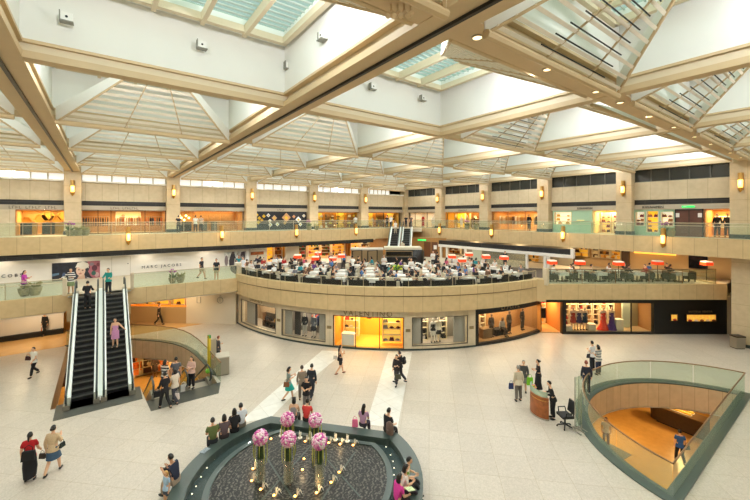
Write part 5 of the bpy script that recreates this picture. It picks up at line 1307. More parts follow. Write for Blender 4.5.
# ------------------------------------------------------------------ escalators
STEPM = mat('escalator_step', '201f1f', .5, .3); STEPE = mat('step_edge', '5c5a54', .5, .3); SKIRT = mat('escalator_skirt', 'eeebe2', .35, emit=.25, ecol='f2f4f0'); RUB = mat('handrail_rubber', '26302e', .4); ESG = glass('escalator_glass', 'e4efe8', .15)
def escalator(label, base, ang, run, rise, w, cat='escalator', flat=.9, skirt=None, sw=.12):
    """base = world point at the foot (first step), local +y climbs"""
    t = thing('escalator', label, cat, base, ang); s = rise / run
    n = max(6, int(abs(rise) / .2)); dy = run / n; dz = rise / n
    for k in range(n):
        b = MB(); y = dy * k; z = dz * (k + 1) if rise > 0 else dz * k
        b.box(-w / 2, w / 2, y, y + dy * 1.02, z - .22, z, 0); e = y if rise > 0 else y + dy
        b.box(-w / 2, w / 2, e - .01, e + .03, z - .05, z + .006, 1); b.build('step', [STEPM, STEPE], t, world=False)
    for sx in (-1, 1):
        x = sx * (w / 2 + sw + .01)
        prof = [(-flat, 0), (0, 0), (run, rise), (run + flat, rise)]
        b = MB()                                           # white lit skirt
        for (y0, z0), (y1, z1) in zip(prof, prof[1:]):
            vs = [(x - sw, y0, z0 - .3), (x + sw, y0, z0 - .3), (x + sw, y0, z0 + .24), (x - sw, y0, z0 + .24), (x - sw, y1, z1 - .3), (x + sw, y1, z1 - .3), (x + sw, y1, z1 + .24), (x - sw, y1, z1 + .24)]
            b.add(vs, [(0, 1, 2, 3), (7, 6, 5, 4), (0, 4, 5, 1), (1, 5, 6, 2), (2, 6, 7, 3), (3, 7, 4, 0)], 0 if y0 == 0 else 1)
        b.build('skirt', [skirt or SKIRT, SATIN], t, world=False)
        b = MB()
        for (y0, z0), (y1, z1) in zip(prof, prof[1:]):
            vs = [(x - .01, y0, z0 + .24), (x + .01, y0, z0 + .24), (x + .01, y0, z0 + .86), (x - .01, y0, z0 + .86), (x - .01, y1, z1 + .24), (x + .01, y1, z1 + .24), (x + .01, y1, z1 + .86), (x - .01, y1, z1 + .86)]
            b.add(vs, [(0, 1, 2, 3), (7, 6, 5, 4), (0, 4, 5, 1), (1, 5, 6, 2), (2, 6, 7, 3), (3, 7, 4, 0)])
        b.build('glass_side', ESG, t, world=False)
        b = MB(); pr = [(x, -flat + .05, .25), (x, -flat - .22, .45), (x, -flat - .20, .78), (x, -flat, .9)] + [(x, y, z + .9) for y, z in prof[1:]] + [(x, run + flat + .2, rise + .8), (x, run + flat + .2, rise + .4)]
        b.tube(pr, .045, 8); b.build('handrail', RUB, t, True, world=False)
    b = MB(); b.box(-w / 2, w / 2, -flat, 0, -.1, .012); b.build('comb_plate', SATIN, t, world=False)
    b = MB(); b.box(-w / 2, w / 2, run, run + flat, rise - .1, rise + .012); b.build('comb_plate', SATIN, t, world=False)
    b = MB()
    vs = [(-w / 2 - .18, 0, -.25), (w / 2 + .18, 0, -.25), (w / 2 + .18, run, rise - .25), (-w / 2 - .18, run, rise - .25), (-w / 2 - .18, 0, -.75), (w / 2 + .18, 0, -.75), (w / 2 + .18, run, rise - .75), (-w / 2 - .18, run, rise - .75)]
    b.add(vs, [(0, 1, 2, 3), (7, 6, 5, 4), (0, 4, 5, 1), (1, 5, 6, 2), (2, 6, 7, 3), (3, 7, 4, 0)]); b.build('truss', SATIN, t, world=False)
    return t
escalator('left one of the two near escalators climbing to the white hoarding, black steps', (-.78, 23.0, 0), 0, 6.75, Z1, .86)
ESC_R = escalator('right one of the two near escalators climbing to the white hoarding, black steps', (.64, 23.0, 0), 0, 6.75, Z1, .90)
b = MB()
for (y0, z0), (y1, z1) in (((22.3, 0), (23, 0)), ((23, 0), (29.75, Z1)), ((29.75, Z1), (30.6, Z1))):
    vs = [(-.17, y0, z0 + .05), (.01, y0, z0 + .05), (.01, y0, z0 + .30), (-.17, y0, z0 + .30), (-.17, y1, z1 + .05), (.01, y1, z1 + .05), (.01, y1, z1 + .30), (-.17, y1, z1 + .30)]
    b.add(vs, [(0, 1, 2, 3), (7, 6, 5, 4), (0, 4, 5, 1), (1, 5, 6, 2), (2, 6, 7, 3), (3, 7, 4, 0)])
b.build('deck', SKIRT, ESC_R)
m = MB(); m.box(-1.75, 1.6, 21.35, 23.0, .001, .012); m.build('floor_plate', mat('landing_dark', '565750', .4, .5, var=.1), kind='structure')
m = MB(); m.poly([(1.8, 19.75), (4.75, 19.72), (5.15, 20.95), (1.72, 20.95)], .001, .014); m.build('floor_landing_plate', mat('landing_dark', '565750', .4, .5, var=.1), kind='structure')
m = MB(); m.box(-1.75, 1.6, 29.9, 31.0, Z1 + .001, Z1 + .012); m.build('floor_top_plate', SATIN, kind='structure')
escalator('left one of the two escalators going down into the basement void', (2.55, 21.6, 0), 0, 6.9, -4.0, .95, flat=.7, skirt=SATIN, sw=.07)
escalator('right one of the two escalators going down into the basement void', (4.05, 21.6, 0), 0, 6.9, -4.0, .95, flat=.7, skirt=SATIN, sw=.07)
# far escalators from the restaurant level to the gallery corner
dd = RAD(-44.5); d2 = Vector((-sin(dd), cos(dd), 0))
for k, (pxt, la) in enumerate(((395.8, 'left one of the far escalators climbing to the gallery corner'), (407.3, 'right one of the far escalators climbing to the gallery corner'))):
    top = fr((pxt - 375) / FPX * 46.4, 46.4, Z1); run = 6.1
    bs = top - d2 * run
    escalator(la, bs, dd, run, Z2 - Z1, .85 if k == 0 else .80, flat=.8)
q = fr((401.5 - 375) / FPX * 47.5, 47.5); m = MB(); m.box(-2.6, 2.6, 0, 4.5, 7.0, Z2 + .005, mtx=Matrix.Translation((q.x, q.y, 0)) @ Matrix.Rotation(dd, 4, 'Z')); m.build('floor_corner_landing', MATS['gallery_floor'], kind='structure')

# ------------------------------------------------------------------ planters
LEAF = mat('leaf_green', '5a6a34', .6, var=.3, scale=9); ORCH = mat('orchid_purple', 'b040a0', .6); POTM = mat('pot_stone', '9a8c6a', .6, var=.25, scale=10); GRASSY = mat('dry_leaf', 'a09458', .6, var=.3, scale=12)
def planter(loc, label, orchid=True, s=1.):
    t = thing('potted_plant', label, 'plant', loc)
    b = MB(); b.lathe([(.20 * s, 0), (.30 * s, .25 * s), (.34 * s, .5 * s), (.30 * s, .5 * s), (.28 * s, .45 * s)], (0, 0, 0), 12); b.build('pot', POTM, t, True, world=False)
    b = MB()
    for k in range(34):
        a = random.uniform(0, 2 * pi); l = random.uniform(.25, .42) * s; r = random.uniform(.02, .18) * s
        p = Vector((r * cos(a), r * sin(a), .46 * s)); e = p + Vector((l * .7 * cos(a), l * .7 * sin(a), l * random.uniform(.5, 1.1)))
        b.tube([p, p.lerp(e, .5) + Vector((0, 0, .06 * s)), e], [.012, .03, .006], 4, sy=.4)
    b.build('leaves', GRASSY if not orchid else LEAF, t, True, world=False)
    if orchid:
        b = MB(); c = MB()
        for k in range(5):
            a = 2 * pi * k / 5 + .4; e = Vector((.22 * cos(a) * s, .22 * sin(a) * s, (1.05 + .08 * (k % 2)) * s)); b.tube([(0, 0, .45 * s), e * .6 + Vector((0, 0, .3 * s)), e], .012, 4)
            for j in range(7): c.ell(e + Vector((random.uniform(-.12, .12), random.uniform(-.12, .12), random.uniform(-.1, .08))) * s, .06 * s, .06 * s, .045 * s, 6, 4)
        b.build('stem', LEAF, t, True, world=False); c.build('flowers', ORCH, t, True, world=False)
for px, py, z, la, o, s in ((24.5, 296, Z1, 'dry leafy planter on the first-floor walkway, under the woman in purple', False, 1.0), (35, 295, Z1, 'round leafy planter on the walkway, right of the woman in purple', False, 1.1), (172.5, 283, Z1, 'orchid planter behind the glass, right of the spaced black letters', True, .85), (180.5, 282.6, Z1, 'leafy planter right of the orchid on the first-floor walkway', False, .95)):
    p = at(px, py, z); p = Vector((p.x, max(p.y, YL1 + .45), z)); planter(p, la, o, s)
for px, Y, la, o in ((70, 38.0, 'purple orchid planter on the left gallery at the first column', True), (78, 38.0, 'pale leafy planter beside the purple orchid on the left gallery', False), (85.5, 38.2, 'second pale leafy planter on the left gallery', False), (309, 38.0, 'purple orchid planter on the left gallery at the fourth column', True), (316.5, 38.0, 'leafy planter beside the fourth column of the left gallery', False)):
    planter((on_y(px, Y), Y, Z2), la, o, .95)
for px, X, la, o in ((467, 35.0, 'orchid planter in front of the yellow shop on the right gallery', True), (476, 35.0, 'leafy planter in front of the yellow shop on the right gallery', False), (671, 35.1, 'green leafy planter in front of the brown double door', False), (664.5, 35.1, 'purple orchid planter at the left of the brown double door', True)):
    planter((X, on_x(px, X), Z2), la, o, .95)

# ------------------------------------------------------------------ ground floor under the walkway (left)
w0 = Vector((8.9, 31.4, 0)); w1 = Vector((1.0, 38.2, 0))
dv = w1 - w0; MA = Matrix.Translation(w0) @ Matrix.Rotation(math.atan2(-dv.y, -dv.x), 4, 'Z'); WL = dv.length
FG = lambda p: MA @ Vector((p.x - WL, p.y, p.z))           # u runs left to right, 0 at the far end
def ug(px):
    best = min((abs((lambda q: 375 + FPX * (q.x * CY - q.y * SY) / (q.x * SY + q.y * CY))(FG(Vector((k * .05, 0, 0)))) - px), k) for k in range(int(WL / .05)))
    return best[1] * .05
us = ug(186)
m = MB(FG); m.box(us, WL, 0, .2, 0, 2.95); m.build('wall_ground', mat('ground_wall', 'd9cdb6', .5), kind='structure')
for k, px in enumerate((199, 220)):
    b = MB(FG); c = FG(Vector((ug(px), -.03, 2.0)))
    b.tube([c + (FG(Vector((.25 * cos(i * pi / 6), 0, .25 * sin(i * pi / 6)))) - FG(Vector((0, 0, 0)))) for i in range(13)] if k else [c + (FG(Vector(q)) - FG(Vector((0, 0, 0)))) for q in ((-.15, 0, -.25), (.15, 0, -.25), (.15, 0, .25), (-.15, 0, .25), (-.15, 0, -.25))], .02, 5); b.xf = None
    b2 = MB(); b2.tube([c + (FG(Vector((.25 * cos(i * pi / 6), 0, .25 * sin(i * pi / 6)))) - FG(Vector((0, 0, 0)))) for i in range(13)] if k else [c + (FG(Vector(q)) - FG(Vector((0, 0, 0)))) for q in ((-.15, 0, -.25), (.15, 0, -.25), (.15, 0, .25), (-.15, 0, .25), (-.15, 0, -.25))], .025, 5)
    if k: b2.tube([c - Vector((0, 0, .12)), c + Vector((0, 0, .42))], .02, 5)
    tag(b2.build('wall_sign', LETG), ('square outline emblem' if k == 0 else 'round ring emblem with a stalk') + ' on the beige wall under the walkway', 'sign')
m = MB(); m.box(-18, 1.6, 38.2, 38.4, 0, 2.95); m.build('wall_ground_back', mat('warm_wall', 'd8a860', .6), kind='structure')
sh0 = 0.
shop(FG, .2, us - .1, .02, 2.9, 2.0, 'e0a440', power=90, light=(1, .7, .3), floorc='d8a458')
m = MB(FG); m.box(.1, us, .0, .15, 0, 1.35); m.build('wall_shop_sill', mat('sill_tan', 'b89a6c', .5), kind='structure')
for k in range(4):
    a = .2 + (us - .4) * k / 4; bb = .2 + (us - .4) * (k + .85) / 4
    display(FG, a, bb, 1.4, 2.7, .5, 2, 3, [('brown', '6a3c18'), ('ivory', 'f0e0b0')], 'ffc23c', 'bright yellow shop window under the walkway, %s from the left' % ORD[k], '%s item in the yellow windows under the walkway', 'goods under the walkway', glow=.6, kinds=(0, 1, 2), iname='display_item', icat='goods')
m = MB(); m.box(-18, -2.4, 37.2, 37.4, .35, 2.95); m.build('wall_ground_left', mat('gloss_white_wall', 'e9e6e2', .25), kind='structure')
m = MB(); m.box(-18, -2.4, 36.9, 37.4, 0, .35); m.build('baseboard_ground_left', BLACKM, kind='structure')
m = MB(); m.poly([(-18, 33.2), (7.5, 33.2), (7.5, 40), (-18, 40)], .001, .005, sides=False); m.build('floor_passage', mat('passage_floor_lit', 'd0a870', .22, var=.06, scale=2), kind='structure')  # orange of the warm passage light put into this floor sheet's colour
# ------------------------------------------------------------------ fountain
FC0 = Vector((5.3, 11.2)); FNA = math.atan2(.65, .76)          # the straight back faces the hall
def fseg(r, d, n=56, c=FC0):
    """circle of radius r cut by a chord at distance d along the diagonal"""
    h = math.acos(min(1, d / r)); return [(c.x + r * cos(FNA + h + (2 * pi - 2 * h) * i / n), c.y + r * sin(FNA + h + (2 * pi - 2 * h) * i / n)) for i in range(n + 1)]
t = thing('fountain', 'big dark green granite fountain with bench rim and straight back edge', 'fountain', (FC0.x, FC0.y, 0))
b = MB(); b.poly(fseg(3.99, 2.93), .40, .50, holes=[fseg(3.50, 2.46)]); b.poly(fseg(3.90, 2.84), 0, .40, holes=[fseg(3.52, 2.48)], top=False, bottom=False); b.build('bench_rim', GRANITE, t)
b = MB(); b.poly(fseg(3.52, 2.48), .12, .22); b.build('channel', mat('channel_granite', '3d4a48', .12, var=.25, scale=30), t)
b = MB(); b.poly(fseg(3.02, 2.28), .20, .40, holes=[fseg(2.82, 2.1)]); b.build('inner_rim', GRANITE, t)
def basin_mat():
    m = mat('wet_granite', '2c302e', .38, coat=.0); nt = m.node_tree; bs = nt.nodes['Principled BSDF']
    tc = nt.nodes.new('ShaderNodeTexCoord'); w = nt.nodes.new('ShaderNodeTexWave'); w.wave_type = 'RINGS'; w.rings_direction = 'Z'; w.inputs['Scale'].default_value = 2.2; w.inputs['Distortion'].default_value = 9; w.inputs['Detail'].default_value = 4; w.inputs['Detail Scale'].default_value = 3
    n = nt.nodes.new('ShaderNodeTexNoise'); n.inputs['Scale'].default_value = 14; n.inputs['Detail'].default_value = 5
    r = nt.nodes.new('ShaderNodeValToRGB'); r.color_ramp.elements[0].color = (.006, .006, .005, 1); r.color_ramp.elements[1].color = (.15, .14, .11, 1); r.color_ramp.elements[0].position = .38; r.color_ramp.elements[1].position = .62
    ad = nt.nodes.new('ShaderNodeMath'); ad.operation = 'MULTIPLY'
    nt.links.new(tc.outputs['Object'], w.inputs['Vector']); nt.links.new(tc.outputs['Object'], n.inputs['Vector']); nt.links.new(w.outputs['Fac'], ad.inputs[0]); nt.links.new(n.outputs['Fac'], ad.inputs[1])
    mx = nt.nodes.new('ShaderNodeMixRGB'); mx.inputs['Fac'].default_value = .4; nt.links.new(n.outputs['Fac'], mx.inputs['Color1']); nt.links.new(ad.outputs[0], mx.inputs['Color2'])
    nt.links.new(mx.outputs['Color'], r.inputs['Fac']); nt.links.new(r.outputs['Color'], bs.inputs['Base Color'])
    bp = nt.nodes.new('ShaderNodeBump'); bp.inputs['Strength'].default_value = .8; bs.inputs['Specular IOR Level'].default_value = .3; nt.links.new(n.outputs['Fac'], bp.inputs['Height']); nt.links.new(bp.outputs['Normal'], bs.inputs['Normal'])
    return m
b = MB(); b.poly(fseg(2.84, 2.12), .20, .36); b.build('basin', basin_mat(), t)
b = MB()
for a in (-.15, .85, 1.85):                       # pale joints crossing the basin
    for s in (-1.1, .6):
        M = Matrix.Translation((FC0.x, FC0.y, .362)) @ Matrix.Rotation(FNA + a, 4, 'Z'); l = math.sqrt(2.6 ** 2 - s * s) * .78
        if a == 1.85: continue
        b.box(-l, l, s - .025, s + .025, -.004, .004, mtx=M)
b.build('joint', mat('joint_green', '3e4a42', .3), t)
wl = mat('water_light', 'ffe0b0', .4, emit=6., ecol='ffb458'); WATER = glass('water_jet', 'f4f6f4', .5, .1); WAT2 = mat('water_foam', 'f2ead8', .3, emit=.0, ecol='ffdcaa')
k = 0
for px, py in ((253, 469), (251.6, 481), (260.6, 489.6), (274, 495.6), (295, 496.5), (271, 439), (304, 459), (302.4, 470), (331, 482.6), (339, 472.5), (316.6, 493), (305, 441.6), (328.6, 443), (340, 444.4), (353, 445.4), (285, 441)):
    p = at(px, py, .38); jet = k not in (6, 7, 5)
    q = thing('fountain_light', 'small glowing fountain light, %s of the scattered lights in the dark basin' % ORD[k], 'light', (p.x, p.y, .36), 0, 'fountain lights'); k += 1
    b = MB(); b.lathe([(.05, 0), (.06, .015), (.05, .02)], (0, 0, 0), 10); b.build('ring', BRONZE, q, world=False)
    b = MB(); b.ell((0, 0, .03), .045, .045, .03, 10, 6); b.build('lens', wl, q, True, world=False)
    if jet:
        b = MB()
        for j in range(5):
            a = j * 1.3; b.tube([(.08, 0, 0), (.09 + .02 * cos(a), .03 * sin(a), .10), (.12 + .05 * cos(a), .06 * sin(a), .16 + .03 * (j % 3)), (.18 + .06 * cos(a), .10 * sin(a), .05)], [.012, .014, .012, .004], 5)
        b.build('water_spray', WAT2, q, True, world=False)
    if k in (1, 4, 8, 11, 14): point('fountain_glow', (p.x, p.y, .62), 5, (1, .66, .3), .05)
for k, (px, py) in enumerate(((281, 436), (300, 438), (310.5, 438.5), (324.5, 439.5), (335.5, 440), (347.5, 441.5))):
    p = at(px, py, .38)
    q = thing('water_jet', 'short white water jet, %s from the left along the back of the basin' % ORD[k], 'water', (p.x, p.y, .36), 0, 'water jets')
    b = MB()
    for j in range(4): b.tube([(0, 0, 0), (.02 * cos(j * 1.6), .02 * sin(j * 1.6), .15), (.05 * cos(j * 1.6), .05 * sin(j * 1.6), .24 + .05 * (j % 2))], [.03, .035, .008], 6)
    b.ell((0, 0, .03), .10, .10, .04, 8, 5); b.build('water', WAT2, q, True, world=False)
DOT = mat('dot_light', 'fff6e0', .4, emit=3., ecol='fff0d0')
dots = [at(px, py, .22) for px, py in ((192, 494), (196, 486.5), (201, 477), (207, 468), (214, 460), (379.5, 440.5), (386, 447), (390.5, 455), (393, 461.5), (394, 468), (394, 475))]
for k, p in enumerate(dots):
    b = MB(); b.lathe([(.022, 0), (.022, .012), (.015, .015)], (0, 0, 0), 8); o = b.build('channel_light', DOT); o.location = (p.x, p.y, .22)
    s = 'left' if k < 5 else 'right'
    tag(o, 'tiny white dot light in the %s side of the fountain channel, %s from the %s' % (s, ORD[k if k < 5 else k - 5], 'front' if k < 5 else 'back'), 'light', 'channel dot lights')
# flower balls on glass vases
VG = frosted('vase_glass', 'f4e6dc', .13); STEMS = mat('stem_green', '2c4422', .6, var=.3, scale=20); TRAIL = mat('trail_green', 'b4b444', .6)
PK = [mat('bloom_' + c, c, .7) for c in ('e58cb4', 'f2ccd8', 'c8509a', 'f2e4dc')]
for k, (px, py, sc, wh) in enumerate(((260.5, 481, 1.0, 'front left'), (288.5, 483, 1.0, 'front middle'), (319.5, 486, 1.0, 'front right'), (287.5, 459, .97, 'back left'), (315.5, 460, .97, 'back right'))):
    p = at(px, py, .36); t = thing('flower_arrangement', 'pink flower ball on a tall glass vase in the fountain, ' + wh + ' one of five', 'flowers', (p.x, p.y, .36), 0, 'flower balls in the fountain')
    b = MB(); b.lathe([(.15, 0), (.16, .02), (.16, .78), (.145, .78), (.145, .05)], (0, 0, 0), 16); b.build('vase', VG, t, True, world=False)
    b = MB()
    for j in range(9): a = j * .7; b.tube([(.06 * cos(a), .06 * sin(a), .06), (.07 * cos(a + .4), .07 * sin(a + .4), .7), (.06 * cos(a + .6), .06 * sin(a + .6), 1.30)], .025, 5)
    b.build('stems', STEMS, t, True, world=False)
    b = MB(); R0_ = .215; b.ell((0, 0, 1.42), R0_ * .9, R0_ * .9, R0_ * .9, 12, 8, 1); rnd = random.Random(k)
    for j in range(120):
        z = 1 - 2 * (j + .5) / 120; a = j * 2.39996; r = math.sqrt(1 - z * z); v = Vector((r * cos(a), r * sin(a), z))
        rr = rnd.uniform(.035, .055); b.ell(Vector((0, 0, 1.42)) + v * R0_, rr, rr, rr * .8, 6, 4, rnd.choice((0, 0, 1, 1, 2, 3)))
    fbl = b.build('flower_ball', PK, t, True, world=False)
    b = MB()
    for j in range(9):
        a = j * .7 + k; l = rnd.uniform(.3, .62); d = Vector((cos(a), sin(a), 0))
        b.tube([Vector((0, 0, 1.22)) + d * .12, Vector((0, 0, 1.24)) + d * .21, Vector((0, 0, 1.2 - l * .5)) + d * .225, Vector((0, 0, 1.2 - l)) + d * .20], [.008, .011, .013, .004], 4)
    b.build('trailing_leaves', TRAIL, fbl, True, world=False)

# ------------------------------------------------------------------ reception desk, chair, glass stand
pd = at(542.5, 413, 0); t = thing('reception_desk', 'small curved wooden reception desk with pale glass screen beside the glass stand', 'desk', pd, -YAW)
MD = lambda p: Vector((p.x, p.y, p.z))
def arcb(b, r0, r1, a0, a1, z0, z1, n=14, mi=0, cy=1.3):
    for k in range(n):
        A, B = a0 + (a1 - a0) * k / n, a0 + (a1 - a0) * (k + 1) / n
        P_ = [(r * cos(t_), r * sin(t_) * cy) for r, t_ in ((r0, A), (r1, A), (r1, B), (r0, B))]
        vs = [(q[0], q[1], z0) for q in P_] + [(q[0], q[1], z1) for q in P_]
        b.add(vs, [(3, 2, 1, 0), (4, 5, 6, 7), (0, 1, 5, 4), (1, 2, 6, 5), (2, 3, 7, 6), (3, 0, 4, 7)], mi)
b = MB(); arcb(b, .42, .50, RAD(125), RAD(268), .06, .98); b.build('front_panel', mat('desk_wood', '9a5626', .4, var=.25, scale=6), t, world=False)
b = MB(); arcb(b, .14, .50, RAD(125), RAD(268), .80, .86); b.build('worktop', mat('desk_top', 'd9a04c', .4), t, world=False)
b = MB(); arcb(b, .45, .50, RAD(125), RAD(262), 1.0, 1.22); b.build('glass_screen', frosted('desk_glass', 'c8d8c0', .45), t, world=False)
b = MB(); arcb(b, .40, .52, RAD(125), RAD(268), 0, .06); b.build('plinth', STEEL, t, world=False)
D2 = Matrix.Translation(pd) @ Matrix.Rotation(-YAW, 4, 'Z')
for k, (x, y, c, n_, l_) in enumerate(((-.30, .05, 'f2efe6', 'paper_stack', 'stack of white papers on the curved wooden desk'), (-.26, -.24, 'e8c89a', 'leaflet_stack', 'stack of cream leaflets at the front of the curved desk'), (-.10, -.42, 'e09a2c', 'folder', 'orange folder at the front edge of the curved desk'))):
    b = MB(); b.box(-.11, .11, -.15, .15, 0, .04); o = b.build(n_, mat('paper_' + c, c, .7)); tag(o, l_, 'paper'); o.matrix_basis = D2 @ Matrix.Translation((x, y, .862))
t = thing('flower_pot', 'small pot of pink and yellow flowers on the curved wooden desk', 'plant', D2 @ Vector((-.22, .32, .862)))
b = MB(); b.lathe([(.05, 0), (.07, .12), (.06, .12)], (0, 0, 0), 10); b.build('pot', POTM, t, True, world=False)
b = MB()
for j in range(14): b.ell((random.uniform(-.09, .09), random.uniform(-.09, .09), .20 + random.uniform(-.05, .08)), .045, .045, .04, 6, 4, j % 3)
b.build('flowers', [PK[2], mat('bloom_yellow', 'e8c23c', .7), LEAF], t, True, world=False)
# office chair
pc = at(565, 427, 0); t = thing('office_chair', 'black five-star office chair beside the glass stand', 'chair', pc, -YAW + RAD(95))
BL = mat('chair_black', '1a1a1a', .6)
b = MB(); b.box(-.25, .25, -.24, .24, .46, .55); b.build('seat', BL, t, world=False)
b = MB(); b.add([(-.22, -.30, .62), (.22, -.30, .62), (.20, -.36, 1.12), (-.20, -.36, 1.12), (-.22, -.24, .62), (.22, -.24, .62), (.20, -.31, 1.12), (-.20, -.31, 1.12)], [(0, 1, 2, 3), (7, 6, 5, 4), (0, 4, 5, 1), (1, 5, 6, 2), (2, 6, 7, 3), (3, 7, 4, 0)]); b.tube([(0, -.22, .48), (0, -.33, .55), (0, -.34, .8)], .03, 6); b.build('backrest', BL, t, world=False)
for sx in (-1, 1): b = MB(); b.tube([(sx * .26, .12, .5), (sx * .30, .12, .72), (sx * .30, -.18, .72), (sx * .26, -.22, .5)], .025, 6); b.build('armrest', BL, t, True, world=False)
b = MB(); b.tube([(0, 0, .46), (0, 0, .12)], .035, 8)
b.build('gas_column', BL, t, True, world=False)
for j in range(5):
    a = 2 * pi * j / 5; b = MB(); b.tube([(0, 0, .14), (.30 * cos(a), .30 * sin(a), .08)], [.035, .022], 6); bl = b.build('base_leg', BL, t, True, world=False); b = MB(); b.ell((.31 * cos(a), .31 * sin(a), .035), .035, .035, .035, 8, 6); b.build('caster', BL, bl, True, world=False)
# glass information stand
ps = at(579.5, 431, 0); t = thing('glass_stand', 'tall pale glass information stand on steel feet at the left tip of the void', 'stand', ps, -YAW + RAD(25))
b = MB(); b.box(-.24, .14, -.012, .012, .25, 2.30); b.build('glass_panel', frosted('stand_glass', 'd6e4d2', .16), t, world=False)
for x in (-.24, .0, .16): b = MB(); b.tube([(x, .03, 0), (x, .03, 2.3 if x < .1 else 1.7)], .022, 6); b.build('post', STEEL, t, True, world=False)
for x in (-.24, .0, .16): b = MB(); b.tube([(x, -.25, .03), (x, .03, .06), (x, .3, .03)], .03, 6); b.build('foot', SATIN, t, True, world=False)
# steel kiosk and pylon at the escalator void
pk = at(222.5, 373, 0); t = thing('steel_cabinet', 'steel cabinet box at the right end of the escalator void balustrade', 'cabinet', pk, RAD(-12))
b = MB(); b.box(-.34, .34, -.4, .4, .04, 1.0); b.build('cabinet_body', SATIN, t, world=False)
b = MB(); b.box(-.36, .36, -.42, .42, 1.0, 1.06); b.build('top', mat('steel_top', 'cfc9ba', .3, .5), t, world=False)
b = MB(); b.box(-.30, .30, -.36, .36, 0, .04); b.build('base', BLACKM, t, world=False)
pp = at(211, 369, 0); t = thing('information_pylon', 'tall grey information pylon with a yellow and green edge beside the void balustrade', 'sign', pp, RAD(20))
b = MB(); b.box(-.05, .30, -.08, .08, 0, 1.75); b.build('pylon_panel', mat('pylon_grey', 'a89a80', .5), t, world=False)
b = MB(); b.box(-.18, -.05, -.08, .08, 0, 2.0, 0); b.box(-.18, -.05, -.081, .081, 1.85, 2.02, 1); b.build('edge_strip', [mat('pylon_yellow', 'd8b82c', .5), mat('pylon_green', '3a8a34', .5)], t, world=False)
b = MB(); b.ell(at(208, 371, .5), .14, .14, .14, 8, 6); o = b.build('green_marker', mat('marker_green', '7ac83c', .5), smooth=True); tag(o, 'bright green marker on the void balustrade below the pylon', 'sign')

# ------------------------------------------------------------------ things seen below through the voids
q0, q1 = at(656, 421.5, -4), at(704, 441, -4); dq = q1 - q0; t = thing('bakery_counter', 'dark curved counter with golden goods on top, seen in the basement through the right-hand void', 'counter', q0, math.atan2(dq.y, dq.x))
LQ = dq.length; b = MB(); b.box(0, LQ, 0, .9, .1, 1.0); b.lathe([(.45, .1), (.45, 1.0)], (0, .45, 0), 16); b.build('body', mat('counter_walnut', '3c2a1c', .4, var=.2), t, world=False)
b = MB(); b.box(-.1, LQ, -.05, .95, 1.0, 1.05); b.lathe([(.5, 1.0), (.5, 1.05)], (0, .45, 0), 16); b.build('worktop', mat('counter_walnut_top', '5c4630', .3), t, world=False)
b = MB(); b.box(0, LQ, .05, .85, 0, .1); b.build('plinth', BLACKM, t, world=False)
MQ = Matrix.Translation(q0) @ Matrix.Rotation(math.atan2(dq.y, dq.x), 4, 'Z'); bp = None
for k in range(22):
    if bp is None: m = MB(); m.lathe([(.10, 0), (.16, .03), (.15, .035), (.05, .015)], (0, 0, 0), 10, 0); m.ell((0, 0, .07), .12, .10, .07, 8, 5, 1); o = bp = m.build('pastry_plate', [WHITEW, mat('pastry_gold_glow', 'e0a838', .5, emit=.3, ecol='e8a830')], smooth=True)  # glow put into the pastry colour so the goods look lit
    else: o = bp.copy(); COL.objects.link(o)
    tag(o, 'plate of golden pastry on the dark basement counter', 'plate', 'pastry plates on the basement counter')
    o.matrix_basis = MQ @ Matrix.Translation((.3 + (LQ * .6) * (k % 11) / 11, .25 + .38 * (k // 11), 1.052))
b = MB(); p = at(603, 452, -4); b.box(-1.1, 1.1, -.9, .9, 0, .02); o = b.build('floor_mat', mat('grey_mat', '6c6658', .7, var=.1)); tag(o, 'dark grey floor mat in the basement under the left tip of the void', 'mat'); o.matrix_basis = Matrix.Translation((p.x, p.y, -4)) @ Matrix.Rotation(-YAW + .5, 4, 'Z')
FBS = lambda p: Vector((p.x, 34.3 + p.y, p.z))
m = MB(); m.box(-3, 9, 36.6, 36.8, -4, -1.3); m.build('wall_basement_shop', mat('basement_dark', '3a2618', .6), kind='structure')
for k, (px, c, gl) in enumerate(((137, 'e87828', .4), (147, '4a2c18', .05), (160, 'd8843c', .15), (171, 'f0a850', .3), (186, '2a1a12', .1))):
    x = on_y(px, 34.3); display(FBS, x - .45, x + .45, -3.9, -1.5, .8, 4, 3, [('orange', 'd86a24'), ('brown', '4a2a18'), ('ivory', 'ecd8b4')], c, 'orange lit shelf in the basement shop, %s from the left through the escalator void' % ORD[k], '%s goods in the basement shop', 'goods in the basement shop', glow=gl, kinds=(0, 1, 2), iname='display_item', icat='goods', scale=1.4)
for k, (px, c, w) in enumerate(((164, 'd8702c', 'orange'), (170, 'e0b478', 'tan'), (155, '3a2a24', 'dark brown'))):
    mannequin(FBS, on_y(px, 34.3), .1, -4, 'mannequin in %s in the basement shop seen through the escalator void' % w, c, ('dress', c), 'c8a078')
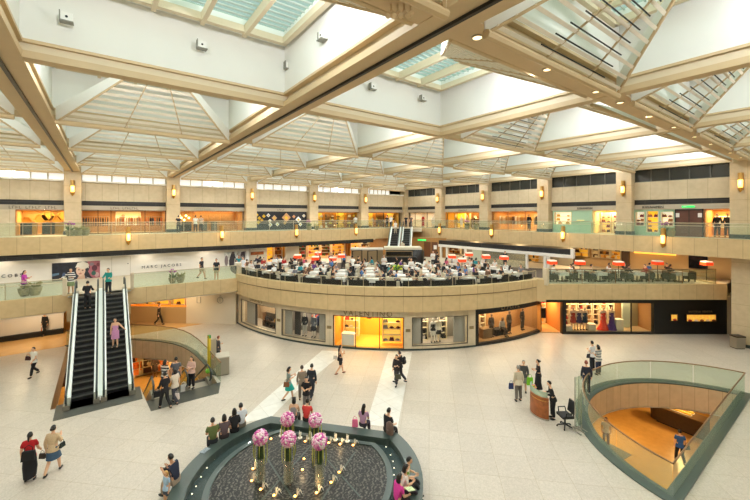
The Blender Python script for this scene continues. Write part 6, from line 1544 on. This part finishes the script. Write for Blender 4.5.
# ------------------------------------------------------------------ people
def P_(px, py, z=0): return at(px, py, z)
def fc(phi): return -YAW + RAD(phi)        # 0 = back to the camera, 180 = facing it, 90 = facing the left side
def ppl(label, px, py, phi, z=0., **k): return person(label, P_(px, py, z), fc(phi), **k)
ppl('woman in red top and black skirt walking away with a black shoulder bag', 29.6, 481, 25, pose='stand', arms=('down', 'fwd'), top='b3141c', bottom=('longskirt', '17161a'), hair=('pony', 'black'), h=1.62)
q = P_(31.8, 481); bag('big black shoulder bag on the back of the woman in red', q + fr(.10, -.22, .86) - Vector((0, 0, 0)), fc(20), '141314', 'tote', 1.25)
ppl('woman in beige cardigan and denim skirt walking away from the camera', 52.8, 474, 12, pose='walk2', arms=('down', 'strap'), top='d2b690', sleeve='long', bottom=('skirt', '39526a'), hair=('bun', 'black'), h=1.66)
q = P_(52.8, 474); bag('small dark bag in the left hand of the woman in beige', q + fr(-.36, 0, .55), fc(0), '4a4038', 'tote', .7)
bag('black shoulder bag at the right side of the woman in beige', q + fr(.33, .0, .95), fc(90), '1c2420', 'tote', .65)
ppl('grey-haired person in white shirt and black trousers walking towards the camera on the left', 34, 376.5, 170, pose='walk', arms=('fwd', 'strap'), top='ece6da', sleeve='short', bottom=('trousers', '17161a'), hair=('short', 'brown'), h=1.64)
q = P_(34, 376.5); bag('black and red bag under the arm of the white-shirted walker on the left', q + fr(-.33, 0, .92), fc(0), '3a1416', 'tote', .9)
ppl('person in black seen in the dark passage under the walkway', 45, 335.5, 180, pose='walk', top='1e1a18', sleeve='long', bottom=('trousers', '16130f'), h=1.7)
q = P_(45, 335.5); bag('orange shopping bag carried in the passage under the walkway', q + fr(-.33, 0, .35), fc(0), 'c8642c', 'shopping', .9)
# escalator riders: on the steps
def on_esc(label, x, px, phi, **k):
    # solve along the incline of the near escalators
    best = None
    for i in range(200):
        y = 23.0 + 6.75 * i / 200; z = Z1 * (i // 10 + 1) / 20.; F = x * SY + y * CY
        yy = YH + FPX * (H - z) / F
        if best is None or abs(yy - px) < best[0]: best = (abs(yy - px), y, z)
    return person(label, (x, best[1], best[2]), fc(phi), **k)
on_esc('man in black suit riding up the left near escalator, back to camera', -.72, 311, 25, top='17171a', sleeve='long', bottom=('trousers', '17171a'), arms=('rail', 'rail'), h=1.72)
on_esc('woman in pink dress riding down the right near escalator', .60, 347, 195, top='c88ab0', sleeve='none', bottom=('dress', 'c88ab0'), arms=('out', 'down'), hair=('long', 'black'), h=1.64, shoes='d8b090')
q = None
ppl('person in teal jacket standing at the top of the right near escalator', 108.5, 294.5, 185, z=Z1, top='1f8a80', sleeve='long', bottom=('trousers', '1c1e22'), arms=('rail', 'rail'), h=1.7)
ppl('person in black and white striped top at the head of the left escalator', 71, 294, 200, z=Z1, top='f0ece4', stripes='1c1a1c', sleeve='long', bottom=('skirt', '8a9a6a'), arms=('hold', 'out'), hair=('short', 'brown'), h=1.66)
ppl('long-haired woman in purple top beside the planters on the left walkway', 24, 296.2, -75, z=Z1, top='b03a98', sleeve='long', bottom=('trousers', '2a2a30'), arms=('phone', 'hold'), hair=('long', 'black'), h=1.62)
p = at(201.5, 281, Z1); ppl('man in black polo and khaki shorts walking left along the white hoarding', 201.5, 279.0, -100, z=Z1, pose='walk', top='1d2026', bottom=('shorts', 'b09a74'), h=1.72, tone=1)
ppl('man in dark tee and khaki shorts standing still beside the walking man', 216.5, 280.8, 180, z=Z1, top='23262c', bottom=('shorts', 'b8a582'), h=1.74, arms=('down', 'down'), tone=1)
# under the walkway
ppl('person in dark clothes walking past the yellow shop windows under the walkway', 159, 325, -80, pose='walk', top='3a3026', sleeve='long', bottom=('trousers', '241d16'), h=1.68)
# group at the down escalators
ppl('person in black walking left in front of the down escalators', 165, 409, 60, pose='walk', arms=('fwd', 'hold'), top='17161a', sleeve='long', bottom=('trousers', '17161a'), h=1.7)
q = P_(165, 409); bag('black handbag hanging from the arm of the walker at the down escalators', q + fr(-.30, -.1, .62), fc(30), '141214', 'tote', 1.0)
ppl('person in pale tee and khaki trousers walking just behind the one in black', 175, 404, 65, pose='walk2', arms=('fwd', 'down'), top='d8c8b4', bottom=('trousers', '3a3a44'), hair=('bob', 'black'), h=1.66)
q = P_(174, 405); bag('white and red paper bag swinging behind the pale-shirted walker', q + fr(.14, 0, .28), fc(0), 'e8d8d0', 'shopping', .8)
p0_ = person('woman with long dark hair in pale pink top stepping off the down escalator, arms folded', (3.75, 21.1, .01), fc(170), top='d8b0a0', sleeve='long', bottom=('trousers', '1c1a1e'), arms=('fold', 'fold'), hair=('long', 'black'), h=1.66)
bag('white shopping bag beside the woman with folded arms', (3.35, 21.0, .012), 0, 'ece8e0', 'shopping', 1.0)
person('person in grey shirt standing between the two down escalators', (3.05, 21.3, .01), fc(20), top='5c5c60', bottom=('trousers', '22242a'), h=1.7)
person('person in black and white top in the left lane of the down escalators', (2.55, 21.35, .01), fc(-10), top='2a2a2e', stripes='d0ccc4', bottom=('trousers', '2c2c34'), arms=('rail', 'down'), hair=('bob', 'black'), h=1.66)
ppl('guard with auburn hair in grey jacket behind the steel cabinet', 218, 363.5, -40, top='4a4648', sleeve='long', bottom=('trousers', '2c2a2c'), hair=('short', 'red'), arms=('hold', 'down'), h=1.66)
# standing group beside the fountain
ppl('woman in teal skirt and striped top looking at her phone', 288.5, 400.5, -65, pose='walk', arms=('phone', 'phone'), top='8c9a94', bottom=('skirt', '23a79a'), hair=('bob', 'black'), h=1.62, pitch=.35)
q = P_(288.5, 400.5); bag('brown shoulder bag of the woman in the teal skirt', q + fr(-.05, -.22, .78), fc(0), '7a4c2c', 'tote', .9)
ppl('person in brown cap and tan jacket in the cluster left of the pale floor band', 302, 400, 20, top='8a7a68', sleeve='long', bottom=('trousers', '6a6258'), hair=('cap', 'brown'), h=1.66)
ppl('boy in black tee standing nearest in the cluster behind the bench', 306.5, 412, 180, top='1a1a1e', bottom=('trousers', '77706a'), arms=('fold', 'hold'), h=1.62, pitch=.3)
ppl('man in long dark navy coat striding at the right of the cluster', 311.5, 399.5, -15, pose='walk', top='23262e', sleeve='long', bottom=('trousers', '23262e'), h=1.72)
ppl('long-haired woman in black shorts dress walking right before the glowing entrance', 340, 374.5, -60, pose='walk', top='17161a', sleeve='none', bottom=('shorts', '17161a'), hair=('long', 'black'), arms=('hold', 'strap'), h=1.65, shoes='8a5a4a')
q = P_(340, 374.5); bag('pale shoulder bag of the long-haired woman in black', q + fr(-.26, 0, .88), fc(0), 'cfc6b8', 'tote', .8)
ppl('man with black backpack striding left on the right pale band', 400, 383, 60, pose='walk', arms=('strap', 'down'), top='1c1a1c', bottom=('trousers', '23242c'), h=1.70)
q = P_(400, 383); bag('black backpack on the striding man', q + fr(.22, .0, 1.02), fc(60), '1f1a1c', 'backpack', .95)
ppl('woman in black beside the backpack man with a patterned bag', 396.8, 384.8, 150, pose='walk', arms=('hold', 'down'), top='2a2624', sleeve='long', bottom=('trousers', '2c2a30'), hair=('bob', 'black'), h=1.60)
q = P_(397, 385); bag('dark green patterned bag of the woman beside the backpack man', q + fr(.05, -.27, .45), fc(0), '4a4a38', 'tote', 1.0)
ppl('old man in beige jacket standing with his back to the camera', 518.5, 401.5, 10, top='d3c6ac', sleeve='long', bottom=('trousers', '6a645c'), hair=('short', 'grey'), h=1.72, build=1.12)
q = P_(518.5, 401.5); bag('navy blue bag in the left hand of the old man in beige', q + fr(-.36, 0, .62), fc(0), '23305c', 'shopping', .8)
ppl('woman in dark patterned jacket facing the old man in beige', 523.5, 392.5, 165, top='4a4a48', sleeve='long', bottom=('skirt', '8a8478'), hair=('short', 'grey'), h=1.64)
q = P_(524.5, 392); bag('bright green shopping bag beside the old man in beige', q + fr(.17, -.25, .48), fc(0), '7cc62c', 'shopping', 1.1)
ppl('woman in black dress standing behind the curved wooden desk', 538.5, 391.5, 80, top='19181c', sleeve='long', bottom=('longskirt', '19181c'), hair=('bun', 'black'), arms=('hold', 'hold'), h=1.62)
ppl('receptionist in black suit leaning over the curved wooden desk', 553, 419, 80, top='17171a', sleeve='long', bottom=('trousers', '17171a'), hair=('short', 'black'), arms=('hold', 'hold'), h=1.66, lean=.10, pitch=.35)
ppl('man in white shirt and dark trousers standing nearest the far wall by the void', 592.5, 371, 25, top='e8e6e2', bottom=('trousers', '23242c'), arms=('hold', 'hold'), h=1.72)
q = P_(592.5, 371); bag('dark bag slung behind the white-shirted man by the void', q + fr(-.24, -.05, .80), fc(20), '2a2c34', 'tote', .9)
ppl('curly-haired person in grey striped top leaning by the void balustrade', 598.5, 375, 20, top='d4d0c8', stripes='8a8c8c', bottom=('trousers', '27304a'), hair=('bob', 'black'), arms=('hold', 'rail'), h=1.68, build=1.1)
ppl('guard in navy suit standing at the left tip of the void', 586.5, 395, -10, top='252c3c', sleeve='long', bottom=('trousers', '252c3c'), hair=('short', 'red'), h=1.70, shoes='c8c0b8')
ppl('person in blue shirt seen below in the basement through the void', 680, 463, -20, z=-4, pose='walk', top='22508c', bottom=('trousers', '17181c'), h=1.72, arms=('down', 'down'))
q = P_(680, 463, -4); bag('black bag of the blue-shirted person in the basement', q + fr(.18, -.22, .85), fc(0), '15140f', 'tote', .9)
ppl('person in pink hat-like scarf and white top below at the left tip of the void', 606, 446, 160, z=-4, top='e8d8d4', bottom=('trousers', '8a5a50'), hair=('bob', 'brown'), h=1.62)
# sitting on the bench rim: pos under the pelvis; bench top .50 (seat .45 in the figure)
def sit_on(label, px, py, phi, **k):
    p = at(px, py, .50); k.setdefault('h', 1.66); kk = k['h'] / 1.7
    return person(label, (p.x, p.y, .50 - .43 * kk), fc(phi), pose='sit', **k)
sit_on('man in olive green shirt sitting on the fountain bench', 213, 443.5, 32, top='5c6636', bottom=('trousers', '2c3038'), arms=('lap', 'lap'), h=1.68, tone=1)
sit_on('woman in grey-purple top sitting between the olive man and the one in black', 224.5, 438.5, 30, top='5e4c50', bottom=('trousers', '3a3034'), arms=('lap', 'lap'), hair=('bob', 'black'), h=1.60)
sit_on('long-haired person in black on the fountain bench beside the white shirt', 234.5, 432.5, 25, top='17161a', sleeve='long', bottom=('trousers', '1e1c20'), arms=('hold', 'lap'), hair=('bob', 'black'), h=1.64)
sit_on('man in white shirt sitting on the fountain bench, last of the four', 241.5, 427.5, 35, top='d9dbe0', bottom=('trousers', '7a7264'), arms=('hold', 'lap'), h=1.72)
b = MB(); b.box(-.16, .16, -.11, .11, 0, .01); o = b.build('magazine', mat('magazine_print', '8a949a', .4, var=.5, scale=14)); tag(o, 'open magazine lying on the bench beside the olive man', 'magazine'); o.matrix_basis = Matrix.Translation(at(205, 450.5, .505)) @ Matrix.Rotation(.6, 4, 'Z')
sit_on('man in navy tee holding a black camera on the left bench', 176, 484, 75, top='1d2438', bottom=('trousers', 'a89682'), arms=('phone', 'phone'), h=1.68, lean=.08, pitch=.35, tone=1)
q = at(176, 484, .5); cf = fc(75); cdir = Vector((-sin(cf), cos(cf), 0))
t = thing('camera', 'black camera in the hands of the man in navy on the left bench', 'camera', q + cdir * .40 + Vector((0, 0, .40)), cf)
b = MB(); b.box(-.08, .08, -.035, .035, -.05, .06); b.build('camera_body', BLACKM, t, world=False)
b = MB(); b.tube([(0, .03, 0), (0, .14, 0)], .035, 8); b.build('camera_lens', BLACK, t, True, world=False)
p = at(166.5, 507, .0); person('blond child in pale blue tee cut off at the bottom photo edge', (p.x, p.y, 0), fc(150), h=1.12, pose='stand', top='a8c4dc', bottom=('shorts', '4a5260'), hair=('bob', 'blond'))
sit_on('woman in grey patterned sleeveless top sitting on the straight back bench', 293.5, 419.5, -8, top='8e8684', sleeve='none', bottom=('trousers', '4a4644'), arms=('lap', 'lap'), hair=('bob', 'black'), h=1.60)
sit_on('person in bright red tee sitting on the straight back bench', 306.5, 421.5, -15, top='d8403c', bottom=('trousers', '2c2a2e'), arms=('lap', 'lap'), h=1.64)
sit_on('long-haired woman in mauve top sitting on the straight back bench', 363, 427, -20, top='b088a4', sleeve='short', bottom=('trousers', '3a3440'), arms=('lap', 'lap'), hair=('long', 'black'), h=1.60)
bag('bright pink shopping bag beside the woman in mauve', at(355, 426.5, .505), fc(0), 'e8709c', 'shopping', .85)
sit_on('man in black sitting at the corner of the bench with a brown backpack', 387, 433, -45, top='17161a', bottom=('trousers', '1e1c20'), arms=('lap', 'lap'), h=1.72, pitch=.3)
q = at(389.5, 434, .5); bag('brown backpack worn by the man in black at the bench corner', q + fr(.0, -.24, .12), fc(-45), '6a5448', 'backpack', 1.15)
sit_on('person in bright pink top sitting nearest on the right bench', 397, 505, -60, top='e0409c', bottom=('trousers', '2a2428'), arms=('hold', 'lap'), h=1.62, hair=('bob', 'black'))
sit_on('black-haired person in white sitting in the middle of the trio on the right bench', 403, 493.5, -75, top='e2d6cc', bottom=('trousers', '3a3038'), arms=('hold', 'hold'), h=1.60, hair=('bob', 'black'), pitch=.3)
sit_on('person in white and green at the far end of the right bench trio', 406, 484.5, -100, top='e8e4dc', stripes='7aa84a', bottom=('trousers', '1c1a1e'), arms=('hold', 'hold'), h=1.62, pitch=.3)
b = MB(); b.box(-.15, .15, -.10, .10, 0, .008); o = b.build('map_leaflet', mat('leaflet_print', 'cfe0a8', .5, var=.4, scale=16)); tag(o, 'pale green leaflet held by the trio on the right bench', 'paper'); o.matrix_basis = Matrix.Translation(at(410, 489, .92)) @ Matrix.Rotation(.3, 4, 'Y')
# second-floor gallery
ppl('person in black and white walking past the bag shop on the right gallery', 598.5, 232.6, 60, z=Z2, pose='walk', top='d8d4cc', stripes='1c1a1c', bottom=('trousers', '17161a'), arms=('hold', 'fwd'), h=1.62)
ppl('woman in white top and green skirt at the brown double door', 690, 236, 5, z=Z2, top='e6e0d4', bottom=('skirt', '6a8a70'), hair=('bob', 'black'), arms=('out', 'down'), h=1.60, build=1.15)
ppl('man in grey and black standing beside the woman in the green skirt', 701.5, 236, 10, z=Z2, top='8a8680', bottom=('trousers', '1a1a1c'), h=1.66)
for px, F_, c, bt, la in ((387, 47.6, '2a2a30', '2a2a30', 'dark-clothed person at the left of the gallery corner'), (391, 49, 'e8e4dc', '3a3640', 'white-topped person above the far left escalator'), (406, 49.5, '23242a', '23242a', 'person in black right above the far escalators'), (411, 49, '6a5448', '2a2628', 'person in brown at the gallery corner right of the far escalators')):
    q = fr((px - 375) / FPX * F_, F_, Z2); person(la, q, fc(170), top=c, bottom=('trousers', bt), h=1.64)
q = fr((395.5 - 375) / FPX * 45.3, 45.3); person('person in white riding the far left escalator', (q.x, q.y, Z2 - .62), fc(185), top='e6ded0', bottom=('trousers', 'b8a890'), h=1.62)
q = fr((402.5 - 375) / FPX * 41.5, 41.5); person('person in cream at the foot of the far right escalator', (q.x, q.y, Z1 + .72), fc(0), top='d8cbb0', bottom=('trousers', '5a5044'), h=1.6)
for px, Y, c, la in ((355.5, 38.2, 'dcd6cc', 'person in white before the gold displays on the left gallery'), (178.5, 39.0, '1e1c20', 'person in black at the second column on the left gallery'), (195.5, 39.2, 'e6e0d4', 'person in white before the wooden screen shop'), (201, 39.4, 'b8a088', 'person in tan beside the white-topped one before the wooden screen')):
    person(la, (on_y(px, Y), Y, Z2), fc(20), top=c, bottom=('trousers', '24242a'), h=1.64)
# ------------------------------------------------------------------ restaurant on the round terrace
CREAM = mat('armchair_cream', 'ddd0b4', .7); DK = mat('armchair_dark', '2c2824', .6); CLOTHW = mat('table_white', 'f0ebe0', .6); TLEG = mat('table_leg', '2c2a28', .4, .5)
def mk_chair():
    t = thing('armchair', 'x', 'chair')
    for nm, bx in (('seat', (-.25, .25, -.26, .28, .20, .45)), ('backrest', (-.30, .30, -.34, -.26, .20, .82))):
        b = MB(); b.box(*bx); b.build(nm, CREAM, t, world=False)
    for s in (-1, 1): b = MB(); b.box(s * .255, s * .32, -.25, .26, .20, .60); b.build('armrest', CREAM, t, world=False)
    for x in (-.25, .25):
        for y in (-.28, .22): b = MB(); b.box(x - .03, x + .03, y - .03, y + .03, 0, .20); b.build('leg', TLEG, t, world=False)
    return t
def mk_table():
    t = thing('dining_table', 'x', 'table')
    b = MB(); b.box(-.38, .38, -.38, .38, .71, .75); b.box(-.37, .37, -.37, .37, .50, .71); b.build('tabletop', CLOTHW, t, world=False)
    b = MB(); b.tube([(0, 0, .03), (0, 0, .52)], .04, 8); b.build('pedestal', TLEG, t, True, world=False)
    b = MB(); b.box(-.28, .28, -.28, .28, 0, .03); b.build('base', TLEG, t, world=False)
    return t
chair0, table0 = mk_chair(), mk_table(); first = {'c': True, 't': True}
def mk_diner(k):
    return person('x', (0, 0, 0), 0, 1.64, 'sit', [('lap', 'hold'), ('hold', 'hold'), ('lap', 'lap'), ('phone', 'lap')][k % 4], 'e8e4dc', ['short', 'long'][k % 2], ('trousers', '2a2a30'),
                  [('short', 'black'), ('bob', 'black'), ('long', 'black'), ('short', 'brown'), ('bun', 'black')][k % 5], tone=k % 4, lean=.05 * (k % 2), pitch=.2)
DIN = [mk_diner(k) for k in range(5)]; dused = [False] * 5
SH = [('white', 'ece8e0')] * 8 + [('black', '1c1b1e')] * 7 + [('grey', '77757a'), ('grey', '77757a'), ('pink', 'd0607c'), ('red', 'b02c2c'), ('blue', '4a78b0'), ('teal', '2c8c94'), ('cream', 'd9c9a8'), ('cream', 'd9c9a8'), ('navy', '262c44'), ('purple', '6a4080'), ('brown', '6a4a34')]
rr = random.Random(21)
def put(proto, key, pos, rz, label, group, mats=None):
    used = first if isinstance(key, str) else dused
    if (used[key] if key in ('c', 't') else not used[key]):
        used[key] = False if key in ('c', 't') else True
        proto.matrix_basis = Matrix.Translation(pos) @ Matrix.Rotation(rz, 4, 'Z'); proto['label'] = label; proto['group'] = group
        for c in [proto] + list(proto.children):
            nm = c.name.split('.')[0]
            if mats and nm in mats: c.material_slots[0].link = 'OBJECT'; c.material_slots[0].material = mats[nm]
        return proto
    return dup(proto, pos, rz, label, group, mats=mats)
def polar(r, a): return Vector((RC.x + r * cos(RAD(a)), RC.y + r * sin(RAD(a)), Z1))
STAND = ((243.5, 277, 150, 'e6e6ea', '1c1c20', 'standing waiter in white near the left restaurant end'), (275, 275.5, 170, 'f0eee8', '17161a', 'waiter in white shirt and black trousers before the amber shop'), (352.5, 275.5, 20, 'f4f0e8', '141416', 'big waiter in white seen from behind left of the bar'),
        (318, 270.5, 180, '1c1a1e', '1c1a1e', 'standing waiter in black among the left tables'), (344, 268.5, 160, '4a78a8', '2a2a30', 'standing guest in blue near the steel counter'), (411, 279, 190, 'ece8e0', '17161a', 'waiter in white standing right of the bar'), (436, 270, -60, '16151a', '16151a', 'bending waiter in black in the middle of the restaurant'),
        (433, 268, 180, 'f0ece4', '17161a', 'waiter in white beside the bending waiter'), (505, 268.5, 180, '1a1a1e', '1a1a1e', 'standing waiter in black before the grey pavilion glass'), (384, 274, 180, 'e8e2da', '2a2a2e', 'standing guest in white before the bar flowers'), (331, 271, 190, '7a5a8a', '2a2630', 'standing guest in purple left of the steel counter'))
STP = [at(q[0], q[1], Z1) for q in STAND] + [at(391 + 4.4 * k, 279, Z1) for k in range(3)]
def clear(p, r): return all((p - q).length > r for q in STP)
ROWS = [(16.35, 166, 271, 13, 'front'), (14.7, 168, 273, 12, 'second'), (13.05, 170, 277, 11, 'third'), (11.4, 173, 282, 10, 'fourth'), (9.75, 180, 286, 8, 'fifth'), (8.1, 188, 290, 6, 'sixth')]
plates = None
for r, aa, ab, n, rn in ROWS:
    di = 0; ci = 0
    for k in range(n):
        a = aa + (ab - aa) * (k + .5) / n; c = polar(r, a)
        q = (MBAR.inverted() @ c); q2 = MS.inverted() @ c
        if (-3.4 < q.x < 3.6 and -2.6 < q.y < 3) or (-3.9 < q2.x < 3.7 and -2.1 < q2.y < 3): continue
        if not clear(c, .8): continue
        put(table0, 't', c, RAD(a), 'white clothed square table, %s from the left in the %s row of the round restaurant' % (ORD[k], rn), 'restaurant tables')
        for s in (-1, 1):
            ca = a + s * math.degrees(.76 / r); p = polar(r, ca); h = RAD(a) + (pi if s > 0 else 0)
            dark = rr.random() < .35
            if not clear(p, .72): continue
            put(chair0, 'c', p, h, '%s armchair, %s from the left in the %s row of the round restaurant' % ('black' if dark else 'cream', ORD[ci], rn), 'restaurant armchairs', {n_: DK if dark else CREAM for n_ in ('seat', 'backrest', 'armrest')}); ci += 1
            if rr.random() < .9:
                cn, ch = rr.choice(SH); d = rr.randrange(5); hr = rr.choice(['hair_black', 'hair_black', 'hair_black', 'hair_brown'])
                f = Vector((-sin(h), cos(h), 0))
                put(DIN[d], d, p + Vector((0, 0, .03)), h, 'seated diner in %s, %s from the left in the %s row of the round restaurant' % (cn, ORD[di], rn), 'restaurant diners', {'top': cloth(ch), 'hair': MATS[hr]}); di += 1
        for j, (dx, dy) in enumerate(((-.18, .2), (.18, -.2))):
            m_ = Matrix.Translation(c) @ Matrix.Rotation(RAD(a), 4, 'Z') @ Matrix.Translation((dx, dy, .755))
            if plates is None: b = MB(); b.lathe([(.06, 0), (.13, .02), (.12, .022), (.05, .008)], (0, 0, 0), 12); plates = b.build('plate', mat('plate_white', 'f6f3ec', .3), smooth=True); o = plates
            else: o = plates.copy(); COL.objects.link(o)
            o.matrix_basis = m_; tag(o, 'white dinner plate on a table in the %s row of the restaurant' % rn, 'plate', 'plates in the %s row' % rn)
# black banquettes along the parapet
for k in range(14):
    a = 187.5 + 78.5 * k / 13; t = thing('banquette', 'low black banquette against the curved parapet, %s from the left' % ORD[k], 'bench', polar(17.25, a), RAD(a) + pi / 2, 'banquettes along the parapet')
    b = MB(); b.box(-.7, .7, -.14, .14, 0, .45); b.build('seat', DK, t, world=False)
    b = MB(); b.box(-.7, .7, -.20, -.15, .0, .78); b.build('backrest', BLACKM, t, world=False)
# standing guests and waiters
for k, (px, py, phi, c, bt, la) in enumerate(STAND):
    ppl(la, px, py, phi, z=Z1, top=c, sleeve='long' if k % 2 else 'short', bottom=('trousers', bt), h=1.68, arms=(('hold', 'hold') if k % 2 else ('down', 'hold')), lean=.12 if k == 6 else 0.)
# flowers on the bar counter
for k, (px, c, la) in enumerate(((391.5, 'e8d030', 'yellow'), (395, '8ac030', 'lime green'), (399, 'd8d838', 'yellow-green'))):
    q = at(391 + 4.4 * k, 279, Z1); t = thing('bouquet', '%s bouquet in a tall black planter in front of the bar' % la, 'flowers', q)
    b = MB(); b.lathe([(.14, 0), (.16, .3), (.18, .75)], (0, 0, 0), 10); b.build('planter', BLACK, t, True, world=False)
    b = MB()
    for j in range(22): b.ell((random.uniform(-.2, .2), random.uniform(-.15, .15), .88 + random.uniform(-.1, .22)), .085, .085, .07, 6, 4, j % 2)
    b.build('flowers', [mat('bq_' + c, c, .7), LEAF], t, True, world=False)
# orange shaded lamps
ORG = mat('lamp_orange', 'e8481c', .6, emit=.9, ecol='e83c10'); LTOP = mat('lamp_top', 'f0dcc4', .6, emit=.5, ecol='f6e0c8')
def orange_lamp(p, ztop, label, rz, w=.62):
    t = thing('floor_lamp', label, 'lamp', p, rz, 'orange shaded lamps'); h = ztop - p.z
    b = MB(); b.lathe([(.2, 0), (.2, .03), (.03, .05)], (0, 0, 0), 12); b.build('base', BLACKM, t, world=False)
    b = MB(); b.tube([(0, 0, .04), (0, 0, h - .3)], .025, 6); b.build('pole', BLACKM, t, world=False)
    b = MB(); b.box(-w / 2, w / 2, -.28, .28, h - .32, h - .09); b.build('lamp_shade', ORG, t, world=False)
    b = MB(); b.box(-w / 2 + .02, w / 2 - .02, -.26, .26, h - .09, h); b.build('shade_top', LTOP, t, world=False)
for k, (px, zt, F_) in enumerate(((297.6, 5.45, 34), (315.5, 5.40, 33), (318, 5.45, 36.5), (333, 5.40, 32.5), (341.5, 5.45, 34.5))):
    orange_lamp(fr((px - 375) / FPX * F_, F_, Z1), zt + (0.0), 'orange shaded lamp in the left half of the restaurant, %s from the left' % ORD[k], -YAW)
for k, (px, zt, F_) in enumerate(((452, 5.45, 34), (462, 5.35, 32), (469, 5.55, 35), (486, 5.55, 33), (504, 5.50, 32.5))):
    orange_lamp(fr((px - 375) / FPX * F_, F_, Z1), zt, 'orange shaded lamp in the right half of the restaurant, %s from the left' % ORD[k], -YAW)
for k, (px, zt, F_) in enumerate(((552, 5.48, 29.5), (580, 5.45, 29.5), (618.5, 5.45, 29), (657.5, 5.5, 29), (706.5, 5.45, 29))):
    orange_lamp(fr((px - 375) / FPX * F_, F_, Z1), zt, 'orange shaded lamp on the straight cafe terrace, %s from the left' % ORD[k], -YAW, .58)
# cafe terrace
di = 0
for k, px in enumerate((562, 581, 600, 617, 637, 658, 679)):
    F_ = 29.6 if k % 2 else 28.7; c = fr((px - 375) / FPX * F_, F_, Z1)
    if k % 2 == 0 or k < 9: put(table0, 't', c, -YAW, 'white clothed table on the straight cafe terrace, %s from the left' % ORD[k], 'cafe tables')
    for s in (-1, 1):
        p = c + fr(s * .76, 0); h = -YAW + (pi / 2 if s > 0 else -pi / 2)
        put(chair0, 'c', p, h, 'cream armchair on the straight cafe terrace, %s from the left' % ORD[k * 2 + (s > 0)], 'cafe armchairs')
        if k not in (1, 6) or s < 0:
            cn, ch = rr.choice(SH); d = rr.randrange(5); f = Vector((-sin(h), cos(h), 0))
            put(DIN[d], d, p - f * .02 + Vector((0, 0, .03)), h, 'seated guest in %s on the straight cafe terrace, %s from the left' % (cn, ORD[di]), 'cafe guests', {'top': cloth(ch)}); di += 1
# ------------------------------------------------------------------ light
w = bpy.data.worlds.new('world'); SC.world = w; w.use_nodes = True
bg = w.node_tree.nodes['Background']; bg.inputs['Color'].default_value = (.93, .97, 1, 1); bg.inputs['Strength'].default_value = 1.2
for i in range(1, len(XB) - 1):
    for j in range(0, len(YB) - 1):
        x0, x1, y0, y1 = XB[i], XB[i + 1], YB[j], YB[j + 1]
        area('skylight_daylight', ((x0 + x1) / 2, (y0 + y1) / 2, 15.9), x1 - x0 - 1.4, 230, (.93, .98, 1), size_y=y1 - y0 - 1.4)
# downlights on the beams; unseen fill points added to brighten each bay's white coffers
for i in range(1, len(XB) - 1):
    for j in range(1, len(YB)):
        if (i + j) % 2 == 0 or j == 2: area('beam_lamp', ((XB[i] + XB[i + 1]) / 2, YB[j], ZB - .115), .20, 85, (1, .97, .93), shape='DISK')
    for j in range(1, len(YB) - 1):
        xc = (XB[i] + XB[i + 1]) / 2
        for s in (-1, 1): point('coffer_fill', (xc + s * 1.9, YB[j] + (2.5 if j < 3 else 1.5), 14.25 if j < 3 else 13.5), 285, (.93, .965, 1), .10)
for px, Y, p in ((20, 34.5, 60), (45, 35.5, 60), (150, 34, 60), (185, 33, 50)):
    area('passage_lamp', (on_y(px, Y), Y, 2.98), .6, p * 1.1, (1, .76, .46))
for x, y in ((18.5, 5.5), (24, 9), (24, 2), (29, 7), (1, 27), (4, 33), (-1, 36), (12, 4)):
    area('basement_lamp', (x, y, -1.32), .8, 150, (1, .66, .26))
for a in (190, 205, 220, 235, 250): 
    for r in (14.5, 9):
        p = polar(r, a)
for x, y in ((27, 38.5), (21, 38.3), (14, 37.8), (8, 37.75), (3, 37.75), (-2, 37.75), (-6, 37.75)): area('terrace_light', (x, y, 6.1), .6, 120 if y > 38 else 20, (1, .88, .72))  # weaker ones along the hoarding are unseen, added to brighten it
for y in (36, 30, 24, 18, 13, 8): area('terrace_light', (37.4, y, 6.15), .6, 130, (1, .76, .46))
for x in (-12, -4, 4, 12, 20, 28): area('gallery_lamp', (x, 39.4, 9.52), .5, 60, (1, .85, .65))
SC.view_settings.view_transform = 'Standard'; SC.view_settings.look = 'None'; SC.view_settings.gamma = 1; SC.view_settings.use_curve_mapping = False
SC.view_settings.exposure = -0.25
cy = SC.cycles
cy.max_bounces = 7; cy.diffuse_bounces = 4; cy.glossy_bounces = 3; cy.transparent_max_bounces = 16; cy.transmission_bounces = 4
cy.caustics_reflective = False; cy.caustics_refractive = False
cy.use_denoising = True; cy.sample_clamp_indirect = 4.0; cy.use_light_tree = True
